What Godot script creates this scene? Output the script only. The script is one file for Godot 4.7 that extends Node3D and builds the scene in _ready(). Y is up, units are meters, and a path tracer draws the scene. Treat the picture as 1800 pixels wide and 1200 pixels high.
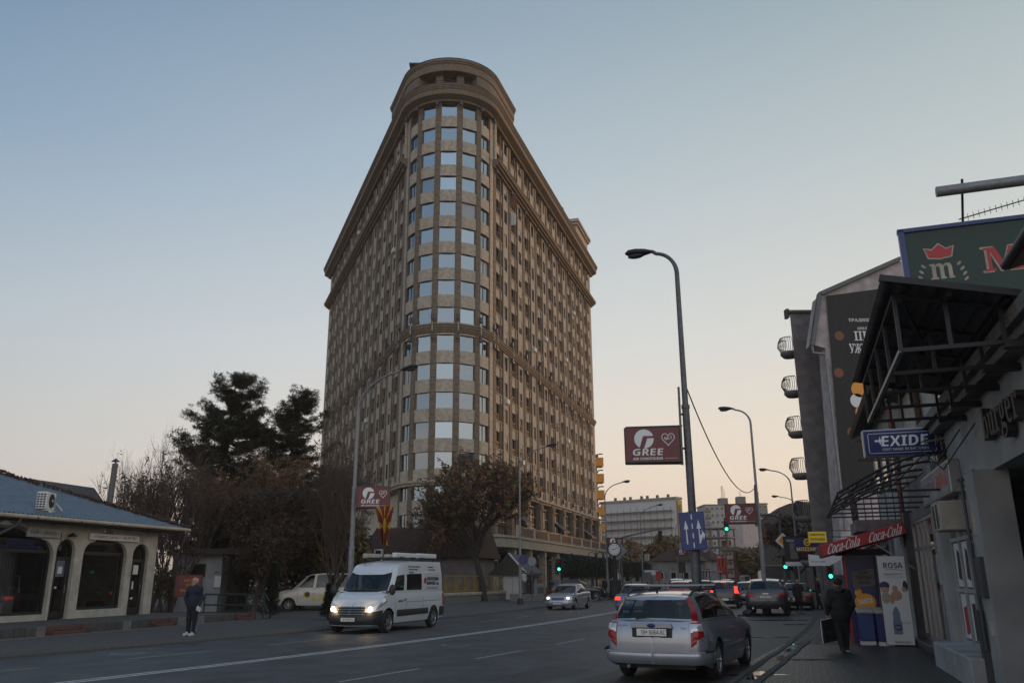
extends Node3D
# ---- photograph to place: the lens of the camera below, used to turn a pixel of the 1800 x 1200 photograph into a direction
const FOC := 1450.0
const PITCH := 0.28065
const ROLL := 0.00524
const EYE := 1.7
var MT := {}
var TX := {}
var rng := RandomNumberGenerator.new()

func ray(x: float, y: float) -> Vector3:
	var a := x - 900.0
	var b := 600.0 - y
	var a2 := a * cos(ROLL) + b * sin(ROLL)
	var b2 := -a * sin(ROLL) + b * cos(ROLL)
	return Vector3(a2, b2 * cos(PITCH) + FOC * sin(PITCH), -(FOC * cos(PITCH) - b2 * sin(PITCH)))
func gp(x: float, y: float, h := 0.0) -> Vector3:      # where the pixel meets the level h
	var r := ray(x, y)
	var t := (h - EYE) / r.y
	return Vector3(r.x * t, h, r.z * t)
func px(x: float, y: float, d: float) -> Vector3:      # the pixel at d metres ahead
	var r := ray(x, y)
	var t := d / -r.z
	return Vector3(r.x * t, r.y * t + EYE, -d)
func on_plane(x: float, y: float, p: Vector3, n: Vector3) -> Vector3:   # the pixel on a wall through p with normal n
	var r := ray(x, y)
	var e := Vector3(0, EYE, 0)
	return e + r * ((p - e).dot(n) / r.dot(n))

# ---- mesh builder
class MB:
	var v := PackedVector3Array()
	var n := PackedVector3Array()
	var c := PackedColorArray()
	var col := Color.WHITE
	var use_c := false
	func tri(a: Vector3, b: Vector3, d: Vector3) -> void:
		var m := (d - a).cross(b - a).normalized()
		v.append(a); v.append(b); v.append(d)
		n.append(m); n.append(m); n.append(m)
		if use_c:
			c.append(col); c.append(col); c.append(col)
	func quad(a: Vector3, b: Vector3, d: Vector3, e: Vector3) -> void:
		tri(a, b, d); tri(a, d, e)
	func quad_up(a: Vector3, b: Vector3, d: Vector3, e: Vector3) -> MB:
		quad(a, b, d, e)
		return self
	func box(o: Vector3, s: Vector3, bs := Basis()) -> MB:
		var h := s * 0.5
		var p := []
		for i in 8:
			p.append(o + bs * Vector3(h.x * (1 if i & 1 else -1), h.y * (1 if i & 2 else -1), h.z * (1 if i & 4 else -1)))
		quad(p[4], p[6], p[7], p[5]); quad(p[1], p[3], p[2], p[0])
		quad(p[5], p[7], p[3], p[1]); quad(p[0], p[2], p[6], p[4])
		quad(p[6], p[2], p[3], p[7]); quad(p[0], p[4], p[5], p[1])
		return self
	func bevel(o: Vector3, s: Vector3, r: float, bs := Basis()) -> MB:   # box with cut edges
		var h := s * 0.5
		r = minf(r, minf(h.x, minf(h.y, h.z)) * 0.95)
		var k := h - Vector3(r, r, r)
		var f := func(x: float, y: float, z: float) -> Vector3: return o + bs * Vector3(x, y, z)
		for sg in [-1.0, 1.0]:
			var q := [f.call(-k.x, -k.y, sg * h.z), f.call(-k.x, k.y, sg * h.z), f.call(k.x, k.y, sg * h.z), f.call(k.x, -k.y, sg * h.z)]
			if sg > 0: quad(q[0], q[1], q[2], q[3])
			else: quad(q[3], q[2], q[1], q[0])
			q = [f.call(sg * h.x, -k.y, k.z), f.call(sg * h.x, k.y, k.z), f.call(sg * h.x, k.y, -k.z), f.call(sg * h.x, -k.y, -k.z)]
			if sg > 0: quad(q[0], q[1], q[2], q[3])
			else: quad(q[3], q[2], q[1], q[0])
			q = [f.call(-k.x, sg * h.y, k.z), f.call(-k.x, sg * h.y, -k.z), f.call(k.x, sg * h.y, -k.z), f.call(k.x, sg * h.y, k.z)]
			if sg > 0: quad(q[0], q[1], q[2], q[3])
			else: quad(q[3], q[2], q[1], q[0])
		for a in [-1.0, 1.0]:
			for b in [-1.0, 1.0]:
				_out(o, [f.call(a * h.x, b * k.y, -k.z), f.call(a * h.x, b * k.y, k.z), f.call(a * k.x, b * h.y, k.z), f.call(a * k.x, b * h.y, -k.z)])
				_out(o, [f.call(a * h.x, -k.y, b * k.z), f.call(a * h.x, k.y, b * k.z), f.call(a * k.x, k.y, b * h.z), f.call(a * k.x, -k.y, b * h.z)])
				_out(o, [f.call(-k.x, a * h.y, b * k.z), f.call(k.x, a * h.y, b * k.z), f.call(k.x, a * k.y, b * h.z), f.call(-k.x, a * k.y, b * h.z)])
				for d in [-1.0, 1.0]:
					_out(o, [f.call(a * h.x, b * k.y, d * k.z), f.call(a * k.x, b * h.y, d * k.z), f.call(a * k.x, b * k.y, d * h.z)])
		return self
	func _out(o: Vector3, p: Array) -> void:
		var m: Vector3 = (p[2] - p[0]).cross(p[1] - p[0])
		if m.dot(p[0] - o) < 0: p.reverse()
		tri(p[0], p[1], p[2])
		if p.size() > 3: tri(p[0], p[2], p[3])
	# rows of points; smooth normals from neighbours
	func grid(rows: Array, closed := false, flip := false) -> MB:
		var R := rows.size()
		var C: int = rows[0].size()
		var nn := []
		for i in R:
			var line := PackedVector3Array()
			for j in C:
				var ja := j - 1 if j > 0 else (C - 2 if closed else 0)
				var jb := j + 1 if j < C - 1 else (1 if closed else C - 1)
				var du: Vector3 = rows[i][jb] - rows[i][ja]
				var dv: Vector3 = rows[mini(i + 1, R - 1)][j] - rows[maxi(i - 1, 0)][j]
				var m := du.cross(dv)
				if m.length() < 1e-9:
					m = Vector3.UP
				line.append((m if flip else -m).normalized())
			nn.append(line)
		for i in R - 1:
			for j in C - 1:
				var q := [[i, j], [i + 1, j], [i + 1, j + 1], [i, j + 1]]
				if not flip: q = [[i, j], [i, j + 1], [i + 1, j + 1], [i + 1, j]]
				for t in [[0, 1, 2], [0, 2, 3]]:
					for k in t:
						v.append(rows[q[k][0]][q[k][1]]); n.append(nn[q[k][0]][q[k][1]])
						if use_c: c.append(col)
		return self
	func tube(pts: Array, rad: Array, seg := 8, cap := true) -> MB:
		var rows := []
		var side := Vector3.ZERO
		for i in pts.size():
			var t: Vector3 = (pts[mini(i + 1, pts.size() - 1)] - pts[maxi(i - 1, 0)]).normalized()
			if side == Vector3.ZERO:
				side = t.cross(Vector3.RIGHT if absf(t.x) < 0.8 else Vector3.UP).normalized()
			else:
				side = (side - t * side.dot(t)).normalized()
			var up := t.cross(side)
			var r: float = rad[mini(i, rad.size() - 1)]
			var line := PackedVector3Array()
			for k in seg + 1:
				var a := TAU * k / seg
				line.append(pts[i] + (side * cos(a) + up * sin(a)) * r)
			rows.append(line)
		grid(rows, true, false)
		if cap:
			for e in [0, rows.size() - 1]:
				for k in seg:
					if e == 0: tri(pts[0], rows[0][k], rows[0][k + 1])
					else: tri(pts[-1], rows[e][k + 1], rows[e][k])
		return self
	func cyl(a: Vector3, b: Vector3, r: float, seg := 10, r2 := -1.0) -> MB:
		return tube([a, b], [r, r if r2 < 0 else r2], seg)
	func bar(a: Vector3, b: Vector3, w: float, h := -1.0) -> MB:          # square bar from a to b
		var t := (b - a)
		var l := t.length()
		t /= l
		var s := t.cross(Vector3.UP if absf(t.y) < 0.95 else Vector3.RIGHT).normalized()
		return box((a + b) * 0.5, Vector3(w, w if h < 0 else h, l), Basis(s, s.cross(t) * -1.0, -t))
	func prism(poly: PackedVector2Array, z0: float, z1: float, xf := Transform3D()) -> MB:
		var idx := Geometry2D.triangulate_polygon(poly)
		for i in range(0, idx.size(), 3):
			var a := poly[idx[i]]
			var b := poly[idx[i + 1]]
			var d := poly[idx[i + 2]]
			if (b - a).cross(d - a) < 0:
				var w := b
				b = d
				d = w
			tri(xf * Vector3(a.x, a.y, z1), xf * Vector3(d.x, d.y, z1), xf * Vector3(b.x, b.y, z1))
			tri(xf * Vector3(a.x, a.y, z0), xf * Vector3(b.x, b.y, z0), xf * Vector3(d.x, d.y, z0))
		var cw := Geometry2D.is_polygon_clockwise(poly)
		for i in poly.size():
			var a := poly[i]
			var b := poly[(i + 1) % poly.size()]
			if cw:
				var w := a
				a = b
				b = w
			quad(xf * Vector3(a.x, a.y, z0), xf * Vector3(a.x, a.y, z1), xf * Vector3(b.x, b.y, z1), xf * Vector3(b.x, b.y, z0))
		return self
	func lathe(prof: Array, xf := Transform3D(), seg := 16) -> MB:        # (radius, height) pairs about the local y
		var rows := []
		for p in prof:
			var line := PackedVector3Array()
			for k in seg + 1:
				var a := TAU * k / seg
				line.append(xf * Vector3(cos(a) * p[0], p[1], sin(a) * p[0]))
			rows.append(line)
		return grid(rows, true, false)
	func ball(o: Vector3, r: Vector3, bs := Basis(), seg := 10) -> MB:
		var rows := []
		for i in seg / 2 + 1:
			var e := -PI / 2 + PI * i / (seg / 2)
			var line := PackedVector3Array()
			for k in seg + 1:
				var a := TAU * k / seg
				line.append(o + bs * Vector3(cos(a) * cos(e) * r.x, sin(e) * r.y, sin(a) * cos(e) * r.z))
			rows.append(line)
		return grid(rows, true, false)
	func mesh(m: Material) -> ArrayMesh:
		var am := ArrayMesh.new()
		if v.is_empty(): return am
		var arr := []
		arr.resize(Mesh.ARRAY_MAX)
		arr[Mesh.ARRAY_VERTEX] = v
		arr[Mesh.ARRAY_NORMAL] = n
		if use_c: arr[Mesh.ARRAY_COLOR] = c
		am.add_surface_from_arrays(Mesh.PRIMITIVE_TRIANGLES, arr)
		am.surface_set_material(0, m)
		return am

# ---- nodes
func obj(called: String, mesh: Mesh, parent: Node, xf := Transform3D()) -> MeshInstance3D:
	var o := MeshInstance3D.new()
	o.name = called
	o.mesh = mesh
	o.transform = xf
	parent.add_child(o, true)
	return o
func part(called: String, b: MB, m: String, parent: Node, xf := Transform3D()) -> MeshInstance3D:
	return obj(called, b.mesh(MT[m]), parent, xf)
func thing(called: String, label: String, category: String, at := Vector3.ZERO, turn := 0.0, group := "") -> Node3D:
	var o := Node3D.new()
	o.name = called
	add_child(o, true)
	o.position = at
	o.rotation.y = turn
	tag(o, label, category, group)
	return o
func tag(o: Node, label: String, category: String, group := "") -> Node:
	o.set_meta("label", label)
	o.set_meta("category", category)
	if group: o.set_meta("group", group)
	return o
func struct(called: String, b: MB, m: String, parent: Node = self) -> MeshInstance3D:
	var o := part(called, b, m, parent)
	if parent == self: o.set_meta("kind", "structure")
	return o
func stuff(o: Node) -> Node:
	o.set_meta("kind", "stuff")
	return o
func copy(src: Node3D, at: Vector3, turn: float, label := "") -> Node3D:
	var r: Node3D = src.duplicate()
	add_child(r, true)
	r.position = at
	r.rotation.y = turn
	if label: r.set_meta("label", label)
	return r
func copies(called: String, mesh: Mesh, m: Material, xfs: Array, parent: Node, cols := []) -> MultiMeshInstance3D:
	var mm := MultiMesh.new()
	mm.transform_format = MultiMesh.TRANSFORM_3D
	mm.use_colors = not cols.is_empty()
	mm.mesh = mesh
	mm.instance_count = xfs.size()
	for i in xfs.size():
		mm.set_instance_transform(i, xfs[i])
		if cols: mm.set_instance_color(i, cols[i])
	var o := MultiMeshInstance3D.new()
	o.name = called
	o.multimesh = mm
	o.material_override = m
	parent.add_child(o, true)
	return o
# flat print: lettering fitted into a box w x h centred on xf, standing 2 mm proud of its board (xf: x along, y up, z towards the reader)
func text(s: String, w: float, h: float, xf: Transform3D, m: String, parent: Node, font := "Droid Sans", bold := false, slant := 0.0, depth := 0.004, called := "lettering") -> MeshInstance3D:
	var f := SystemFont.new()
	f.font_names = PackedStringArray([font])
	if bold: f.font_weight = 700
	var t := TextMesh.new()
	t.font = f
	t.text = s
	t.font_size = 48
	t.pixel_size = 0.01
	t.depth = 0.4
	t.curve_step = 1.0 if font == "Droid Serif" else 2.0
	t.material = MT[m]
	var bb := t.get_aabb()
	var sx := w / maxf(bb.size.x, 0.01)
	var sy := h / maxf(bb.size.y, 0.01)
	var ce := bb.get_center()
	var lb := Basis(Vector3(sx, 0, 0), Vector3(slant * sy, sy, 0), Vector3(0, 0, depth / 0.4))
	var lx := Transform3D(lb, -(lb * Vector3(ce.x, ce.y, 0)) + Vector3(0, 0, depth * 0.5))
	return obj(called, t, parent, xf * lx)

# ---- materials: base colours are real-world linear values
func lin(r: float, g: float, b: float, a := 1.0) -> Color:
	var c := Color(r, g, b).linear_to_srgb()
	c.a = a
	return c
func mat(called: String, col: Color, rough := 0.8, metal := 0.0, tex := "", scale := 1.0, bump := 0.0, coarse := "", cscale := 0.2) -> StandardMaterial3D:
	var m := StandardMaterial3D.new()
	m.resource_name = called
	m.albedo_color = col
	m.roughness = rough
	m.metallic = metal
	if tex:
		m.albedo_texture = TX[tex]
		m.uv1_triplanar = true
		m.uv1_world_triplanar = true
		m.uv1_scale = Vector3.ONE * scale
		if bump > 0:
			m.heightmap_enabled = true
			m.heightmap_texture = TX[tex]
			m.heightmap_scale = bump
	if coarse:
		m.detail_enabled = true
		m.detail_blend_mode = BaseMaterial3D.BLEND_MODE_MUL
		m.detail_albedo = TX[coarse]
		m.detail_uv_layer = BaseMaterial3D.DETAIL_UV_2
		m.uv2_triplanar = true
		m.uv2_world_triplanar = true
		m.uv2_scale = Vector3.ONE * cscale
	MT[called] = m
	return m
func paint(called: String, col: Color, metal := 0.0, rough := 0.35, coat := 1.0) -> void:
	var m := mat(called, col, rough, metal)
	m.clearcoat_enabled = true
	m.clearcoat = coat
	m.clearcoat_roughness = 0.06
func glow(called: String, col: Color, e: float) -> void:
	var m := mat(called, lin(col.r * 0.4, col.g * 0.4, col.b * 0.4), 0.4)
	m.emission_enabled = true
	m.emission = lin(col.r, col.g, col.b)
	m.emission_energy_multiplier = e
func glass(called: String, col: Color, a: float, rough := 0.03) -> void:
	var m := mat(called, Color(col.r, col.g, col.b, a), rough)
	m.transparency = BaseMaterial3D.TRANSPARENCY_ALPHA
	m.metallic_specular = 0.6
func noise_tex(called: String, freq: float, oct: int, lo: Color, hi: Color, type := FastNoiseLite.TYPE_SIMPLEX, size := 512, mid := 0.5) -> void:
	var nz := FastNoiseLite.new()
	nz.noise_type = type
	nz.frequency = freq
	nz.fractal_octaves = oct
	nz.seed = TX.size() + 11
	var t := NoiseTexture2D.new()
	t.width = size
	t.height = size
	t.seamless = true
	t.noise = nz
	var g := Gradient.new()
	g.set_color(0, lo)
	g.set_color(1, hi)
	g.add_point(mid, lo.lerp(hi, 0.5))
	t.color_ramp = g
	TX[called] = t

func make_materials() -> void:
	var w := func(x: float) -> Color: return Color(x, x, x)
	noise_tex("grain", 0.09, 3, w.call(0.84), w.call(1.0))
	noise_tex("patch", 0.012, 4, w.call(0.78), w.call(1.0))
	noise_tex("speck", 0.35, 2, w.call(0.45), w.call(1.0))
	noise_tex("stain", 0.02, 5, Color(0.74, 0.72, 0.69), w.call(1.0), FastNoiseLite.TYPE_SIMPLEX, 512, 0.35)
	noise_tex("roadwear", 0.02, 5, w.call(0.58), w.call(1.0), FastNoiseLite.TYPE_SIMPLEX, 512, 0.4)
	noise_tex("wet", 0.016, 5, w.call(0.1), w.call(1.0), FastNoiseLite.TYPE_SIMPLEX, 512, 0.5)
	# ground
	mat("asphalt", lin(0.13, 0.132, 0.14), 0.6, 0, "speck", 1.6, 0.4, "roadwear", 0.06)
	mat("asphalt_old", lin(0.075, 0.074, 0.075), 0.6, 0, "speck", 1.3, 0.8, "stain", 0.3)
	var mw := mat("asphalt_damp", lin(0.055, 0.054, 0.054), 0.55, 0, "speck", 2.6, 0.25, "stain", 0.22)
	mw.roughness = 1.0
	mw.roughness_texture = TX["wet"]
	mat("puddle", lin(0.012, 0.012, 0.012), 0.06)
	mat("earth", lin(0.05, 0.042, 0.033), 0.95, 0, "grain", 0.5, 2.0, "stain", 0.2)
	mat("pavement", lin(0.1, 0.097, 0.095), 0.85, 0, "grain", 0.9, 0.5, "stain", 0.25)
	mat("paver", lin(0.06, 0.056, 0.054), 0.6, 0, "grain", 2.0, 0.4, "stain", 0.5)
	mat("kerb", lin(0.12, 0.115, 0.105), 0.9, 0, "grain", 2.0, 0.5, "stain", 0.7)
	mat("line", lin(0.62, 0.62, 0.6), 0.7, 0, "speck", 2.2, 0.0, "stain", 0.6)
	mat("line_new", lin(0.75, 0.75, 0.73), 0.7, 0, "grain", 2.2, 0.0, "patch", 0.6)
	# tower
	mat("tower_beige", lin(0.64, 0.55, 0.43), 0.9, 0, "grain", 1.2, 0.15, "patch", 0.25)
	mat("tower_brown", lin(0.27, 0.21, 0.15), 0.9, 0, "grain", 1.2, 0.15, "patch", 0.25)
	mat("curtain", lin(0.34, 0.36, 0.38), 0.06)
	mat("window_brown", lin(0.06, 0.035, 0.025), 0.5)
	mat("win_dark", lin(0.018, 0.018, 0.02), 0.08)
	mat("win_dim", lin(0.05, 0.045, 0.04), 0.15)
	for i in 2: mat("tower_pane%d" % i, [lin(0.014, 0.014, 0.016), lin(0.04, 0.036, 0.032)][i], 0.2).metallic_specular = 0.16
	mat("roller", lin(0.22, 0.15, 0.1), 0.7)
	for i in 3:
		var k: float = [0.38, 0.31, 0.44][i]
		mat("mirror%d" % i, lin(k * 0.72, k * 0.88, k), 0.03, 0.92)
	mat("iron", lin(0.025, 0.025, 0.028), 0.5, 0.3)
	mat("lamp_grey", lin(0.045, 0.05, 0.055), 0.45)
	# common
	mat("black", lin(0.012, 0.012, 0.012), 0.6)
	mat("rubber", lin(0.018, 0.018, 0.018), 0.85)
	mat("plastic", lin(0.02, 0.02, 0.022), 0.5)
	mat("white", lin(0.62, 0.62, 0.6), 0.6)
	mat("letter_white", lin(0.72, 0.72, 0.7), 0.5)
	mat("letter_black", lin(0.02, 0.02, 0.02), 0.5)
	mat("steel", lin(0.3, 0.31, 0.32), 0.45, 0.6, "grain", 1.5, 0.0, "stain", 0.4)
	mat("pole", lin(0.16, 0.17, 0.18), 0.5, 0.4, "grain", 1.5, 0.0, "stain", 0.5)
	mat("pole_light", lin(0.34, 0.36, 0.38), 0.5, 0.3, "grain", 1.5, 0.0, "stain", 0.5)
	mat("chrome", lin(0.6, 0.6, 0.6), 0.15, 1.0)
	mat("alloy", lin(0.35, 0.35, 0.36), 0.35, 0.7)
	mat("wall_white", lin(0.5, 0.5, 0.49), 0.9, 0, "grain", 3.0, 0.2, "patch", 0.12)
	mat("wall_cream", lin(0.64, 0.6, 0.51), 0.95, 0, "grain", 2.5, 0.5, "patch", 0.2)
	mat("wall_grey", lin(0.25, 0.225, 0.22), 0.95, 0, "grain", 1.2, 0.2, "patch", 0.15)
	mat("wall_pink", lin(0.66, 0.57, 0.56), 0.95, 0, "grain", 1.2, 0.2, "patch", 0.15)
	mat("concrete", lin(0.26, 0.25, 0.235), 0.95, 0, "grain", 1.0, 0.8, "stain", 0.4)
	mat("roof_blue", lin(0.2, 0.25, 0.3), 0.42, 0.25, "grain", 0.8, 0.0, "stain", 0.22)
	mat("roof_grey", lin(0.11, 0.11, 0.115), 0.7, 0, "grain", 0.8, 0.0, "stain", 0.3)
	mat("tile_red", lin(0.1, 0.05, 0.035), 0.85, 0, "grain", 2.5, 0.0, "stain", 0.7)
	mat("wood_dark", lin(0.05, 0.032, 0.022), 0.8)
	mat("bark", lin(0.05, 0.04, 0.033), 0.95, 0, "grain", 3.0, 2.0)
	mat("twig", lin(0.085, 0.06, 0.05), 0.95)
	mat("brick_red", lin(0.28, 0.12, 0.07), 0.95, 0, "grain", 2.0)
	mat("yellow_paint", lin(0.42, 0.26, 0.05), 0.6, 0, "grain", 3.0, 0.0, "stain", 0.8)
	mat("green_iron", lin(0.02, 0.035, 0.03), 0.5)
	mat("sign_maroon", lin(0.13, 0.016, 0.022), 0.35)
	mat("sign_green", lin(0.006, 0.035, 0.026), 0.5)
	mat("sign_blue", lin(0.01, 0.035, 0.16), 0.3)
	mat("sign_navy", lin(0.012, 0.017, 0.1), 0.35)
	mat("sign_yellow", lin(0.75, 0.5, 0.02), 0.4)
	mat("sign_red", lin(0.4, 0.015, 0.02), 0.4)
	mat("sign_orange", lin(0.75, 0.3, 0.02), 0.4)
	mat("banner", lin(0.03, 0.026, 0.025), 0.7, 0, "grain", 0.6, 0.0, "patch", 0.4)
	mat("flag_red", lin(0.17, 0.012, 0.01), 0.8)
	mat("flag_yellow", lin(0.4, 0.24, 0.02), 0.8)
	mat("step_red", lin(0.17, 0.085, 0.07), 0.9, 0, "grain", 2.0, 0.3, "stain", 0.6)
	mat("skin", lin(0.42, 0.24, 0.17), 0.6)
	glass("car_glass", Color(0.02, 0.025, 0.028), 0.62)
	glass("car_glass_clear", Color(0.05, 0.06, 0.06), 0.35)
	glass("shop_glass", Color(0.03, 0.03, 0.035), 0.45)
	glass("lens_clear", Color(0.8, 0.8, 0.8), 0.25, 0.1)
	mat("lens_white", lin(0.6, 0.6, 0.6), 0.12, 0.5)
	mat("lens_red", lin(0.3, 0.012, 0.015), 0.12)
	paint("paint_silver", lin(0.36, 0.38, 0.42), 0.55, 0.35)
	paint("paint_white", lin(0.62, 0.63, 0.64))
	paint("paint_black", lin(0.012, 0.012, 0.014))
	paint("paint_dark", lin(0.035, 0.037, 0.042), 0.3)
	paint("paint_blue", lin(0.14, 0.19, 0.27), 0.5)
	paint("paint_beige", lin(0.62, 0.58, 0.5))
	paint("paint_yellow", lin(0.6, 0.36, 0.03))
	paint("paint_red", lin(0.3, 0.03, 0.03))
	paint("paint_green", lin(0.05, 0.09, 0.07))
	glow("glow_red", Color(1.0, 0.05, 0.03), 1.6)
	glow("glow_head", Color(1.0, 0.8, 0.5), 5.0)
	glow("glow_green", Color(0.05, 1.0, 0.65), 2.2)
	glow("glow_amber", Color(1.0, 0.45, 0.1), 1.5)
	var lf := mat("leaf", Color.WHITE, 0.75)
	lf.vertex_color_use_as_albedo = true
	lf.backlight_enabled = true
	lf.backlight = Color(0.35, 0.35, 0.35)
	var vc := mat("figure", Color.WHITE, 0.85)
	vc.vertex_color_use_as_albedo = true

# ---- the road: its double centre line bends gently left; side = metres to the right of that line
func road_x(d: float) -> float:
	if d < 13.0: return road_x(13.0) + (d - 13.0) * 0.606
	return -7.8 + 0.272 * (d - 15.58) + 5.744 * (1.155 - exp(-(d - 18.8) / 22.35))
func road_m(d: float) -> float:
	return 0.606 if d < 13.0 else 0.272 + 0.257 * exp(-(d - 18.8) / 22.35)
func road(d: float, side: float, y := 0.0) -> Vector3:      # d: distance ahead of the point on the centre line
	var m := road_m(d)
	var k := 1.0 / sqrt(1.0 + m * m)
	return Vector3(road_x(d) + side * k, y, -(d - side * m * k))
func road_turn(d: float) -> float:                           # turn about y of a thing that faces along the road
	return -atan(road_m(d))
func strip(b: MB, d0: float, d1: float, s0: float, s1: float, y: float, step := 2.0) -> MB:
	var d := d0
	while d < d1 - 0.001:
		var e := minf(d + step, d1)
		b.quad(road(d, s0, y), road(e, s0, y), road(e, s1, y), road(d, s1, y))
		d = e
	return b

func make_light() -> void:
	var cam := Camera3D.new()
	cam.name = "camera"
	cam.position = Vector3(0, EYE, 0)
	cam.rotation = Vector3(PITCH, 0, -ROLL)
	cam.fov = 44.96
	cam.far = 3000
	add_child(cam)
	cam.current = true
	var env := Environment.new()
	env.background_mode = Environment.BG_SKY
	env.tonemap_mode = Environment.TONE_MAPPER_LINEAR
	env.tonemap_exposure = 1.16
	env.sdfgi_enabled = true
	env.ssao_enabled = true
	env.ssil_enabled = true
	var img := Image.create(512, 256, false, Image.FORMAT_RGBF)
	var sun_az := deg_to_rad(46.0)
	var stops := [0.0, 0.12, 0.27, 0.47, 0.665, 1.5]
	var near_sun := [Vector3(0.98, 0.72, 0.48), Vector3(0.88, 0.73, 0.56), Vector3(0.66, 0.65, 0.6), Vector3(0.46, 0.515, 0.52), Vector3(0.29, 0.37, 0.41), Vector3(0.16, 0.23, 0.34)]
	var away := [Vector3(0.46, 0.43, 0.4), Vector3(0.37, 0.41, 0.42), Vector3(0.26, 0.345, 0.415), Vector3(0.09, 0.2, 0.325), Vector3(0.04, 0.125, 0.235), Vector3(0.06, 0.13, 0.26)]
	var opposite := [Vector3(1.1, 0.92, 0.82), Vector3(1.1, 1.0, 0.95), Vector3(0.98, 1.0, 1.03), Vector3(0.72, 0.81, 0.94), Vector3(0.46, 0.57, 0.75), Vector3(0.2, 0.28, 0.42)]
	var cl := FastNoiseLite.new()
	cl.seed = 4
	cl.frequency = 1.6
	cl.fractal_octaves = 4
	for j in 256:
		var el := PI / 2 - PI * (j + 0.5) / 256
		for i in 512:
			var az := TAU * (i + 0.5) / 512
			var e := maxf(el, 0.0)
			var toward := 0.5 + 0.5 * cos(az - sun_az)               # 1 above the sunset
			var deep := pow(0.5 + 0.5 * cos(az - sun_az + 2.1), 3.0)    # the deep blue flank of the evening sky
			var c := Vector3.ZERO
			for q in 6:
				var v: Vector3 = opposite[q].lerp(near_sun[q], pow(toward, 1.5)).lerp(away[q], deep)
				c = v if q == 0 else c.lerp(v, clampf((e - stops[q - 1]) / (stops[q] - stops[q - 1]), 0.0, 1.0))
			# thin evening cloud low in the sky, away from the sunset
			var dir := Vector3(cos(el) * sin(az), sin(el), cos(el) * cos(az))
			var k := clampf((cl.get_noise_3d(dir.x * 1.4, dir.y * 5.0, dir.z * 1.4) + 0.02) * 2.2, 0.0, 1.0) * clampf(1.0 - absf(el - 0.16) / 0.2, 0.0, 1.0) * clampf(0.45 - toward, 0.0, 0.3) * 2.5
			c = c.lerp(Vector3(1.15, 0.82, 0.62), k)
			if el < 0: c = c.lerp(Vector3(0.1, 0.095, 0.09), clampf(-el / 0.1, 0.0, 1.0))
			img.set_pixel(i, j, Color(c.x, c.y, c.z))
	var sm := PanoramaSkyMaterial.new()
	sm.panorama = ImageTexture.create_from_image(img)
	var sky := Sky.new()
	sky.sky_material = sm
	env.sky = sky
	env.fog_enabled = true
	env.fog_density = 0.0005
	env.fog_light_color = Color(0.9, 0.82, 0.74)
	var we := WorldEnvironment.new()
	we.name = "environment"
	we.environment = env
	add_child(we)
	var sun := DirectionalLight3D.new()
	sun.name = "sun"
	sun.light_energy = 0.35
	sun.light_color = Color(1.0, 0.72, 0.45)
	sun.light_angular_distance = 8.0
	sun.shadow_enabled = true
	var el := deg_to_rad(6.0)
	var to := Vector3(sin(sun_az) * cos(el), sin(el), -cos(sun_az) * cos(el))
	add_child(sun)
	sun.look_at_from_position(Vector3.ZERO, -to)

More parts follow.
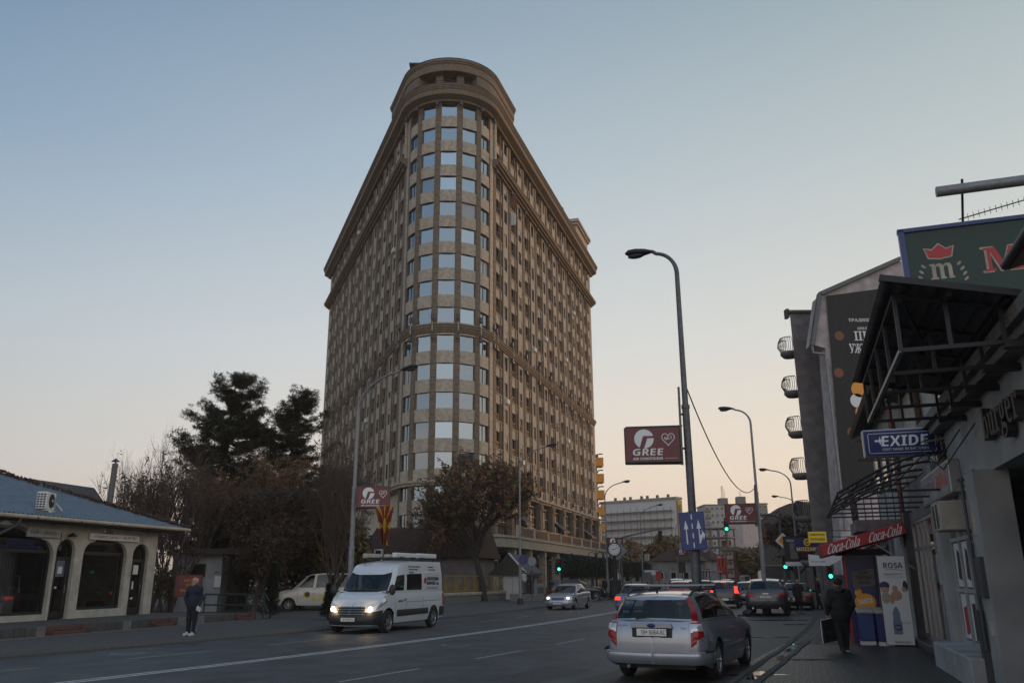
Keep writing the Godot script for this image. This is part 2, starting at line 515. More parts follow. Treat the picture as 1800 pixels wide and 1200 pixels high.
func make_ground() -> void:
	var b := MB.new()
	b.quad(Vector3(-320, -0.03, 60), Vector3(-320, -0.03, -640), Vector3(420, -0.03, -640), Vector3(420, -0.03, 60))
	struct("ground", b, "earth")
	struct("road", strip(MB.new(), -20, 420, -5.72, 7.9, 0.0), "asphalt")
	# worn strip where the carriageway meets the parking verge, then the verge and the footway before the shops
	struct("parking_verge", strip(MB.new(), -20, 420, 7.9, 9.9, 0.004), "asphalt_old")
	b = MB.new()
	strip(b, -20, 27.6, 9.9, 30, 0.008)
	struct("footway_right", b, "asphalt_damp")
	struct("footway_far", strip(MB.new(), 41.0, 420, 9.9, 40, 0.008), "pavement")
	# pavers, laid as pieces on a bed
	var bed := struct("paved_crossing", strip(MB.new(), 27.6, 41.0, 9.9, 26, -0.005), "black")
	var one := MB.new().bevel(Vector3(0, -0.004, 0), Vector3(0.385, 0.03, 0.185), 0.008).mesh(MT["paver"])
	rng.seed = 5
	var far := []
	var near := 0
	for r in 68:
		var d := 27.75 + r * 0.195
		for q in 20:
			var s := 10.1 + q * 0.4 + (0.2 if r % 2 else 0.0)
			var p := road(d, s, 0.004 + rng.randf_range(-0.003, 0.003))
			var xf := Transform3D(Basis(Vector3.UP, road_turn(d)) * Basis(Vector3(1, 0, 0), rng.randf_range(-0.012, 0.012)), p)
			if near < 300 and q < 12:
				obj("paver", one, bed, xf)
				near += 1
			else: far.append(xf)
	stuff(copies("pavers", one, MT["paver"], far, bed))
	# drain channel with its broken edge and standing water
	var a := gp(1296, 1212, 0.0)
	var e := gp(1426, 1114, 0.0)
	var t := (e - a).normalized()
	var s := t.cross(Vector3.UP)
	b = MB.new()
	for k in [-1, 1]:
		var q := a
		for i in 14:
			var l := 0.8 + rng.randf_range(-0.1, 0.1)
			b.bevel(q + t * l * 0.5 + s * (0.2 * k + rng.randf_range(-0.02, 0.02)) + Vector3(0, 0.012, 0), Vector3(0.13, 0.05, l * 0.97), 0.012, Basis(s, Vector3.UP, -t))
			q += t * l
	var ch := struct("drain_channel", b, "kerb")
	b = MB.new()
	for w in [[0.2, 0.6, 0.12], [1.3, 1.9, 0.1], [2.1, 2.9, 0.14], [5.0, 6.6, 0.1], [7.2, 8.6, 0.1], [9.4, 10.6, 0.11]]:
		var ring := []
		for i in 14:
			var an := TAU * i / 14
			var rr := rng.randf_range(0.75, 1.0)
			ring.append(a + t * (lerpf(w[0], w[1], 0.5 + 0.5 * cos(an) * rr)) + s * (w[2] * sin(an) * rr) + Vector3(0, 0.014, 0))
		for i in range(1, 13): b.tri(ring[0], ring[i + 1], ring[i])
	part("puddle", b, "puddle", ch)
	b = MB.new()
	for w in [[1330, 1187, 0.75, 0.06], [1370, 1090, 1.5, 0.25], [1345, 1120, 1.0, 0.1], [1300, 1096, 0.7, 0.12], [1400, 1098, 0.7, 0.16], [1420, 1160, 0.9, 0.08]]:
		var o := gp(w[0], w[1], 0.0)
		var ring := []
		for i in 16:
			var an := TAU * i / 16
			var rr := rng.randf_range(0.55, 1.0)
			ring.append(o + Vector3(cos(an) * w[2] * rr, 0.0135, sin(an) * w[3] * rr * 2.0))
		for i in range(1, 15): b.tri(ring[0], ring[i], ring[i + 1])
	struct("puddles_on_footway", b, "puddle")
	# painted lines
	for s0 in [-0.17, 0.05]:
		var ln := struct("centre_line", strip(MB.new(), -10, 170, s0, s0 + 0.11, 0.004), "line_new")
		ln.set_meta("kind", "structure")
	for i in 14:
		struct("lane_dash", strip(MB.new(), 14.45 + i * 4.15, 16.7 + i * 4.15, -3.06, -2.95, 0.004), "line")
		struct("lane_dash", strip(MB.new(), 13.4 + i * 4.05, 15.5 + i * 4.05, 4.18, 4.3, 0.004), "line")
	# mended patches, cracks and manhole covers
	rng.seed = 12
	for q in [[22.0, -1.6, 1.9, 0.9], [30.5, 2.3, 3.2, 1.2], [18.5, 6.4, 2.2, 1.0], [26.5, 6.0, 1.6, 1.3], [37.0, -4.4, 2.5, 0.9], [16.0, 1.9, 1.2, 0.8]]:
		struct("asphalt_patch", strip(MB.new(), q[0], q[0] + q[2], q[1], q[1] + q[3], 0.0025), "asphalt_old")
	for q in [[19.6, -4.4], [24.5, 1.8], [34.0, 5.4], [43.0, -1.4]]:
		var mh := struct("manhole_cover", MB.new().cyl(road(q[0], q[1], -0.02), road(q[0], q[1], 0.006), 0.33, 20), "iron")
		part("cover_rim", MB.new().lathe([[0.33, 0.0], [0.34, 0.009], [0.4, 0.008], [0.41, 0.0]], Transform3D(Basis(), road(q[0], q[1])), 20), "concrete", mh)
	var ck := MB.new()
	for i in 16:
		var cd := rng.randf_range(15, 34)
		var cs := rng.randf_range(-5.0, 7.6)
		for k in rng.randi_range(5, 12):
			var nd := cd + rng.randf_range(0.15, 0.4) * (1.0 if i % 2 else 0.4)
			var ns := cs + rng.randf_range(-0.25, 0.25) * (1.0 if i % 2 else 2.0)
			var w := rng.randf_range(0.008, 0.02)
			ck.quad(road(cd, cs - w, 0.003), road(nd, ns - w, 0.003), road(nd, ns + w, 0.003), road(cd, cs + w, 0.003))
			cd = nd
			cs = ns
	struct("road_cracks", ck, "black")
	# left footway with its kerb stones
	struct("footway_left", strip(MB.new(), -20, 420, -45, -5.97, 0.115), "pavement")
	var bd := struct("kerb", strip(MB.new(), -20, 420, -5.97, -5.73, 0.06), "kerb")
	var prof := PackedVector2Array([Vector2(-0.14, -0.08), Vector2(-0.14, 0.07), Vector2(0.0, 0.07), Vector2(0.12, -0.02), Vector2(0.13, -0.08)])
	var kb := []
	for i in 4:
		var xf := Transform3D(Basis(Vector3.UP, rng.randf_range(-0.015, 0.015)), Vector3(0, 0.065 + rng.randf_range(-0.008, 0.008), 0))
		kb.append(MB.new().prism(prof, -0.475, 0.475, xf).mesh(MT["kerb"]))
	var d := 12.0
	for i in 66:
		obj("kerb_stone", kb[rng.randi() % 4], bd, Transform3D(Basis(Vector3.UP, road_turn(d)), road(d, -5.84)))
		d += 0.99 / sqrt(1.0 + road_m(d) * road_m(d))

# ---- the flatiron tower: a rounded bay at the sharp corner, two long facades
const TC := Vector3(-7.0, 0.8, -85.8)
const TR := 4.8
func sweep(b: MB, path: Array, nor: Array, prof: Array) -> MB:   # prof: (out, y) pairs carried along path
	var rows := []
	for p in prof:
		var line := PackedVector3Array()
		for i in path.size(): line.append(path[i] + nor[i] * p[0] + Vector3(0, p[1], 0))
		rows.append(line)
	for i in rows.size() - 1:
		for j in path.size() - 1:
			b.quad(rows[i][j], rows[i + 1][j], rows[i + 1][j + 1], rows[i][j + 1])
	return b
func tower_path(la: float, lb: float, off := 0.0, la2 := 0.0, lb2 := 0.0) -> Array:   # from la metres along the left facade round the bay to lb along the right one
	var p := []
	var n := []
	var al := deg_to_rad(-21.2)
	var ar := deg_to_rad(17.3)
	var nl := Vector3(-cos(al), 0, -sin(al))
	var nr := Vector3(cos(ar), 0, sin(ar))
	var dl := Vector3(sin(al), 0, -cos(al))
	var dr := Vector3(sin(ar), 0, -cos(ar))
	if la > 0:
		p.append(nl * (TR + off) + dl * la); n.append(nl)
	for i in 25:
		var t := i / 24.0
		var a0 := atan2(nl.x, nl.z)
		var a1 := atan2(nr.x, nr.z)
		var a := lerpf(a0, a1, t)
		var m := Vector3(sin(a), 0, cos(a))
		p.append(m * (TR + off)); n.append(m)
	if lb > 0:
		p.append(nr * (TR + off) + dr * lb); n.append(nr)
	return [p, n]

func make_tower() -> void:
	var T := thing("flatiron_tower", "tall beige and brown flatiron tower with rounded glazed corner bay", "building", TC)
	rng.seed = 21
	var al := deg_to_rad(-21.2)
	var ar := deg_to_rad(17.3)
	var LR := 54.0
	var LL := 56.0
	# core walls
	var b := MB.new()
	var full := tower_path(LL, LR, -0.26)
	var near_l: Vector3 = full[0][1]
	var near_r: Vector3 = full[0][25]
	for i in range(1, 26): full[0][i] *= (TR - 0.9) / (TR - 0.26)
	full[0].insert(1, near_l)
	full[1].insert(1, full[1][0])
	full[0].insert(27, near_r)
	full[1].insert(27, full[1][27])
	for i in full[1].size(): full[1][i] = Vector3.ZERO
	sweep(b, full[0], full[1], [[0, 9.6], [0, 57.0]])
	var pts: Array = full[0]
	for i in range(1, pts.size() - 1): b.tri(pts[0] + Vector3(0, 53.6, 0), pts[i] + Vector3(0, 53.6, 0), pts[i + 1] + Vector3(0, 53.6, 0))
	b.quad(pts[-1] + Vector3(0, 0, 0), pts[-1] + Vector3(0, 57, 0), pts[0] + Vector3(0, 57, 0), pts[0])
	part("core_wall", b, "tower_beige", T)
	# shared window pieces (x along, y up, z out)
	var fr := func(w: float, h: float, mull: bool) -> ArrayMesh:
		var m := MB.new()
		for s in [-1, 1]:
			m.box(Vector3(s * (w * 0.5 - 0.035), 0, 0.02), Vector3(0.07, h, 0.09))
			m.box(Vector3(0, s * (h * 0.5 - 0.035), 0.018), Vector3(w - 0.14, 0.07, 0.08))
		if mull: m.box(Vector3(0, 0, 0.016), Vector3(0.07, h - 0.14, 0.07))
		return m.mesh(MT["window_brown"])
	var pane := func(w: float, h: float, m: String) -> ArrayMesh: return MB.new().box(Vector3.ZERO, Vector3(w, h, 0.02)).mesh(MT[m])
	var fA: ArrayMesh = fr.call(1.5, 1.95, true)
	var fC: ArrayMesh = fr.call(1.16, 1.72, false)
	var pA := []
	var pC := []
	for m in ["tower_pane0", "tower_pane0", "tower_pane1", "tower_pane0", "roller", "tower_pane1"]:
		pA.append(pane.call(1.4, 1.85, m)); pC.append(pane.call(1.08, 1.62, m))
	var rail := MB.new()
	rail.box(Vector3(0, 0.55, 0), Vector3(1.5, 0.05, 0.05)).box(Vector3(0, 0.08, 0), Vector3(1.5, 0.04, 0.04))
	for i in 9: rail.box(Vector3(-0.72 + i * 0.18, 0.3, 0), Vector3(0.035, 0.5, 0.035))
	var rail_m := rail.mesh(MT["iron"])
	var blind_m := MB.new().box(Vector3.ZERO, Vector3(1.0, 1.0, 0.03)).mesh(MT["wall_cream"])
	var ac_m := MB.new().bevel(Vector3.ZERO, Vector3(0.8, 0.55, 0.3), 0.03).cyl(Vector3(0.1, 0, 0.15), Vector3(0.1, 0, 0.17), 0.2, 12).mesh(MT["white"])
	var lampb := MB.new().bevel(Vector3.ZERO, Vector3(0.34, 0.62, 0.3), 0.06).mesh(MT["lamp_grey"])
	var wired := MB.new().box(Vector3.ZERO, Vector3(0.1, 1.0, 0.06)).mesh(MT["tower_beige"])
	for side: int in [1, -1]:
		var a := ar if side > 0 else al
		var dir := Vector3(sin(a), 0, -cos(a))
		var nor := Vector3(cos(a), 0, sin(a)) * side
		var X := Transform3D(Basis(dir * side, Vector3.UP, nor), nor * TR)
		var LEN := LR if side > 0 else LL
		var stuff_frame := MB.new()
		var farx := []
		var farp := [[], [], []]
		var farr := []
		# coursed corner pier next to the bay and at the far end
		for e in [[0.05, 1.1], [LEN - 1.1, LEN]]:
			var pb := MB.new()
			var y := 10.2
			while y < 52.0:
				var h := minf(0.72, 52.0 - y)
				pb.box(Vector3(side * (e[0] + e[1]) * 0.5, y + h * 0.5 - 0.015, -0.1), Vector3(e[1] - e[0], h - 0.03, 0.3))
				y += 0.72
			part("corner_pier", pb, "tower_beige", T, X)
		var NM := 9
		var W := (LEN - 2.2) / NM
		for m in NM:
			var t0 := 1.1 + m * W
			var q := W / 5.4
			# pilaster of brown blocks
			var pb := MB.new()
			var y := 10.2
			while y < 52.0:
				var h := minf(0.75, 52.0 - y)
				pb.box(Vector3(side * (t0 + 0.4 * q), y + h * 0.5 - 0.015, -0.08), Vector3(0.8 * q, h - 0.03, 0.36))
				y += 0.75
			part("pilaster", pb, "tower_brown", T, X)
			# fins and panels of this module
			var fb := MB.new()
			var jb := MB.new()
			for f in [2.42, 3.32]: fb.box(Vector3(side * (t0 + (f + 0.09) * q), 31.0, -0.11), Vector3(0.18 * q, 41.6, 0.34))
			for f in [[3.5, 3.95], [5.0, 5.4]]: jb.box(Vector3(side * (t0 + (f[0] + f[1]) * 0.5 * q), 31.0, -0.13), Vector3((f[1] - f[0]) * q - 0.002, 41.6, 0.26))
			part("facade_fins", fb, "tower_brown", T, X)
			part("window_jambs", jb, "tower_beige", T, X)
			var wp := MB.new()
			for k in 15:
				var yc := 51.2 - 3.0 * k + 1.5
				if yc > 52: yc = 52.1
				var hh := 1.36 if k > 0 else 0.3
				wp.box(Vector3(side * (t0 + 4.47 * q), yc - 0.08, -0.15), Vector3(1.06 * q, hh, 0.28))
				wp.box(Vector3(side * (t0 + 1.6 * q), yc - 0.1, -0.15), Vector3(1.6 * q, hh - 0.3, 0.24))
				wp.box(Vector3(side * (t0 + 1.6 * q), yc + hh * 0.5 - 0.2, -0.13), Vector3(1.6 * q, 0.12, 0.36))
				wp.box(Vector3(side * (t0 + 2.96 * q), yc + 0.1, -0.17), Vector3(0.7 * q, 0.9 if k > 0 else 0.2, 0.2))
				wp.box(Vector3(side * (t0 + 2.96 * q), yc + 0.52, -0.14), Vector3(0.72 * q, 0.1, 0.28))
			part("spandrel_panels", wp, "tower_beige", T, X)
			for k in 14:
				var yc := 51.2 - 3.0 * k
				var xa := Transform3D(Basis(), Vector3(side * (t0 + 1.6 * q), yc + 0.1, -0.235))
				var xc := Transform3D(Basis(), Vector3(side * (t0 + 4.47 * q), yc + 0.02, -0.11))
				var xn := Transform3D(Basis().scaled(Vector3(0.42, 1.0, 1.0)), Vector3(side * (t0 + 2.96 * q), yc - 0.05, -0.235))
				var va := rng.randi() % 6
				var vc := rng.randi() % 6
				if rng.randf() < 0.5: va = 0
				if m < 5:
					var w := obj("window", fA, T, X * xa)
					obj("pane", pA[va if va != 4 else 1], w)
					if m < 4:
						w = obj("window", fC, T, X * xc)
						obj("pane", pC[vc], w)
					else: farx.append(X * xc)
				else:
					farx.append(X * (xa * Transform3D(Basis().scaled(Vector3(1.2, 1.15, 1)), Vector3.ZERO))); farx.append(X * xc)
				farp[2].append(X * xn)
				if m < 6 and rng.randf() < 0.3:
					var bh := rng.randf_range(0.4, 1.1)
					obj("roller_blind", blind_m, T, X * Transform3D(Basis().scaled(Vector3(1, bh, 1)), xc.origin + Vector3(0, 0.76 - bh * 0.5, 0.045)))
				if m < 7 and rng.randf() < 0.07: obj("air_conditioner", ac_m, T, X * Transform3D(Basis(), Vector3(side * (t0 + 4.47 * q), yc - 1.35, 0.16)))
				farr.append(X * Transform3D(Basis(), Vector3(side * (t0 + 1.6 * q), yc - 0.82, -0.06)))
				if m % 3 == 1 or m > 5: farr.append(X * Transform3D(Basis().scaled(Vector3(0.7, 1, 1)), Vector3(side * (t0 + 4.47 * q), yc - 0.72, 0.03)))
			if m > 0 or true:
				var up := obj("wall_lamp", lampb, T, X * Transform3D(Basis(), Vector3(side * (t0 + 0.4 * q), 26.8, 0.3)))
				obj("wall_lamp", lampb, T, X * Transform3D(Basis(), Vector3(side * (t0 + 0.4 * q), 24.9, 0.3)))
				obj("wall_lamp", lampb, T, X * Transform3D(Basis(), Vector3(side * (t0 + 0.4 * q), 46.0, 0.32)))
				obj("lamp_conduit", wired, T, X * Transform3D(Basis(), Vector3(side * (t0 + 0.4 * q), 25.85, 0.5)))
		stuff(copies("far_windows", pC[0], MT["tower_pane0"], farx, T))
		stuff(copies("slit_windows", pA[0], MT["tower_pane0"], farp[2], T))
		stuff(copies("balconette_rails", rail_m, MT["iron"], farr, T))
		# cornice two storeys below the top, only on the facades
		var cp := [nor * TR + dir * 0.9, nor * TR + dir * (LEN + 0.3)]
		var prof := [[-0.4, 46.15], [0.3, 46.2], [0.34, 46.4], [0.62, 46.45], [0.66, 46.62], [0.9, 46.7], [0.92, 46.95], [0.98, 47.0], [0.98, 47.15], [-0.2, 47.2]]
		b = MB.new()
		sweep(b, cp if side < 0 else cp, [nor, nor], prof)
		for e in [0, 1]:
			var pl := PackedVector2Array()
			for p in prof: pl.append(Vector2(p[0], p[1]))
			b.prism(pl, -0.06, 0.0, Transform3D(Basis(nor, Vector3.UP, dir), cp[e]))
		part("upper_cornice", b, "tower_brown", T)
		# the two storeys above it stand forward of the bay
		b = MB.new()
		b.box(Vector3(side * 1.35, 49.6, 0.05), Vector3(0.5, 4.8, 0.5))
		part("shoulder_pier", b, "tower_beige", T, X)
	# bay: pilasters, spandrels, windows
	var mid := (ar + al) * 0.5
	var bay := func(deg: float, r: float, y: float) -> Transform3D:
		var a := -mid * 1.0 + deg_to_rad(deg)
		var n := Vector3(sin(a), 0, cos(a))
		return Transform3D(Basis(Vector3(n.z, 0, -n.x), Vector3.UP, n), n * r + Vector3(0, y, 0))
	for i in 6:
		var pb := MB.new()
		var y := 4.8
		while y < 52.2:
			var h := minf(0.75, 52.2 - y)
			pb.box(Vector3(0, y + h * 0.5 - 0.015, -0.2), Vector3(0.62 if i % 5 else 0.45, h - 0.03, 0.5))
			y += 0.75
		part("bay_pilaster", pb, "tower_brown", T, bay.call(-72.3 + 28.92 * i, TR, 0.0))
		for yy in [26.85, 24.75, 51.75]:
			obj("wall_lamp", lampb, T, bay.call(-72.3 + 28.92 * i, TR + 0.5, yy))
		obj("lamp_conduit", wired, T, bay.call(-72.3 + 28.92 * i, TR + 0.56, 25.8))
	var arcs := MB.new()
	var arc := func(m: MB, a0: float, a1: float, r0: float, r1: float, y0: float, y1: float) -> void:
		var N := 6
		for i in N:
			var u := deg_to_rad(lerpf(a0, a1, float(i) / N))
			var w := deg_to_rad(lerpf(a0, a1, float(i + 1) / N))
			var p := Vector3(sin(u), 0, cos(u))
			var q := Vector3(sin(w), 0, cos(w))
			var yy0 := Vector3(0, y0, 0)
			var yy1 := Vector3(0, y1, 0)
			m.quad(p * r1 + yy0, p * r1 + yy1, q * r1 + yy1, q * r1 + yy0)
			m.quad(p * r0 + yy1, q * r0 + yy1, q * r1 + yy1, p * r1 + yy1)
			m.quad(p * r0 + yy0, p * r1 + yy0, q * r1 + yy0, q * r0 + yy0)
	arc.call(arcs, -12.0, 12.0, TR - 0.6, TR - 0.03, -0.66, 0.66)
	var arc_m := arcs.mesh(MT["tower_beige"])
	var bw := 1.74
	var bf: ArrayMesh = fr.call(bw + 0.16, 1.78, false)
	var bf2: ArrayMesh = fr.call(bw + 0.16, 1.78, true)
	var bp := []
	for i in 3: bp.append(pane.call(bw + 0.1, 1.72, "mirror%d" % i))
	bp.append(pane.call(bw + 0.1, 1.72, "curtain"))
	for k in 16:
		var yc := 51.2 - 3.0 * k
		for i in 5:
			var dg := -57.84 + 28.92 * i
			var tilt := Transform3D(Basis.from_euler(Vector3(rng.randf_range(-0.012, 0.012), rng.randf_range(-0.014, 0.014), 0)), Vector3.ZERO)
			var w := obj("bay_window", bf2 if i % 4 == 0 else bf, T, bay.call(dg, TR - 0.3, yc))
			obj("pane", bp[3 if rng.randf() < 0.1 else rng.randi() % 3], w, tilt)
			if k > 0:
				obj("bay_spandrel", arc_m, T, Transform3D(bay.call(dg, 0, 0).basis, Vector3(0, yc + 1.52, 0)))
	# bands that run round bay and facades
	var P := tower_path(LL, LR)
	b = MB.new()
	sweep(b, P[0], P[1], [[-0.3, 25.3], [0.14, 25.32], [0.16, 25.5], [0.24, 25.52], [0.26, 25.72], [0.34, 25.74], [0.36, 25.98], [0.42, 26.02], [0.42, 26.12], [-0.3, 26.2]])
	part("middle_cornice", b, "tower_brown", T)
	P = tower_path(LL + 0.8, LR + 0.8)
	b = MB.new()
	sweep(b, P[0], P[1], [[-0.5, 51.95], [0.35, 52.0], [0.42, 52.2], [1.0, 52.45], [1.1, 52.5], [1.12, 53.1], [1.2, 53.12], [1.2, 53.25], [1.26, 53.28], [1.26, 53.42], [1.34, 53.46], [1.34, 53.6], [-0.4, 53.62]])
	part("main_cornice", b, "tower_brown", T)
	b = MB.new()
	sweep(b, P[0], P[1], [[1.345, 53.61], [1.38, 53.62], [1.38, 53.7], [1.2, 53.72]])
	part("cornice_flashing", b, "window_brown", T)
	# attic: curved band on short columns above a terrace
	P = tower_path(7.0, 7.0)
	b = MB.new()
	sweep(b, P[0], P[1], [[-0.8, 55.55], [0.75, 55.58], [0.8, 55.62], [0.8, 56.5], [0.9, 56.55], [0.9, 56.7], [1.0, 56.75], [1.0, 56.95], [-0.6, 57.1]])
	for e in [0, -1]: b.box(P[0][e] + P[1][e] * 0.1 + Vector3(0, 56.2, 0), Vector3(1.2, 1.3, 0.3), Basis(P[1][e], Vector3.UP, P[1][e].cross(Vector3.UP)))
	part("attic_band", b, "tower_brown", T)
	b = MB.new()
	sweep(b, P[0], P[1], [[1.0, 56.96], [1.05, 56.97], [1.05, 57.1], [0.8, 57.12]])
	part("attic_flashing", b, "window_brown", T)
	b = MB.new()
	sweep(b, P[0], P[1], [[-0.75, 53.5], [-0.75, 56.0]])
	part("attic_wall", b, "tower_beige", T)
	for r in [[0, 7], [19, 27]]:      # the band closes down to the cornice on both flanks
		b = MB.new()
		sweep(b, P[0].slice(r[0], r[1]), P[1].slice(r[0], r[1]), [[0.7, 53.5], [0.7, 55.7]])
		var en2: int = 6 if r[0] == 0 else 19
		b.box(P[0][en2] + P[1][en2] * -0.1 + Vector3(0, 54.6, 0), Vector3(1.6, 2.2, 0.3), Basis(P[1][en2], Vector3.UP, P[1][en2].cross(Vector3.UP)))
		part("attic_flank", b, "tower_brown", T)
	for i in 6:
		part("attic_column", MB.new().box(Vector3(0, 54.6, 0), Vector3(0.8, 2.2, 0.6)), "tower_brown", T, bay.call(-72.3 + 28.92 * i, TR - 0.3, 0))
		if i < 5:
			var w := obj("attic_window", fr.call(1.7, 1.6, true), T, bay.call(-57.84 + 28.92 * i, TR - 0.62, 54.6))
			obj("pane", bp[i % 3], w)
	b = MB.new()
	var rp := tower_path(3, 3, 0.75)
	for y in [54.05, 54.35]:
		var l := []
		for p in rp[0]: l.append(p + Vector3(0, y, 0))
		b.tube(l, [0.03], 5)
	for i in range(0, 26, 2): b.box(rp[0][i] + Vector3(0, 53.95, 0), Vector3(0.05, 0.8, 0.05))
	part("terrace_railing", b, "iron", T)
	# roof: pitched lantern, chimney, finials, block at the far end
	b = MB.new()
	b.prism(PackedVector2Array([Vector2(-1.4, -3.4), Vector2(-1.4, 0.9), Vector2(-0.6, 2.7), Vector2(1.3, 2.7), Vector2(1.6, 0), Vector2(1.6, -3.4)]), -9, -1.2, Transform3D(Basis(), Vector3(-4.2, 57.0, 1.6)))
	part("roof_lantern", b, "tower_brown", T)
	part("roof_lantern_cap", MB.new().box(Vector3(-3.85, 59.8, -3.4), Vector3(2.4, 0.16, 8.6)), "roof_grey", T)
	var lw := obj("lantern_window", fr.call(1.3, 0.9, false), T, Transform3D(Basis(), Vector3(-4.0, 58.7, 0.45)))
	obj("pane", bp[0], lw)
	b = MB.new()
	b.prism(PackedVector2Array([Vector2(-1.8, 0), Vector2(0, 1.9), Vector2(1.8, 0)]), -12, -3, Transform3D(Basis(), Vector3(3.9, 57.0, 3.0)))
	part("roof_gable", b, "tower_brown", T)
	for f in [[-38, 57.6], [38, 57.6]]:
		part("finial", MB.new().lathe([[0.02, 0], [0.16, 0.05], [0.1, 0.3], [0.2, 0.5], [0.05, 0.85], [0.0, 0.9]]), "iron", T, bay.call(f[0], TR - 0.6, 56.95))
	for f in [[1, 6.0], [1, 20.0], [1, 27.5], [-1, 9.0], [-1, 22.0]]:
		var a: float = ar if f[0] > 0 else al
		part("finial", MB.new().cyl(Vector3(0, 0, 0), Vector3(0, 0.9, 0), 0.06, 6), "iron", T, Transform3D(Basis(), Vector3(cos(a), 0, sin(a)) * f[0] * (TR + 0.6) + Vector3(sin(a), 0, -cos(a)) * f[1] + Vector3(0, 53.6, 0)))
	var ed := Vector3(sin(ar), 0, -cos(ar))
	var en := Vector3(cos(ar), 0, sin(ar))
	b = MB.new().box(Vector3(46, 55.3, -1.9), Vector3(8.5, 3.4, 5)).box(Vector3(46, 56.6, -1.9), Vector3(9.1, 0.35, 5.6)).box(Vector3(46, 57.1, -1.9), Vector3(9.5, 0.5, 6.0))
	part("end_attic", b, "tower_beige", T, Transform3D(Basis(ed, Vector3.UP, en), en * TR))
	part("flue_pipe", MB.new().cyl(Vector3(40, 53.5, -1.5), Vector3(40, 58.6, -1.5), 0.28, 10).cyl(Vector3(40, 58.6, -1.5), Vector3(40, 58.9, -1.5), 0.5, 10), "steel", T, Transform3D(Basis(ed, Vector3.UP, en), en * TR))
	# podium
	P = tower_path(LL, LR + 1.0)
	b = MB.new()
	sweep(b, P[0], P[1], [[0.1, 9.7], [0.3, 9.75], [0.34, 9.95], [0.55, 10.0], [0.58, 10.2], [-0.3, 10.25]])
	sweep(b, P[0], P[1], [[-0.6, 5.0], [-0.6, 9.8]])
	part("podium_cornice", b, "tower_beige", T)
	P = tower_path(20, LR + 4.0)
	b = MB.new()
	sweep(b, P[0], P[1], [[-3.0, 3.9], [2.7, 3.9], [2.75, 4.75], [2.9, 4.8], [2.9, 5.0], [-0.6, 5.02]])
	part("terrace_slab", b, "tower_beige", T)
	b = MB.new()
	sweep(b, P[0], P[1], [[-3.0, -1.0], [-3.0, 4.0]])
	part("arcade_back_wall", b, "tower_brown", T)
	var XR := Transform3D(Basis(ed, Vector3.UP, en), en * TR)
	var W2 := (LR - 2.2) / 9
	var glz := MB.new()
	for s in [-1, 1]: glz.box(Vector3(s * 1.75, 0, 0), Vector3(0.1, 3.9, 0.12))
	for s in [-1.9, -0.6, 0.7, 1.9]: glz.box(Vector3(0, s, 0), Vector3(3.4, 0.08, 0.1))
	for s in [-0.6, 0.6]: glz.box(Vector3(s, 0, 0.01), Vector3(0.08, 3.7, 0.1))
	var glz_m := glz.mesh(MT["window_brown"])
	var gp_m: ArrayMesh = pane.call(3.4, 3.8, "win_dark")
	var bars := MB.new()
	for i in 28: bars.box(Vector3(-2.6 + i * 0.19, 0.5, 0), Vector3(0.05, 0.9, 0.05))
	bars.box(Vector3(0, 0.98, 0), Vector3(5.3, 0.07, 0.09)).box(Vector3(0, 0.1, 0), Vector3(5.3, 0.05, 0.06))
	var bars_m := bars.mesh(MT["lamp_grey"])
	var sb := MB.new().bevel(Vector3(0, 0.55, 0), Vector3(0.36, 1.1, 0.36), 0.04).mesh(MT["tower_beige"])
	var pier := MB.new()
	for i in 6: pier.box(Vector3(0, -0.4 + i * 0.78, 0), Vector3(0.75, 0.75, 0.75))
	var pier_m := pier.mesh(MT["tower_beige"])
	var shop := MB.new()
	shop.box(Vector3(-1.2, 1.7, 0), Vector3(0.08, 3.2, 0.1)).box(Vector3(1.2, 1.7, 0), Vector3(0.08, 3.2, 0.1)).box(Vector3(0, 2.7, 0), Vector3(2.4, 0.08, 0.1)).box(Vector3(0, 0.6, 0), Vector3(2.4, 0.08, 0.1))
	var shop_m := shop.mesh(MT["alloy"])
	var shop_p: ArrayMesh = pane.call(2.4, 3.1, "win_dark")
	var brk := MB.new().tube([Vector3(0, -0.3, 0), Vector3(0, 0.1, 0.15), Vector3(0, 0.2, 0.4), Vector3(0, 0.05, 0.6)], [0.04], 6).lathe([[0.08, 0.05], [0.3, -0.3]], Transform3D(Basis(), Vector3(0, 0, 0.6)), 8).mesh(MT["iron"])
	var awn := MB.new()
	for m in 10:
		var tc := 1.1 + (m + 0.55) * W2
		var fx := XR * Transform3D(Basis(), Vector3(tc, 7.3, -0.1))
		var w := obj("podium_window", glz_m, T, fx)
		obj("pane", gp_m, w)
		part("podium_pilaster", MB.new().box(Vector3(1.1 + m * W2, 7.45, 0.05), Vector3(0.9, 4.9, 0.8)).box(Vector3(1.1 + m * W2, 9.3, 0.1), Vector3(1.1, 0.5, 1.0)), "tower_brown", T, XR)
		obj("terrace_railing", bars_m, T, XR * Transform3D(Basis(), Vector3(tc, 5.02, 2.6)))
		obj("terrace_post", sb, T, XR * Transform3D(Basis(), Vector3(tc - W2 * 0.5, 5.0, 2.6)))
		obj("arcade_pier", pier_m, T, XR * Transform3D(Basis(), Vector3(tc - W2 * 0.5, 0, 2.0)))
		w = obj("shop_window", shop_m, T, XR * Transform3D(Basis(), Vector3(tc, 0.1, -0.9)))
		obj("pane", shop_p, w, Transform3D(Basis(), Vector3(0, 1.7, -0.02)))
		obj("bracket_lamp", brk, T, XR * Transform3D(Basis(), Vector3(tc - W2 * 0.5, 3.3, 2.4)))
		obj("wall_lamp", lampb, T, XR * Transform3D(Basis(), Vector3(1.1 + m * W2, 10.9, 0.4)))
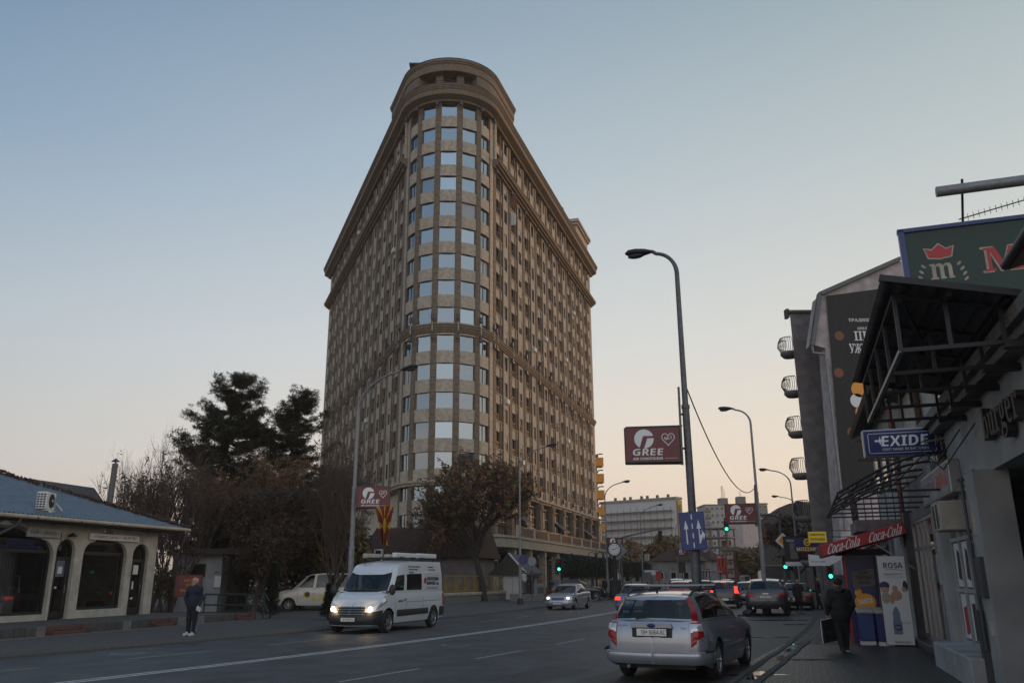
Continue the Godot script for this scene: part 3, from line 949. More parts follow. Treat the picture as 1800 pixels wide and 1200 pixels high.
		if m % 3 == 1:
			part("awning", MB.new().prism(PackedVector2Array([Vector2(0, 0), Vector2(1.3, -1.0), Vector2(1.3, -1.25), Vector2(0, -0.1)]), -1.6, 1.6, Transform3D(Basis(Vector3(0, 0, 1), Vector3.UP, Vector3(-1, 0, 0)), Vector3(tc, 7.9, 0.1))), "black", T, XR)
	part("laundry", MB.new().box(Vector3(0, 0, 0), Vector3(0.06, 1.7, 0.9)), "brick_red", T, XR * Transform3D(Basis(), Vector3(7.6, 45.1, 0.35))).set_meta("label", "red cloth hung out of a window")
	part("laundry", MB.new().box(Vector3(0, 0, 0), Vector3(0.06, 1.5, 0.7)), "white", T, XR * Transform3D(Basis(), Vector3(7.6, 42.6, 0.35))).set_meta("label", "white sheet hung out of a window")

# ---- vehicles: a body swept round its plan, with wheel arches, and a cabin lofted from the waist to the roof; front faces -z
class Car:
	var hw := 0.9
	var L := 4.5
	var plan := PackedVector2Array()        # right half, front centre to rear centre
	var nor := PackedVector2Array()
	var waist := []                          # (z, y)
	var roof := []
	var wr := 0.32
	var axles := []
	var sill := 0.22
	var ends := [0.22, 0.28]
	var rake := [0.1, 0.06]
	var arch := 0.07
	var step := 0.06
	var ins := 0.08
	func curve(p: Array, z: float) -> float:
		if z <= p[0][0]: return p[0][1]
		for i in p.size() - 1:
			if z <= p[i + 1][0]:
				var t: float = (z - p[i][0]) / (p[i + 1][0] - p[i][0])
				var a: float = p[maxi(i - 1, 0)][1]
				var b: float = p[mini(i + 2, p.size() - 1)][1]
				return lerpf(lerpf(p[i][1], p[i + 1][1], t), cubic_interpolate(p[i][1], p[i + 1][1], a, b, t), 0.6)
		return p[-1][1]
	func setup(nose: float, tail: float) -> void:
		var h := L * 0.5
		var c := [Vector2(0, -h), Vector2(0.45 * hw, -h + 0.025 * nose), Vector2(0.78 * hw, -h + 0.1 * nose), Vector2(0.93 * hw, -h + 0.3 * nose), Vector2(0.985 * hw, -h + 0.7 * nose), Vector2(hw, -0.1 * h), Vector2(hw, 0.1 * h), Vector2(0.985 * hw, h - 0.6 * tail), Vector2(0.94 * hw, h - 0.25 * tail), Vector2(0.82 * hw, h - 0.08 * tail), Vector2(0.48 * hw, h - 0.02 * tail), Vector2(0, h)]
		var d := PackedVector2Array()
		for i in c.size() - 1:
			var p0: Vector2 = c[maxi(i - 1, 0)] if i > 0 else Vector2(-c[1].x, c[1].y)
			var p3: Vector2 = c[i + 2] if i + 2 < c.size() else Vector2(-c[i].x, c[i].y)
			for k in 40: d.append((c[i] as Vector2).cubic_interpolate(c[i + 1], p0, p3, k / 40.0))
		d.append(c[-1])
		var acc := 0.0
		plan.append(d[0])
		for i in range(1, d.size()):
			acc += d[i].distance_to(d[i - 1])
			if acc >= step or i == d.size() - 1:
				plan.append(d[i]); acc = 0.0
		for i in plan.size():
			var a := plan[i - 1] if i > 0 else Vector2(-plan[1].x, plan[1].y)
			var b := plan[i + 1] if i < plan.size() - 1 else Vector2(-plan[i - 1].x, plan[i - 1].y)
			var t := (b - a).normalized()
			nor.append(Vector2(-t.y, t.x) * -1.0)
	func bottom(s: float) -> float:
		var p := at2(plan, s)
		var h := L * 0.5
		var y := lerpf(ends[0], sill, clampf((p.y + h) / 0.7, 0, 1))
		y = lerpf(y, ends[1], clampf((p.y - h + 0.7) / 0.5, 0, 1))
		return y
	func well(z: float) -> float:
		var y := -1.0
		for a in axles:
			var r := wr + arch
			if absf(z - a) < r: y = maxf(y, wr + sqrt(r * r - (z - a) * (z - a)))
		return y
	func at2(a: PackedVector2Array, s: float) -> Vector2:
		s = clampf(s, 0, a.size() - 1)
		var i := mini(int(s), a.size() - 2)
		return a[i].lerp(a[i + 1], s - i)
	func surf(s: float, y: float, side := 1.0, off := 0.0) -> Vector3:
		var p := at2(plan, s)
		var n := at2(nor, s).normalized()
		var yb := bottom(s)
		var yt := curve(waist, p.y)
		var v := clampf((y - yb) / maxf(yt - yb, 0.05), 0.0, 1.0)
		var inset := 0.05 * pow(1.0 - clampf(v / 0.35, 0, 1), 2) + ins * pow(clampf((v - 0.62) / 0.38, 0, 1), 2.2)
		var q := p + n * (off - inset)
		var z := q.y
		if p.y < 0: z += rake[0] * maxf(0, y - 0.45) * maxf(0, -n.y)
		else: z -= rake[1] * maxf(0, y - 0.55) * maxf(0, n.y)
		return Vector3(q.x * side, y, z)
	func s_front(x: float) -> float:
		for i in plan.size() - 1:
			if plan[i + 1].x >= x: return i + (x - plan[i].x) / maxf(plan[i + 1].x - plan[i].x, 1e-5)
		return 0.0
	func s_rear(x: float) -> float:
		for k in plan.size() - 1:
			var i := plan.size() - 1 - k
			if plan[i - 1].x >= x: return i - (x - plan[i].x) / maxf(plan[i - 1].x - plan[i].x, 1e-5)
		return 0.0
	func s_side(z: float) -> float:
		for i in plan.size() - 1:
			if plan[i + 1].y >= z: return i + (z - plan[i].y) / maxf(plan[i + 1].y - plan[i].y, 1e-5)
		return 0.0
	# a patch of skin between s0 and s1; y0, y1 at both ends
	func patch(b: MB, s0: float, s1: float, a0: float, a1: float, b0: float, b1: float, off := 0.012, side := 1.0) -> MB:
		var N := maxi(2, int(absf(s1 - s0)) + 1)
		var rows := []
		for k in 5:
			var line := PackedVector3Array()
			for i in N + 1:
				var t := float(i) / N
				var y0 := lerpf(a0, b0, t)
				var y1 := lerpf(a1, b1, t)
				var y := lerpf(y0, y1, k / 4.0)
				var o := off * (0.6 if k == 0 or k == 4 or i == 0 or i == N else 1.0)
				line.append(surf(lerpf(s0, s1, t), y, side, o))
			rows.append(line)
		return b.grid(rows, false, side > 0)
	func across(b: MB, rear: bool, x: float, y0: float, y1: float, off := 0.012) -> MB:   # a patch across the nose or tail
		for sd in [1.0, -1.0]:
			if rear: patch(b, plan.size() - 1, s_rear(x), y0, y1, y0, y1, off, sd)
			else: patch(b, 0, s_front(x), y0, y1, y0, y1, off, sd)
		return b

var wheel_cache := {}
func wheel_mesh(r: float, w: float, spokes: int, mt: String) -> Array:
	var key := "%s %s %d %s" % [r, w, spokes, mt]
	if wheel_cache.has(key): return wheel_cache[key]
	var X := Transform3D(Basis(Vector3(0, 1, 0), Vector3(1, 0, 0), Vector3(0, 0, -1)), Vector3.ZERO)
	var h := w * 0.5
	var ri := r * 0.66
	var ty := MB.new().lathe([[ri, -h * 0.9], [r * 0.9, -h], [r * 0.985, -h * 0.75], [r, 0], [r * 0.985, h * 0.75], [r * 0.9, h], [ri, h * 0.9], [ri * 0.97, h * 0.5]], X, 24).mesh(MT["rubber"])
	var rm := MB.new().lathe([[ri, h * 0.86], [ri * 0.93, h * 0.8], [ri * 0.9, h * 0.3]], X, 24)
	rm.lathe([[0.001, h * 0.86], [r * 0.12, h * 0.84], [r * 0.16, h * 0.7], [r * 0.18, h * 0.3]], X, 12)
	for i in spokes:
		var a := TAU * i / spokes
		var bs := Basis(Vector3(1, 0, 0), a)
		rm.box(bs * Vector3(h * 0.66, ri * 0.52, 0), Vector3(h * 0.3, ri * 0.86, r * (0.62 / spokes)), bs)
	var bk := MB.new().lathe([[0.001, h * 0.2], [ri, h * 0.2]], X, 16).mesh(MT["black"])
	wheel_cache[key] = [ty, rm.mesh(MT[mt]), bk]
	return wheel_cache[key]

func make_car(T: Node3D, k: Dictionary) -> Car:
	var C := Car.new()
	C.hw = k.W * 0.5
	C.L = k.L
	C.waist = k.waist
	C.roof = k.roof
	C.wr = k.get("wr", 0.32)
	C.axles = k.axles
	C.sill = k.get("sill", 0.2)
	C.ends = k.get("ends", [0.22, 0.28])
	C.rake = k.get("rake", [0.12, 0.06])
	C.step = k.get("step", 0.07)
	C.ins = k.get("ins", 0.08)
	C.arch = k.get("arch", 0.06)
	C.setup(k.get("nose", 1.0), k.get("tail", 1.0))
	var pm: String = k.paint
	var body := MB.new()
	var n := C.plan.size()
	var vs := [0.0, 0.08, 0.22, 0.4, 0.55, 0.68, 0.8, 0.9, 0.96, 1.0]
	for sd in [1.0, -1.0]:
		var rows := []
		for v in vs:
			var line := PackedVector3Array()
			for j in n:
				var p := C.plan[j]
				var yb := C.bottom(j)
				var yt := C.curve(C.waist, p.y)
				var y := lerpf(yb, yt, v)
				if p.x > 0.8 * C.hw: y = maxf(y, minf(C.well(p.y), yt - 0.03 * (1.0 - v)))
				line.append(C.surf(j, y, sd))
			rows.append(line)
		body.grid(rows, false, sd > 0)
	# deck: bonnet and tail, open under the cabin
	var ring: Array = k.ring
	var z_cowl: float = ring[0][1] + 0.05
	var z_tail: float = ring[-1][1] - 0.05
	var hood := MB.new()
	var seg := func(lo: float, hi: float, out: MB) -> void:
		var rows := []
		for j in n:
			if C.plan[j].y < lo - 0.08 or C.plan[j].y > hi + 0.08: continue
			var yt := C.curve(C.waist, C.plan[j].y)
			var e := C.surf(j, yt)
			var line := PackedVector3Array()
			for i in 9:
				var u := -1.0 + i / 4.0
				line.append(Vector3(e.x * u, e.y + k.get("crown", 0.05) * (1.0 - pow(absf(u), 2.6)) * clampf(e.x / C.hw * 1.3, 0, 1), e.z))
			rows.append(line)
		if rows.size() > 1: out.grid(rows, false, true)
	seg.call(-C.L, z_cowl, hood)
	seg.call(z_tail, C.L, body)
	# cabin
	var glassp := {}
	var gl: String = k.get("glass", "car_glass")
	for sd in [1.0, -1.0]:
		for i in ring.size() - 1:
			var A: Array = ring[i]
			var B: Array = ring[i + 1]
			var cls: String = A[4]
			var th: float = A[5] if A.size() > 5 else 0.93
			var rows_t := [0.0, 0.07, 0.07 + (th - 0.07) * 0.33, 0.07 + (th - 0.07) * 0.66, th, 1.0]
			for q in 3:
				var r0: int = [0, 1, 4][q]
				var r1: int = [1, 4, 5][q]
				var rows := []
				for r in range(r0, r1 + 1):
					var t: float = rows_t[r]
					var line := PackedVector3Array()
					for j in 5:
						var u := j / 4.0
						var lo := Vector3(lerpf(A[0], B[0], u), 0, lerpf(A[1], B[1], u))
						var hi := Vector3(lerpf(A[2], B[2], u), 0, lerpf(A[3], B[3], u))
						lo.y = C.curve(C.waist, lo.z) + k.get("crown", 0.05) * 0.5 * (1.0 - absf(lo.x) / C.hw)
						hi.y = C.curve(C.roof, hi.z)
						var p := lo.lerp(hi, t)
						p.x *= 1.0 + 0.035 * sin(PI * t)
						line.append(Vector3(p.x * sd, p.y, p.z))
					rows.append(line)
				if cls == "body" or (q != 1 and cls != "black" and not cls.begins_with("lens")):
					body.grid(rows, false, sd > 0)
				else:
					var key := cls + ("" if cls in ["windshield", "rear_window"] else str(i) + str(sd))
					if not glassp.has(key): glassp[key] = [MB.new(), cls]
					glassp[key][0].grid(rows, false, sd > 0)
	var rows2 := []
	for i in ring.size():
		var line := PackedVector3Array()
		var A: Array = ring[i]
		for j in 9:
			var u := -1.0 + j / 4.0
			line.append(Vector3(A[2] * u, C.curve(C.roof, A[3]) + k.get("roof_crown", 0.035) * (1.0 - u * u) * clampf(A[2] * 2.0, 0, 1), A[3]))
		if i > 0:
			for f in [0.33, 0.66]:
				var mid := PackedVector3Array()
				for j in 9:
					var pv: PackedVector3Array = rows2[-1] if f < 0.5 else rows2[-2]
					var z := lerpf(ring[i - 1][3], A[3], f)
					var u := -1.0 + j / 4.0
					var x := lerpf(ring[i - 1][2], A[2], f)
					mid.append(Vector3(x * u, C.curve(C.roof, z) + k.get("roof_crown", 0.035) * (1.0 - u * u) * clampf(x * 2.0, 0, 1), z))
				rows2.append(mid)
		rows2.append(line)
	body.grid(rows2, false, true)
	var bo := part("body", body, pm, T)
	if k.get("label_body"): bo.set_meta("label", k.label_body)
	part("bonnet", hood, pm, T)
	for key in glassp:
		var cls: String = glassp[key][1]
		var mt := gl
		if cls == "black": mt = "plastic"
		elif cls.begins_with("lens"): mt = cls
		elif cls == "panel": mt = pm
		var nm := cls
		if cls == "black": nm = "pillar"
		elif cls.begins_with("lens"): nm = "tail_light"
		part(nm, glassp[key][0], mt, T)
	# chassis and cabin inside
	var hl: float = C.L * 0.5
	var ub := MB.new()
	ub.box(Vector3(0, C.sill + 0.12, 0), Vector3(k.W - 0.5, 0.2, k.L - 0.5))
	ub.box(Vector3(0, C.sill + 0.16, (C.axles[0] + C.axles[1]) * 0.5), Vector3(k.W - 0.12, 0.12, C.axles[1] - C.axles[0] - 2.0 * C.wr - 0.2))
	ub.box(Vector3(0, 0.48, -hl + 0.6), Vector3(k.W - 0.55, 0.3, 0.8)).box(Vector3(0, 0.5, hl - 0.55), Vector3(k.W - 0.55, 0.3, 0.7))
	part("chassis", ub, "black", T)
	if k.get("inside", true):
		var it := MB.new()
		var zy: float = C.curve(C.waist, 0.0)
		it.bevel(Vector3(0, zy - 0.1, ring[0][1] + 0.35), Vector3(k.W - 0.35, 0.25, 0.5), 0.08)
		part("dashboard", it, "plastic", T)
		for r in [ring[2][1] + 0.75, ring[2][1] + 1.65]:
			for sx in [-1, 1]:
				it = MB.new()
				it.bevel(Vector3(sx * 0.37, zy - 0.32, r), Vector3(0.5, 0.16, 0.5), 0.05)
				it.bevel(Vector3(sx * 0.37, zy - 0.02, r + 0.27), Vector3(0.48, 0.62, 0.14), 0.06, Basis(Vector3(1, 0, 0), 0.25))
				it.bevel(Vector3(sx * 0.37, zy + 0.36, r + 0.36), Vector3(0.27, 0.18, 0.1), 0.04)
				part("seat", it, "plastic", T)
	var wm := wheel_mesh(C.wr, k.get("tw", 0.2), k.get("spokes", 7), k.get("rim", "alloy"))
	for a in C.axles:
		for sd in [1, -1]:
			var wn := Node3D.new()
			wn.name = "wheel"
			T.add_child(wn, true)
			wn.transform = Transform3D(Basis(Vector3.UP, 0.0 if sd > 0 else PI), Vector3(sd * (C.hw - 0.115), C.wr, a))
			obj("tyre", wm[0], wn)
			obj("rim", wm[1], wn)
			obj("brake_drum", wm[2], wn)
	# mirrors
	if k.get("mirrors", true):
		for sd in [1, -1]:
			var mz: float = ring[2][1] - 0.02 + k.get("mz", 0.0)
			var my: float = C.curve(C.waist, mz) + k.get("my", 0.08)
			var ms: Vector3 = k.get("ms", Vector3(0.22, 0.15, 0.12))
			part("wing_mirror", MB.new().ball(Vector3(sd * (C.hw + ms.x * 0.42), my, mz), ms * 0.5, Basis(), 12).box(Vector3(sd * (C.hw - 0.03), my - 0.05, mz), Vector3(0.16, 0.04, 0.05)), k.get("mm", "plastic"), T)
	return C
func lamp_of(T: Node3D, b: MB, called: String, m: String) -> MeshInstance3D:
	return part(called, b, m, T)
func plate(T: Node3D, C: Car, rear: bool, y: float, s: String, off := 0.02) -> void:
	var p := C.surf(C.plan.size() - 1 if rear else 0, y, 1.0, off)
	var xf := Transform3D(Basis(Vector3.UP, 0.0 if rear else PI), p)
	var f := part("number_plate", MB.new().box(Vector3.ZERO, Vector3(0.56, 0.15, 0.012)), "black", T, xf)
	part("plate_face", MB.new().box(Vector3(0, 0, 0.008), Vector3(0.52, 0.115, 0.006)), "letter_white", f)
	if s:
		text(s, 0.42, 0.075, Transform3D(Basis(), Vector3(0.03, 0, 0.011)), "letter_black", f)

func estate_car() -> void:                      # the silver estate parked on the verge
	var T := thing("estate_car", "silver estate car with roof bars parked on the verge, seen from behind", "car", Vector3(3.4, 0, -17.1), -deg_to_rad(25.5))
	var C := make_car(T, {"W": 1.81, "L": 4.8, "paint": "paint_silver", "wr": 0.325, "axles": [-1.45, 1.3], "step": 0.05, "ends": [0.2, 0.3], "glass": "car_glass_clear", "ins": 0.07, "tail": 0.8, "rake": [0.15, 0.05],
		"waist": [[-2.4, 0.68], [-2.1, 0.8], [-1.3, 0.92], [-0.9, 0.95], [1.0, 0.99], [2.4, 1.0]], "roof": [[-0.5, 1.36], [0.0, 1.43], [0.9, 1.45], [1.7, 1.42], [2.2, 1.36]],
		"ring": [[0.0, -1.38, 0.0, -0.5, "windshield"], [0.5, -1.28, 0.42, -0.46, "windshield"], [0.72, -1.05, 0.55, -0.38, "body"], [0.79, -0.9, 0.585, -0.28, "side_window"], [0.815, 0.12, 0.62, 0.15, "black"], [0.815, 0.2, 0.62, 0.23, "side_window"], [0.81, 1.0, 0.62, 1.0, "black"], [0.81, 1.08, 0.62, 1.08, "side_window"], [0.79, 1.98, 0.605, 1.8, "body"], [0.755, 2.14, 0.59, 1.96, "lens_red"], [0.67, 2.26, 0.535, 2.06, "rear_window"], [0.4, 2.33, 0.32, 2.12, "rear_window"], [0.0, 2.35, 0.0, 2.14, "body"]]})
	var n := C.plan.size() - 1
	var b := MB.new()
	C.across(b, true, 0.62, 0.49, 0.985, 0.014)
	part("tailgate", b, "paint_silver", T)
	b = MB.new()
	for sd in [1.0, -1.0]: C.patch(b, n, C.s_side(1.72), 0.31, 0.5, 0.31, 0.53, 0.06, sd)
	part("rear_bumper", b, "paint_silver", T)
	b = MB.new()
	for sd in [1.0, -1.0]: C.patch(b, n, C.s_rear(0.86), 0.485, 0.51, 0.485, 0.51, 0.063, sd)
	part("bumper_step", b, "paint_silver", T)
	for sd in [1.0, -1.0]:
		part("bumper_rub_strip", C.patch(MB.new(), C.s_rear(0.83), C.s_side(1.9), 0.5, 0.55, 0.5, 0.55, 0.08, sd), "plastic", T)
		var s0 := C.s_rear(0.655)
		var s1 := C.s_rear(0.845)
		var tl := part("tail_light", C.patch(MB.new(), s0, s1, 0.66, 0.98, 0.76, 0.98, 0.022, sd), "lens_red", T)
		part("reversing_lens", C.patch(MB.new(), s0, s1, 0.82, 0.96, 0.84, 0.96, 0.03, sd), "lens_white", tl)
		part("tail_light_foot", C.patch(MB.new(), s0, C.s_rear(0.75), 0.58, 0.7, 0.66, 0.72, 0.022, sd), "lens_red", tl)
		part("door_handle", C.patch(MB.new(), C.s_side(0.02), C.s_side(0.2), 0.78, 0.81, 0.79, 0.82, 0.035, sd), "paint_silver", T)
		part("door_handle", C.patch(MB.new(), C.s_side(0.85), C.s_side(1.03), 0.79, 0.82, 0.8, 0.83, 0.035, sd), "paint_silver", T)
		part("rub_strip", C.patch(MB.new(), C.s_side(-0.95), C.s_side(0.85), 0.5, 0.55, 0.5, 0.55, 0.025, sd), "paint_silver", T)
		for z in [-0.93, 0.16, 1.0]: part("door_gap", C.patch(MB.new(), C.s_side(z), C.s_side(z + 0.012), 0.3, 0.95, 0.3, 0.95, 0.003, sd), "black", T)
		part("roof_rail", MB.new().tube([Vector3(sd * 0.57, 1.42, -0.2), Vector3(sd * 0.58, 1.49, 0.0), Vector3(sd * 0.59, 1.51, 0.8), Vector3(sd * 0.575, 1.48, 1.7), Vector3(sd * 0.56, 1.4, 1.9)], [0.018], 8), "plastic", T)
		part("headlight", C.patch(MB.new(), C.s_front(0.45), C.s_side(-1.95), 0.58, 0.7, 0.64, 0.76, 0.012, sd), "lens_white", T)
	for z in [0.15, 1.35]:
		var bar := part("roof_bar", MB.new().bevel(Vector3(0, 1.575, z), Vector3(1.3, 0.032, 0.07), 0.01), "alloy", T)
		for sd in [1, -1]: part("bar_foot", MB.new().bevel(Vector3(sd * 0.54, 1.53, z), Vector3(0.2, 0.075, 0.09), 0.02), "plastic", bar)
	var pc := C.surf(n, 0.83, 1.0, 0.0)
	var hs := part("plate_recess", MB.new().bevel(Vector3(0, 0.925, pc.z + 0.03), Vector3(0.72, 0.085, 0.035), 0.012), "paint_silver", T)
	part("recess_back", MB.new().box(Vector3(0, 0.825, pc.z + 0.018), Vector3(0.7, 0.18, 0.012)), "plastic", hs)
	plate(T, C, true, 0.82, "SK   6064 AC", 0.04)
	part("plate_mark", MB.new().box(Vector3(-0.085, 0.825, C.surf(n, 0.82).z + 0.052), Vector3(0.028, 0.028, 0.006)), "sign_red", T)
	var em := part("badge", MB.new().lathe([[0.001, 0.008], [0.05, 0.008], [0.056, 0.0]], Transform3D(Basis(Vector3(1.35, 0, 0), Vector3(0, 0, 1), Vector3(0, -0.62, 0)), Vector3(0, 0.93, pc.z + 0.05)), 18), "sign_navy", T)
	text("MONDEO", 0.2, 0.03, Transform3D(Basis(), Vector3(-0.52, 0.925, C.surf(C.s_rear(0.52), 0.925).z + 0.018)), "chrome", T)
	text("TDCi", 0.11, 0.028, Transform3D(Basis(), Vector3(0.54, 0.89, C.surf(C.s_rear(0.54), 0.89).z + 0.018)), "chrome", T)
	b = MB.new()
	b.bar(Vector3(-0.3, 1.04, C.L * 0.5 - 0.07), Vector3(0.05, 1.05, C.L * 0.5 - 0.08), 0.02)
	part("rear_wiper", b, "plastic", T)
	part("exhaust_pipe", MB.new().cyl(Vector3(-0.45, 0.27, 2.1), Vector3(-0.45, 0.26, 2.36), 0.03, 10), "steel", T)
	part("aerial", MB.new().ball(Vector3(0, 1.47, 1.95), Vector3(0.02, 0.03, 0.04)), "plastic", T)
	part("parcel_shelf", MB.new().box(Vector3(0, 0.94, 1.75), Vector3(1.4, 0.02, 0.8)), "plastic", T)

func panel_van(T: Node3D, k: Dictionary) -> Car:
	return make_car(T, k)

func white_van() -> void:
	var az := deg_to_rad(19.5)
	var f := gp(611, 1114)
	var T := thing("delivery_van", "white high-roofed van with lit headlights and roof rack driving along the road", "van", f + Vector3(sin(az), 0, -cos(az)) * 2.75, PI - az)
	var C := make_car(T, {"W": 2.07, "L": 5.5, "paint": "paint_white", "wr": 0.36, "tw": 0.22, "spokes": 6, "axles": [-1.86, 1.72], "step": 0.06, "ends": [0.24, 0.35], "sill": 0.3, "ins": 0.05, "nose": 1.5, "tail": 0.5, "rake": [0.35, 0.02], "crown": 0.06, "glass": "car_glass", "roof_crown": 0.06, "arch": 0.08,
		"waist": [[-2.75, 0.86], [-2.55, 1.02], [-2.2, 1.16], [-1.75, 1.3], [-1.2, 1.28], [2.75, 1.28]], "roof": [[-1.35, 1.93], [-1.1, 2.1], [-0.75, 2.24], [-0.2, 2.33], [2.7, 2.36]],
		"ring": [[0.0, -2.0, 0.0, -1.38, "windshield"], [0.55, -1.94, 0.5, -1.34, "windshield"], [0.86, -1.76, 0.78, -1.22, "body"], [0.96, -1.55, 0.87, -1.0, "side_window", 0.62], [0.975, -0.72, 0.89, -0.62, "body"], [0.98, -0.5, 0.89, -0.46, "side_window", 0.6], [0.985, 0.72, 0.9, 0.72, "body"], [0.985, 1.6, 0.9, 1.6, "body"], [0.975, 2.55, 0.885, 2.5, "body"], [0.9, 2.68, 0.83, 2.62, "body"], [0.0, 2.72, 0.0, 2.66, "body"]],
		"ms": Vector3(0.26, 0.36, 0.16), "my": 0.12, "mz": -0.12})
	var n := C.plan.size() - 1
	var b := MB.new()
	for sd in [1.0, -1.0]: C.patch(b, 0, C.s_side(-2.24), 0.26, 0.62, 0.28, 0.74, 0.03, sd)
	part("front_bumper", b, "plastic", T)
	b = MB.new()
	C.across(b, false, 0.52, 0.56, 0.84, 0.035)
	var g := part("grille", b, "black", T)
	for y in [0.6, 0.68, 0.76, 0.83]:
		b = MB.new()
		C.across(b, false, 0.5, y, y + 0.025, 0.05)
		part("grille_bar", b, "alloy", g)
	for sd in [1.0, -1.0]:
		var hd := part("headlight", C.patch(MB.new(), C.s_front(0.55), C.s_side(-2.0), 0.62, 0.86, 0.98, 1.18, 0.018, sd), "lens_white", T)
		var c := C.surf(C.s_front(0.7), 0.77, sd, 0.03)
		part("lamp_glow", MB.new().ball(c, Vector3(0.09, 0.09, 0.05)), "glow_head", hd)
		var lt := OmniLight3D.new()
		lt.name = "headlight_beam"
		lt.position = c + Vector3(0, 0, -0.12)
		lt.light_energy = 0.12
		lt.light_color = Color(1.0, 0.85, 0.6)
		lt.light_size = 0.08
		lt.omni_range = 12
		lt.omni_attenuation = 2.0
		lt.shadow_enabled = true
		T.add_child(lt, true)
		part("side_moulding", C.patch(MB.new(), C.s_side(-1.3), C.s_side(1.2), 0.5, 0.72, 0.52, 0.72, 0.03, sd), "plastic", T)
		part("side_moulding", C.patch(MB.new(), C.s_side(2.2), C.s_rear(0.4), 0.4, 0.74, 0.4, 0.74, 0.03, sd), "plastic", T)
		part("door_handle", C.patch(MB.new(), C.s_side(-0.82), C.s_side(-0.62), 1.02, 1.06, 1.02, 1.06, 0.04, sd), "plastic", T)
		for z in [-1.42, -0.6, 0.78]: part("door_gap", C.patch(MB.new(), C.s_side(z), C.s_side(z + 0.014), 0.4, 1.27, 0.4, 1.27, 0.004, sd), "lamp_grey", T)
		part("body_crease", C.patch(MB.new(), C.s_side(-0.6), C.s_side(2.3), 0.955, 0.968, 0.955, 0.968, 0.005, sd), "lamp_grey", T)
		part("tail_light", C.patch(MB.new(), C.s_side(2.5), C.s_rear(0.85), 0.78, 1.2, 0.78, 1.2, 0.02, sd), "lens_red", T)
	plate(T, C, false, 0.45, "KA 5036 AC", 0.05)
	part("badge", MB.new().prism(PackedVector2Array([Vector2(0, 0.09), Vector2(0.06, 0), Vector2(0, -0.09), Vector2(-0.06, 0)]), 0, 0.02, Transform3D(Basis(Vector3(-1, 0, 0), Vector3(0, 0.9, 0.3), Vector3(0, 0.3, -0.9)), C.surf(0, 0.93, 1.0, 0.015))), "chrome", T)
	# the near side (driver's left) carries print; x is +: front faces -z, its left is -x
	var sx := -1.0
	var side := Basis(Vector3(0, 0, 1), Vector3.UP, Vector3(-1, 0, 0))
	var lines := [["Монтажа на системи за видео надзор", 0.95, 2.16, -0.05], ["Климатизација и вентилација", 0.72, 2.06, -0.16], ["Градежништво", 0.4, 1.96, -0.32], ["Соларни системи", 0.48, 2.16, 1.35], ["Електро инсталации", 0.6, 2.06, 1.42], ["Вградување на алармни системи", 0.9, 1.96, 1.55]]
	for l in lines:
		var t: float = (l[2] - 1.28) / (2.36 - 1.28)
		text(l[0], l[1], 0.06, Transform3D(side, Vector3(sx * (lerpf(0.985, 0.9, t) * (1.0 + 0.035 * sin(PI * t)) + 0.006), l[2], l[3] + 0.2)), "letter_black", T, "Droid Sans", true)
	var pnl := part("print_panel", MB.new().bevel(Vector3(sx * 0.98, 1.66, 1.55), Vector3(0.03, 0.62, 1.45), 0.01), "paint_white", T)
	text("ЕЛЕКТРОТЕХНИКА", 1.05, 0.12, Transform3D(side, Vector3(sx * 1.0, 1.74, 1.65)), "letter_black", pnl, "Droid Sans", true)
	text("МАРКЕТИНГ .мк", 1.05, 0.12, Transform3D(side, Vector3(sx * 1.0, 1.58, 1.65)), "letter_black", pnl, "Droid Sans", true)
	text("• 02 3110 • 070 222 • 044", 1.0, 0.05, Transform3D(side, Vector3(sx * 1.0, 1.41, 1.6)), "letter_black", pnl)
	part("print_mark", MB.new().cyl(Vector3(sx * 0.99, 1.68, 0.98), Vector3(sx * 1.002, 1.68, 0.98), 0.11, 16), "sign_red", pnl)
	text("ЕЛЕКТРОТЕХНИКА", 0.36, 0.05, Transform3D(side, C.surf(C.s_side(-1.05), 1.0, -1.0, 0.012)), "letter_black", T)
	# rack with boxes and tubes on the roof
	b = MB.new()
	for z in [-0.5, 0.4, 1.2, 2.1]:
		b.box(Vector3(0, 2.47, z), Vector3(1.7, 0.05, 0.06))
		for sd in [1, -1]: b.box(Vector3(sd * 0.8, 2.42, z), Vector3(0.05, 0.1, 0.08))
	part("roof_rack", b, "plastic", T)
	for q in [[0.62, -0.3, 2.55, 1.1], [0.62, 1.6, 2.56, 1.7], [-0.6, 0.05, 2.56, 1.9], [-0.6, 1.75, 2.58, 1.5]]:
		part("roof_tube", MB.new().bevel(Vector3(q[0], q[2], q[1] + 0.1), Vector3(0.2, 0.16, q[3]), 0.03), "tower_beige" if q[0] > 0 else "white", T)
	part("aerial", MB.new().cyl(Vector3(0.45, 2.2, -1.0), Vector3(0.45, 2.5, -0.85), 0.008, 5), "plastic", T)
	b = MB.new()
	b.bar(Vector3(0.75, 1.36, -1.9), Vector3(-0.15, 1.4, -1.98), 0.025).bar(Vector3(-0.1, 1.38, -2.0), Vector3(-0.8, 1.38, -1.82), 0.025)
	part("wipers", b, "plastic", T)
	part("paper_on_dashboard", MB.new().box(Vector3(0.5, 1.36, -1.62), Vector3(0.4, 0.01, 0.25), Basis(Vector3(1, 0, 0), 0.2)), "white", T)
	part("steering_wheel", MB.new().lathe([[0.2, 0.0], [0.22, 0.02], [0.2, 0.04], [0.18, 0.02], [0.2, 0.0]], Transform3D(Basis(Vector3(1, 0, 0), 0.9), Vector3(-0.45, 1.35, -1.35)), 20), "plastic", T)

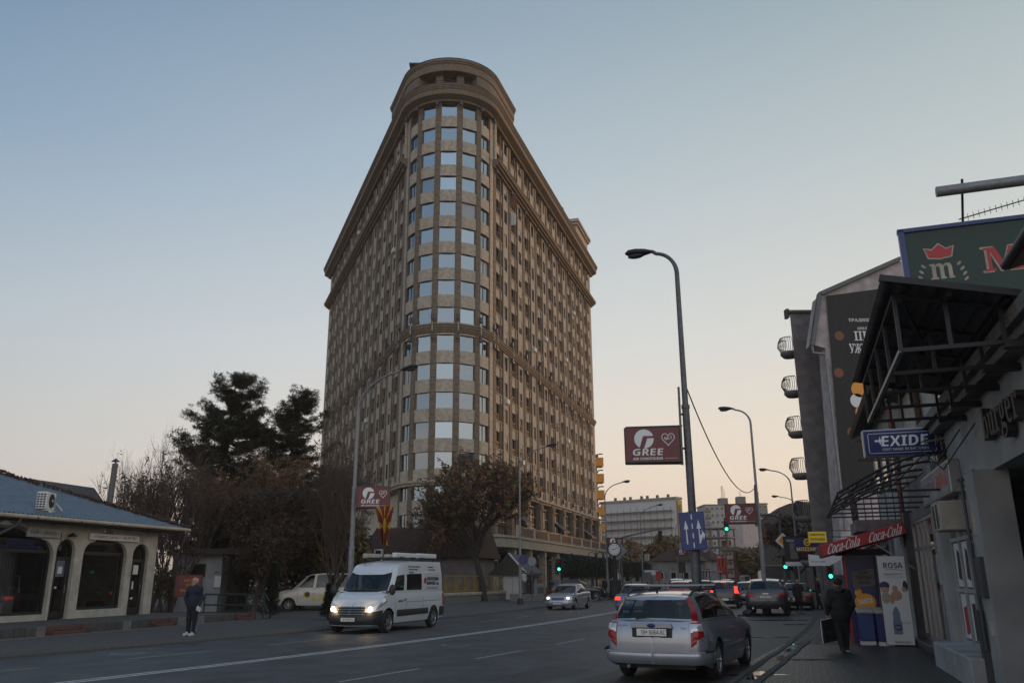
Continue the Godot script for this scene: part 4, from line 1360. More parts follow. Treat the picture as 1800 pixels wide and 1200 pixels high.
func parked_van() -> void:
	var p := gp(545, 1074.0, 0.12)
	var T := thing("minibus", "beige minibus with side lettering parked behind the hedge and railing", "minibus", p + Vector3(0.1, 0, -1.6), PI * 0.5 + 0.12)
	var C := make_car(T, {"W": 1.9, "L": 4.9, "paint": "paint_beige", "wr": 0.32, "spokes": 8, "axles": [-1.55, 1.45], "ends": [0.25, 0.35], "sill": 0.28, "ins": 0.05, "nose": 1.0, "tail": 0.5, "rake": [0.3, 0.03], "crown": 0.05, "step": 0.08,
		"waist": [[-2.45, 0.85], [-2.1, 1.0], [-1.6, 1.1], [-1.2, 1.14], [2.45, 1.16]], "roof": [[-0.75, 1.8], [-0.4, 1.9], [0.3, 1.95], [2.3, 1.93]],
		"ring": [[0.0, -1.65, 0.0, -0.8, "windshield"], [0.5, -1.58, 0.45, -0.75, "windshield"], [0.76, -1.4, 0.68, -0.62, "body"], [0.86, -1.15, 0.74, -0.45, "side_window"], [0.9, -0.3, 0.78, -0.2, "body"], [0.9, -0.15, 0.78, -0.08, "side_window"], [0.9, 1.0, 0.79, 1.0, "black"], [0.9, 1.1, 0.79, 1.1, "side_window"], [0.89, 2.2, 0.78, 2.1, "body"], [0.8, 2.35, 0.7, 2.25, "rear_window"], [0.0, 2.4, 0.0, 2.3, "body"]]})
	var side := Basis(Vector3(0, 0, -1), Vector3.UP, Vector3(1, 0, 0))
	for sd in [1.0, -1.0]:
		part("headlight", C.patch(MB.new(), C.s_front(0.5), C.s_side(-2.15), 0.7, 0.88, 0.75, 0.92, 0.012, sd), "lens_white", T)
		for z in [-1.1, -0.22, 0.95]: part("door_gap", C.patch(MB.new(), C.s_side(z), C.s_side(z + 0.014), 0.32, 1.12, 0.32, 1.12, 0.004, sd), "black", T)
	side = Basis(Vector3(0, 0, 1), Vector3.UP, Vector3(-1, 0, 0))
	var at := C.surf(C.s_side(0.35), 0.78, -1.0, 0.01)
	text("ТЕХНО-ЧИСТ", 1.5, 0.24, Transform3D(side, at), "sign_yellow", T, "Droid Serif", true)
	part("print_swoosh", MB.new().box(at + Vector3(0.0, -0.18, 0.2), Vector3(0.012, 0.05, 1.7)).cyl(at + Vector3(0.005, 0.05, -0.95), at + Vector3(-0.006, 0.05, -0.95), 0.18, 14), "sign_yellow", T)
	part("print_globe", MB.new().cyl(at + Vector3(0.0, 0.06, -0.92), at + Vector3(-0.012, 0.06, -0.92), 0.14, 14), "lamp_grey", T)
	text("ул. Скупи 12 тел. 2 055 544", 0.8, 0.05, Transform3D(side, at + Vector3(0, -0.3, 0.5)), "letter_black", T)

const SEDAN := {"W": 1.74, "L": 4.4, "wr": 0.31, "axles": [-1.35, 1.28], "spokes": 6, "step": 0.1,
	"waist": [[-2.2, 0.66], [-1.9, 0.78], [-1.1, 0.9], [0.0, 0.94], [1.4, 0.97], [2.2, 0.94]], "roof": [[-0.4, 1.34], [0.1, 1.42], [0.7, 1.42], [1.1, 1.36]],
	"ring": [[0.0, -1.25, 0.0, -0.42, "windshield"], [0.5, -1.15, 0.4, -0.38, "windshield"], [0.7, -0.95, 0.52, -0.3, "body"], [0.77, -0.8, 0.56, -0.2, "side_window"], [0.79, 0.15, 0.58, 0.2, "black"], [0.79, 0.22, 0.58, 0.27, "side_window"], [0.76, 1.2, 0.55, 0.9, "body"], [0.66, 1.5, 0.5, 1.0, "rear_window"], [0.0, 1.62, 0.0, 1.08, "body"]]}
const HATCH := {"W": 1.7, "L": 3.9, "wr": 0.3, "axles": [-1.25, 1.2], "spokes": 6, "step": 0.1, "tail": 0.8,
	"waist": [[-1.95, 0.7], [-1.6, 0.85], [-1.0, 0.98], [0.0, 1.0], [1.95, 1.05]], "roof": [[-0.3, 1.44], [0.2, 1.53], [1.0, 1.52], [1.6, 1.44]],
	"ring": [[0.0, -1.25, 0.0, -0.35, "windshield"], [0.5, -1.15, 0.4, -0.3, "windshield"], [0.7, -0.9, 0.53, -0.2, "body"], [0.75, -0.75, 0.57, -0.1, "side_window"], [0.77, 0.2, 0.6, 0.25, "black"], [0.77, 0.28, 0.6, 0.32, "side_window"], [0.76, 1.25, 0.6, 1.1, "body"], [0.66, 1.76, 0.54, 1.52, "rear_window"], [0.0, 1.86, 0.0, 1.6, "body"]]}
const SUV := {"W": 1.9, "L": 4.65, "wr": 0.38, "tw": 0.24, "axles": [-1.4, 1.4], "spokes": 10, "step": 0.08, "sill": 0.3, "ends": [0.3, 0.38], "tail": 0.9,
	"waist": [[-2.32, 0.85], [-2.0, 1.0], [-1.2, 1.1], [0.0, 1.13], [2.3, 1.15]], "roof": [[-0.35, 1.55], [0.2, 1.65], [1.2, 1.63], [1.9, 1.54]],
	"ring": [[0.0, -1.35, 0.0, -0.4, "windshield"], [0.55, -1.22, 0.44, -0.35, "windshield"], [0.77, -1.0, 0.57, -0.25, "body"], [0.83, -0.85, 0.61, -0.12, "side_window"], [0.86, 0.2, 0.64, 0.22, "black"], [0.86, 0.28, 0.64, 0.3, "side_window"], [0.85, 1.15, 0.64, 1.1, "black"], [0.85, 1.22, 0.64, 1.17, "side_window"], [0.82, 1.7, 0.62, 1.5, "body"], [0.72, 2.05, 0.57, 1.78, "rear_window"], [0.0, 2.2, 0.0, 1.88, "body"]]}
func car(called: String, label: String, base: Dictionary, paint_name: String, at: Vector3, turn: float, opt := {}) -> Node3D:
	var T := thing(called, label, "car", at, turn, opt.get("group", ""))
	var k := base.duplicate()
	k.paint = paint_name
	for q in opt: k[q] = opt[q]
	var C := make_car(T, k)
	var n := C.plan.size() - 1
	var tl: Array = k.get("tl", [0.5, 0.82, 0.72, 0.9])
	var hl: Array = k.get("hl", [0.42, 0.8, 0.58, 0.72])
	var b := MB.new()
	for sd in [1.0, -1.0]: C.patch(b, n, C.s_side(C.L * 0.5 - 0.75), C.ends[1] + 0.02, C.ends[1] + 0.24, C.ends[1] + 0.02, C.ends[1] + 0.24, 0.04, sd)
	part("rear_bumper", b, k.get("bump", paint_name), T)
	b = MB.new()
	for sd in [1.0, -1.0]: C.patch(b, 0, C.s_side(-C.L * 0.5 + 0.7), C.ends[0] + 0.0, C.ends[0] + 0.26, C.ends[0] + 0.02, C.ends[0] + 0.26, 0.03, sd)
	part("front_bumper", b, k.get("bump", paint_name), T)
	b = MB.new()
	C.across(b, false, 0.36, hl[2] - 0.02, hl[3] - 0.05, 0.02)
	var gr := part("grille", b, "black", T)
	part("grille_bar", C.across(MB.new(), false, 0.34, (hl[2] + hl[3]) * 0.5 - 0.05, (hl[2] + hl[3]) * 0.5 - 0.03, 0.03), "alloy", gr)
	for sd in [1.0, -1.0]:
		part("tail_light", C.patch(MB.new(), C.s_rear(tl[0]), C.s_rear(tl[1] * C.hw / 0.87), tl[2], tl[3], tl[2], tl[3], 0.015, sd), k.get("tail_m", "lens_red"), T)
		var h := part("headlight", C.patch(MB.new(), C.s_front(hl[0]), C.s_front(hl[1] * C.hw / 0.87), hl[2], hl[3], hl[2] + 0.04, hl[3] + 0.05, 0.015, sd), "lens_white", T)
		if k.get("lit", false):
			part("lamp_glow", MB.new().ball(C.surf(C.s_front((hl[0] + hl[1]) * 0.5), (hl[2] + hl[3]) * 0.5 + 0.02, sd, 0.03), Vector3(0.09, 0.06, 0.04)), "glow_head", h)
		for z in [C.axles[0] + 0.45, 0.18, C.axles[1] - 0.3]: part("door_gap", C.patch(MB.new(), C.s_side(z), C.s_side(z + 0.014), 0.32, 0.9, 0.32, 0.9, 0.004, sd), "black", T)
	plate(T, C, true, k.get("py", 0.6), k.get("plate", ""), 0.03)
	plate(T, C, false, k.get("fy", 0.36), k.get("fplate", ""), 0.045)
	if k.get("high_light", false):
		var z: float = k.ring[-1][3]
		part("brake_light", MB.new().box(Vector3(0, C.curve(C.roof, z) + 0.03, z + 0.02), Vector3(0.3, 0.04, 0.03)), "glow_red", T)
	return T

func make_vehicles() -> void:
	estate_car()
	white_van()
	parked_van()
	var r := func(d: float, s: float) -> Vector3: return road(d, s)
	var p := gp(1348, 1083)
	var q5 := car("sport_utility_car", "dark grey sport utility car parked half on the pavers", SUV, "paint_dark", p + Vector3(0.78, 0, -2.1), -deg_to_rad(19.5), {"tl": [0.5, 0.93, 0.86, 1.02], "py": 0.86, "plate": "SK 0061 AT", "step": 0.06, "bump": "plastic"})
	for sd in [1, -1]: part("exhaust_pipe", MB.new().cyl(Vector3(sd * 0.6, 0.36, 2.1), Vector3(sd * 0.6, 0.36, 2.36), 0.045, 10), "chrome", q5)
	part("badge_rings", MB.new().box(Vector3(0, 1.0, 2.3), Vector3(0.28, 0.06, 0.02)), "chrome", q5)
	p = gp(1276, 1069)
	car("hatchback", "black hatchback with glowing brake lights driving away along the road", HATCH, "paint_black", p + Vector3(0.55, 0, -1.85), -deg_to_rad(18), {"tl": [0.62, 0.86, 0.85, 1.25], "tail_m": "glow_red", "high_light": true, "py": 0.5})
	p = gp(1108, 1081)
	car("saloon_car", "pale blue saloon car with one red tail lamp glowing on the road", SEDAN, "paint_blue", p + Vector3(0.8, 0, -2.05), -deg_to_rad(20.5), {"tl": [0.5, 0.84, 0.7, 0.86], "tail_m": "glow_red"})
	p = gp(980, 1072)
	car("saloon_car", "silver saloon car with lit headlights coming along the left lane", SEDAN, "paint_silver", p + Vector3(0.8, 0, -2.05), PI - deg_to_rad(21), {"lit": true, "fplate": "SK 8074 AB", "hl": [0.4, 0.8, 0.56, 0.7], "inside": true})
	p = gp(1036, 1056)
	car("sport_utility_car", "black sport utility car turning out of the side street", SUV, "paint_black", p + Vector3(-1.0, 0, -0.9), -PI * 0.5 + 0.18, {"glass": "win_dark", "inside": false, "axles": [-1.45, 1.45], "L": 4.8, "plate": ""})
	# traffic queueing farther down the road
	var lanes := [
		["hatchback", HATCH, "paint_white", 66.0, 2.0, 0, "white hatchback queueing ahead of the black hatchback"],
		["saloon_car", SEDAN, "paint_dark", 62.0, 6.0, 0, "dark saloon car with red tail lamps ahead of the parked sport utility car"],
		["saloon_car", SEDAN, "paint_yellow", 84.0, 6.2, 0, "yellow taxi saloon queueing in the right lane"],
		["sport_utility_car", SUV, "paint_silver", 88.0, -1.5, 1, "silver sport utility car coming towards the junction with its bonnet forward"],
		["hatchback", HATCH, "paint_dark", 76.0, 2.0, 0, "dark grey hatchback in the left lane of the queue"],
		["saloon_car", SEDAN, "paint_silver", 86.0, 2.0, 0, "silver saloon in the left lane of the queue"],
		["saloon_car", SEDAN, "paint_black", 97.0, 2.2, 0, "black saloon far along the left lane of the queue"],
		["hatchback", HATCH, "paint_green", 98.0, 6.3, 0, "dark green hatchback in the right lane beyond the taxi"],
		["saloon_car", SEDAN, "paint_white", 108.0, 2.2, 0, "white saloon far down the queue"],
		["saloon_car", SEDAN, "paint_dark", 112.0, 6.3, 0, "charcoal saloon far down the right lane"],
		["hatchback", HATCH, "paint_silver", 122.0, 2.3, 0, "small silver hatchback near the end of the queue"],
		["saloon_car", SEDAN, "paint_blue", 128.0, 6.3, 0, "blue saloon near the end of the queue"],
		["hatchback", HATCH, "paint_white", 110.0, -2.0, 1, "white hatchback coming the other way beyond the junction"],
		["saloon_car", SEDAN, "paint_dark", 70.0, 6.2, 0, "charcoal saloon right behind the yellow taxi"],
		["hatchback", HATCH, "paint_red", 58.0, 2.0, 0, "dark red hatchback ahead of the pale blue saloon"],
		["hatchback", HATCH, "paint_silver", 78.0, 8.8, 0, "silver hatchback parked ahead of the tipper lorry"],
		["saloon_car", SEDAN, "paint_dark", 120.0, -2.0, 1, "dark saloon coming the other way beyond the junction"]]
	for i in 7: lanes.append([["hatchback", "saloon_car"][i % 2], [HATCH, SEDAN][i % 2], ["paint_dark", "paint_white", "paint_silver", "paint_black", "paint_blue", "paint_white", "paint_red"][i], 136.0 + i * 8.0, [2.3, 6.2, 2.1, 6.0, -2.0, 2.4, 6.1][i], 1 if i == 4 else 0, ["small dark hatchback beyond the queue", "small white saloon beyond the queue", "small silver hatchback beyond the queue", "small black saloon beyond the queue", "small blue hatchback coming from the street end", "tiny white saloon near the street end", "tiny red hatchback near the street end"][i]])
	for i in lanes.size():
		var a: Array = lanes[i]
		var t := road_turn(a[3])
		car(a[0], a[6], a[1], a[2], road(a[3], a[4]), t if a[5] == 0 else PI + t, {"step": 0.16, "inside": false, "glass": "win_dark", "tail_m": "glow_red" if i % 3 == 1 else "lens_red"})
	p = gp(1412, 1072)
	car("saloon_car", "dark blue saloon parked behind the woman on the pavers", SEDAN, "paint_black", p + Vector3(0.3, 0, -1.6), -deg_to_rad(18), {"inside": false, "glass": "win_dark"})
	# white vans and a tipper lorry far down the street
	for a in [[146.0, 5.0, "small white van far down the street beyond the queue"], [120.0, 8.6, "white panel van parked beside the tipper lorry"]]:
		var T := thing("delivery_van", a[2], "van", road(a[0], a[1]), road_turn(a[0]))
		make_car(T, {"W": 1.9, "L": 4.9, "paint": "paint_white", "axles": [-1.55, 1.45], "ends": [0.25, 0.35], "sill": 0.28, "ins": 0.05, "step": 0.16, "inside": false, "glass": "win_dark", "rake": [0.3, 0.03], "waist": [[-2.45, 0.85], [-2.1, 1.0], [-1.2, 1.14], [2.45, 1.16]], "roof": [[-0.75, 1.9], [0.3, 2.1], [2.3, 2.1]],
			"ring": [[0.0, -1.65, 0.0, -0.8, "windshield"], [0.76, -1.4, 0.68, -0.62, "body"], [0.86, -1.15, 0.74, -0.45, "side_window"], [0.9, -0.3, 0.78, -0.2, "body"], [0.89, 2.2, 0.78, 2.1, "body"], [0.8, 2.35, 0.7, 2.25, "rear_window"], [0.0, 2.4, 0.0, 2.3, "body"]]})
	var T := thing("tipper_lorry", "grey tipper lorry with its high steel body on the street", "lorry", road(92, 8.4), road_turn(92))
	part("tipper_body", MB.new().prism(PackedVector2Array([Vector2(-1.25, 1.1), Vector2(-1.3, 2.9), Vector2(1.3, 2.9), Vector2(1.25, 1.1)]), -2.0, 2.6), "lamp_grey", T)
	for i in 5:
		for sd in [1, -1]: part("body_rib", MB.new().box(Vector3(sd * 1.31, 2.0, -1.8 + i * 1.05), Vector3(0.08, 1.8, 0.12)), "lamp_grey", T)
	part("cab", MB.new().bevel(Vector3(0, 1.9, -3.0), Vector3(2.4, 2.2, 1.7), 0.15), "paint_yellow", T)
	part("chassis", MB.new().box(Vector3(0, 0.85, -0.6), Vector3(1.0, 0.3, 6.2)), "black", T)
	var wm := wheel_mesh(0.5, 0.35, 6, "alloy")
	for z in [-3.0, 0.6, 1.8]:
		for sd in [1, -1]:
			var w := obj("wheel", wm[0], T, Transform3D(Basis(Vector3.UP, 0.0 if sd > 0 else PI), Vector3(sd * 1.05, 0.5, z)))
			obj("rim", wm[1], w)

# ---- left side of the street
func arch_poly(x0: float, x1: float, y0: float, ytop: float, r: float) -> PackedVector2Array:   # opening with a round-cornered head
	var p := PackedVector2Array([Vector2(x0, y0)])
	for i in 9:
		var a := PI - PI * 0.5 * i / 8
		p.append(Vector2(x0 + r + cos(a) * r, ytop - r + sin(a) * r))
	for i in 9:
		var a := PI * 0.5 - PI * 0.5 * i / 8
		p.append(Vector2(x1 - r + cos(a) * r, ytop - r + sin(a) * r))
	p.append(Vector2(x1, y0))
	return p
func ring_of(b: MB, poly: PackedVector2Array, w: float, z0: float, z1: float) -> MB:     # a frame that follows the inside of an outline
	var inner: PackedVector2Array = Geometry2D.offset_polygon(poly, -w)[0]
	var n := poly.size()
	for i in n:
		var a := poly[i]
		var c := poly[(i + 1) % n]
		var ia := Vector2.ZERO
		var ic := Vector2.ZERO
		var da := 1e9
		var dc := 1e9
		for q in inner:
			if q.distance_to(a) < da: da = q.distance_to(a); ia = q
			if q.distance_to(c) < dc: dc = q.distance_to(c); ic = q
		b.prism(PackedVector2Array([a, c, ic, ia]) if ia != ic else PackedVector2Array([a, c, ia]), z0, z1)
	return b

func make_left_shop() -> void:
	var q := gp(0, 1093, 0.45)
	var p := gp(264, 1077, 0.45)
	var u := (p - q)
	u.y = 0
	u = u.normalized()
	var nz := Vector3(-u.z, 0, u.x)
	var X := Transform3D(Basis(u, Vector3.UP, nz), Vector3(q.x, 0, q.z))
	var T := thing("shop_house", "low white shop with arched windows and blue-grey corrugated roof", "shop")
	T.transform = X
	# front wall with arched openings cut out of it
	var holes := [arch_poly(-2.3, 1.85, 0.62, 3.12, 0.6), arch_poly(1.98, 2.88, 0.46, 3.18, 0.44), arch_poly(3.3, 5.68, 0.7, 3.14, 0.5), arch_poly(6.05, 7.0, 0.46, 3.16, 0.46)]
	var wl := MB.new()
	var cuts := [-4.0]
	for h in holes: cuts.append((h[0].x + h[-1].x) * 0.5)
	cuts.append(7.5)
	for i in cuts.size() - 1:      # between the middles of two openings: a pier with half an arch on each side
		var lo: float = cuts[i]
		var hi: float = cuts[i + 1]
		var poly := PackedVector2Array([Vector2(lo, 3.75)])
		var bottom := 0.12
		if i == 0: poly.append(Vector2(lo, bottom))
		else:
			var h: PackedVector2Array = holes[i - 1]
			for k in range(h.size() / 2, h.size()): poly.append(h[k])
			if h[0].y > 0.5:
				poly.append(Vector2(h[-1].x, h[0].y)); poly.append(Vector2(lo, h[0].y)); poly.append(Vector2(lo, bottom))
			else: poly.append(Vector2(h[-1].x, bottom))
		if i == cuts.size() - 2: poly.append(Vector2(hi, bottom))
		else:
			var h: PackedVector2Array = holes[i]
			if h[0].y > 0.5:
				poly.append(Vector2(hi, bottom)); poly.append(Vector2(hi, h[0].y)); poly.append(h[0])
			else: poly.append(Vector2(h[0].x, bottom))
			for k in range(1, h.size() / 2): poly.append(h[k])
		poly.append(Vector2(hi, 3.75))
		var cl := PackedVector2Array()
		for v in poly:
			if cl.is_empty() or cl[-1].distance_to(v) > 0.002: cl.append(v)
		wl.prism(cl, -0.3, 0.0)
	part("front_wall", wl, "wall_cream", T)
	part("side_wall", MB.new().box(Vector3(7.35, 1.95, -3.5), Vector3(0.3, 3.65, 6.4)), "wall_cream", T)
	part("shop_floor", MB.new().box(Vector3(1.7, 0.4, -2.5), Vector3(11.4, 0.06, 4.4)), "concrete", T)
	part("back_wall", MB.new().box(Vector3(1.7, 2.0, -4.6), Vector3(11.4, 3.4, 0.2)), "wall_grey", T)
	part("shop_ceiling", MB.new().box(Vector3(1.7, 3.5, -2.5), Vector3(11.4, 0.08, 4.4)), "wall_white", T)
	for i in 4:
		var h: PackedVector2Array = holes[i]
		var isd := i % 2 == 1
		var f := part("door" if isd else "shop_window", ring_of(MB.new(), h, 0.09, -0.24, -0.14), "black", T)
		part("pane", MB.new().prism(h, -0.2, -0.185), "shop_glass", f)
		var tr := 2.72 if i == 0 else (2.5 if isd else 2.72)
		part("transom", MB.new().box(Vector3((h[0].x + h[-1].x) * 0.5, tr, -0.19), Vector3(h[-1].x - h[0].x - 0.1, 0.12, 0.1)), "black", f)
		if isd:
			part("door_leaf_frame", MB.new().box(Vector3(h[0].x + 0.16, 1.45, -0.15), Vector3(0.12, 1.95, 0.06)).box(Vector3(h[-1].x - 0.16, 1.45, -0.15), Vector3(0.12, 1.95, 0.06)).box(Vector3((h[0].x + h[-1].x) * 0.5, 0.58, -0.15), Vector3(0.6, 0.22, 0.06)), "black", f)
			part("door_handle", MB.new().cyl(Vector3(h[-1].x - 0.2, 1.3, -0.08), Vector3(h[-1].x - 0.2, 1.6, -0.08), 0.015, 6), "steel", f)
			part("notice", MB.new().box(Vector3((h[0].x + h[-1].x) * 0.5, 2.15, -0.17), Vector3(0.62 if i == 1 else 0.3, 0.55 if i == 1 else 0.36, 0.01)), "paint_blue" if i == 1 else "white", f)
			part("notice", MB.new().box(Vector3((h[0].x + h[-1].x) * 0.5, 2.1, -0.16), Vector3(0.2, 0.24, 0.01)), "white", f)
			part("notice", MB.new().box(Vector3((h[0].x + h[-1].x) * 0.5 - 0.1, 1.5 if i == 1 else 1.55, -0.16), Vector3(0.09, 0.07 if i == 1 else 0.3, 0.01)), "white", f)
	# things seen in the windows
	var bl := part("roller_blind", MB.new().box(Vector3(-0.8, 2.2, -0.5), Vector3(1.6, 0.9, 0.02)), "white", T)
	for i in 5: part("blind_slat", MB.new().box(Vector3(-0.8, 1.85 + i * 0.19, -0.48), Vector3(1.6, 0.02, 0.03)), "lamp_grey", bl)
	for i in 6: part("vertical_blind", MB.new().box(Vector3(0.2 + i * 0.13, 1.9, -0.6), Vector3(0.05, 1.6, 0.1)), "tower_beige" if i == 5 else "white", T)
	part("counter", MB.new().bevel(Vector3(0.9, 0.9, -1.2), Vector3(1.5, 0.9, 0.6), 0.02), "brick_red", T)
	part("display_stand", MB.new().bar(Vector3(1.2, 1.35, -0.9), Vector3(1.3, 1.9, -1.0), 0.03).bar(Vector3(1.5, 1.35, -0.9), Vector3(1.55, 1.9, -1.0), 0.03).bar(Vector3(1.3, 1.9, -1.0), Vector3(1.55, 1.9, -1.0), 0.03), "white", T)
	part("paper_box", MB.new().box(Vector3(0.7, 0.95, -0.6), Vector3(0.42, 0.55, 0.2)), "white", T)
	part("clothes_rail", MB.new().bevel(Vector3(4.2, 1.9, -2.0), Vector3(0.3, 1.0, 0.2), 0.05).bevel(Vector3(4.7, 1.9, -2.0), Vector3(0.25, 1.0, 0.2), 0.05), "wall_grey", T)
	part("green_box", MB.new().bevel(Vector3(5.2, 0.85, -0.8), Vector3(0.5, 0.25, 0.4), 0.02), "sign_green", T)
	text("МОНТИРАЊЕ", 1.2, 0.14, Transform3D(Basis(), Vector3(0.5, 2.98, -0.17)), "sign_blue", T, "Droid Sans", true)
	text("СОБНИ ВРАТИ  АЛУМИНИУМ ПВЦ", 2.6, 0.1, Transform3D(Basis(), Vector3(0.2, 2.84, -0.17)), "sign_blue", T, "Droid Sans", true)
	for sg in [[0.45, 1.95, 3.34, 0.32, "тайм дизајн", "letter_black", "wall_white"], [3.42, 6.2, 3.33, 0.24, "модел салон  БОРЧЕ", "letter_black", "white"]]:
		var b := part("sign_board", MB.new().bevel(Vector3((sg[0] + sg[1]) * 0.5, sg[2], 0.06), Vector3(sg[1] - sg[0], sg[3], 0.08), 0.012), sg[6], T)
		text(sg[4], (sg[1] - sg[0]) * 0.86, sg[3] * 0.55, Transform3D(Basis(), Vector3((sg[0] + sg[1]) * 0.5, sg[2], 0.102)), sg[5], b, "Droid Serif")
	part("wall_lamp", MB.new().lathe([[0.03, 0.1], [0.16, 0.0], [0.15, -0.04]], Transform3D(Basis(), Vector3(2.43, 3.3, 0.18)), 10), "black", T)
	part("meter_box", MB.new().bevel(Vector3(2.05, 2.85, 0.04), Vector3(0.1, 0.16, 0.08), 0.01).box(Vector3(2.08, 3.15, 0.02), Vector3(0.02, 0.5, 0.02)), "lamp_grey", T)
	# corrugated roof, gutter
	var ef := 0.72
	var rb := MB.new()
	var slope := Vector3(0, 2.0, -5.2)
	var rows := []
	var x := -7.0
	var top_l := []
	while x < 8.42:
		var yy := 0.028 * sin(x * TAU / 0.19)
		# the verge on the right runs back at a slant
		var up := clampf((8.5 - x) / 5.2, 0.0, 1.0)
		rows.append(PackedVector3Array([Vector3(x, 3.86 + yy, ef), Vector3(x, 3.86 + yy, ef) + slope * up * 0.5, Vector3(x, 3.86 + yy, ef) + slope * up]))
		x += 0.0475
	rb.grid(rows, false, false)
	part("corrugated_roof", rb, "roof_blue", T)
	part("roof_underside", MB.new().quad_up(Vector3(-7, 3.78, ef - 0.05), Vector3(8.4, 3.78, ef - 0.05), Vector3(3.3, 5.74, -4.4), Vector3(-7, 5.74, -4.4)), "wood_dark", T)
	part("eaves_board", MB.new().box(Vector3(0.7, 3.72, ef - 0.12), Vector3(15.3, 0.1, 0.04)).box(Vector3(0.7, 3.69, ef * 0.5), Vector3(15.2, 0.04, ef)), "wood_dark", T)
	var gb := part("gutter", MB.new().tube([Vector3(-7, 3.75, ef + 0.06), Vector3(8.5, 3.8, ef + 0.06)], [0.07], 8), "tower_beige", T)
	for i in 8: part("gutter_joint", MB.new().cyl(Vector3(-6.0 + i * 2.0, 3.755, ef + 0.06), Vector3(-5.95 + i * 2.0, 3.755, ef + 0.06), 0.078, 8), "lamp_grey", gb)
	part("downpipe", MB.new().tube([Vector3(-0.6, 3.75, ef + 0.05), Vector3(-0.62, 3.5, ef - 0.05), Vector3(-1.2, 3.0, 0.12), Vector3(-1.3, 2.6, 0.1)], [0.05], 8), "pole", T)
	part("ridge_cap", MB.new().tube([Vector3(-7, 5.9, ef - 5.2), Vector3(3.4, 5.9, ef - 5.2)], [0.09], 6), "roof_grey", T)
	# moss and litter along the slanted verge
	var lit := MB.new()
	rng.seed = 8
	for i in 420:
		var t := rng.randf()
		var o := Vector3(8.45 - 5.2 * t, 3.9, ef) + slope * t + Vector3(rng.randf_range(-0.5, 0.1) * (0.4 + t), 0.03, rng.randf_range(-0.1, 0.15))
		lit.box(o, Vector3(0.08, 0.03, 0.06) * rng.randf_range(0.6, 1.6), Basis(Vector3(rng.randf(), rng.randf(), rng.randf()).normalized(), rng.randf() * 6.0))
	stuff(part("roof_litter", lit, "tile_red", T))
	# air conditioner on the roof
	var A := thing("air_conditioner", "white outdoor air conditioner unit on the corrugated blue roof", "air conditioner")
	A.transform = X * Transform3D(Basis(Vector3.UP, 0.42), Vector3(1.15, 4.05, 0.0))
	part("casing", MB.new().bevel(Vector3(0, 0.37, 0), Vector3(0.92, 0.6, 0.34), 0.03), "white", A)
	part("fan_grille", MB.new().lathe([[0.24, 0.0], [0.25, 0.02], [0.2, 0.03], [0.001, 0.03]], Transform3D(Basis(Vector3(1, 0, 0), Vector3(0, 0, 1), Vector3(0, -1, 0)), Vector3(0.02, 0.38, 0.165)), 24), "black", A)
	var fg := MB.new()
	for i in 12: fg.bar(Vector3(0.02, 0.38, 0.205), Vector3(0.02 + 0.23 * cos(i * TAU / 12), 0.38 + 0.23 * sin(i * TAU / 12), 0.2), 0.008)
	part("guard", fg, "lamp_grey", A)
	part("hub", MB.new().cyl(Vector3(0.02, 0.38, 0.2), Vector3(0.02, 0.38, 0.22), 0.05, 12), "white", A)
	var vent := MB.new()
	for i in 6:
		for k in 3: vent.box(Vector3(-0.465, 0.15 + i * 0.085, -0.1 + k * 0.1), Vector3(0.01, 0.05, 0.07))
	part("side_vents", vent, "black", A)
	part("valve_cover", MB.new().bevel(Vector3(0.35, 0.35, 0.175), Vector3(0.17, 0.36, 0.02), 0.008), "wall_white", A)
	part("bracket", MB.new().box(Vector3(0.05, 0.04, 0.05), Vector3(0.75, 0.05, 0.3)).box(Vector3(0.05, 0.0, 0.25), Vector3(0.7, 0.1, 0.04)), "white", A)
	part("hose", MB.new().tube([Vector3(0.46, 0.45, 0), Vector3(0.62, 0.42, 0.05), Vector3(0.72, 0.25, 0.2), Vector3(0.7, -0.05, 0.45)], [0.025], 6), "white", A)
	# roof behind, flues
	var B := thing("low_house", "grey roofed low house with a metal flue behind the white shop", "house")
	B.transform = X
	part("wall", MB.new().box(Vector3(6.0, 2.2, -12.0), Vector3(22, 4.4, 6)), "wall_grey", B)
	part("roof", MB.new().prism(PackedVector2Array([Vector2(-9.4, 4.2), Vector2(-12.0, 6.9), Vector2(-15.4, 4.2)]), -5.0, 17.5, Transform3D(Basis(Vector3(0, 0, 1), Vector3.UP, Vector3(1, 0, 0)), Vector3.ZERO)), "roof_grey", B)
	for fx in [3.6, 4.2]: part("chimney", MB.new().bevel(Vector3(fx, 6.9, -12), Vector3(0.35, 0.8, 0.35), 0.03), "concrete", B)
	var fl := px(193, 850, 38.0)
	var F := thing("flue_pipe", "tall thin metal flue pipe with a little hood beside the roof", "pipe", Vector3(fl.x, 0, fl.z))
	part("pipe", MB.new().cyl(Vector3(0, 0.1, 0), Vector3(0.12, 6.9, 0), 0.13, 10), "pole", F)
	part("hood", MB.new().lathe([[0.2, 0.0], [0.001, 0.16]], Transform3D(Basis(), Vector3(0.12, 7.0, 0)), 10).cyl(Vector3(0.12, 6.8, 0), Vector3(0.12, 7.05, 0), 0.04, 6), "pole", F)
	# terrace before the shop with its stone facing and brick-red steps
	var t0 := gp(-40, 1128, 0.12)
	var t1 := gp(418, 1091, 0.12)
	var tu := (t1 - t0)
	var tl := tu.length()
	tu /= tl
	var tn := Vector3(-tu.z, 0, tu.x)
	var TX2 := Transform3D(Basis(tu, Vector3.UP, tn), Vector3(t0.x, 0.1, t0.z))
	var te := struct("terrace", MB.new().box(Vector3(tl * 0.5, 0.16, -3.2), Vector3(tl, 0.32, 6.2)), "pavement")
	te.transform = TX2
	rng.seed = 31
	var st := []
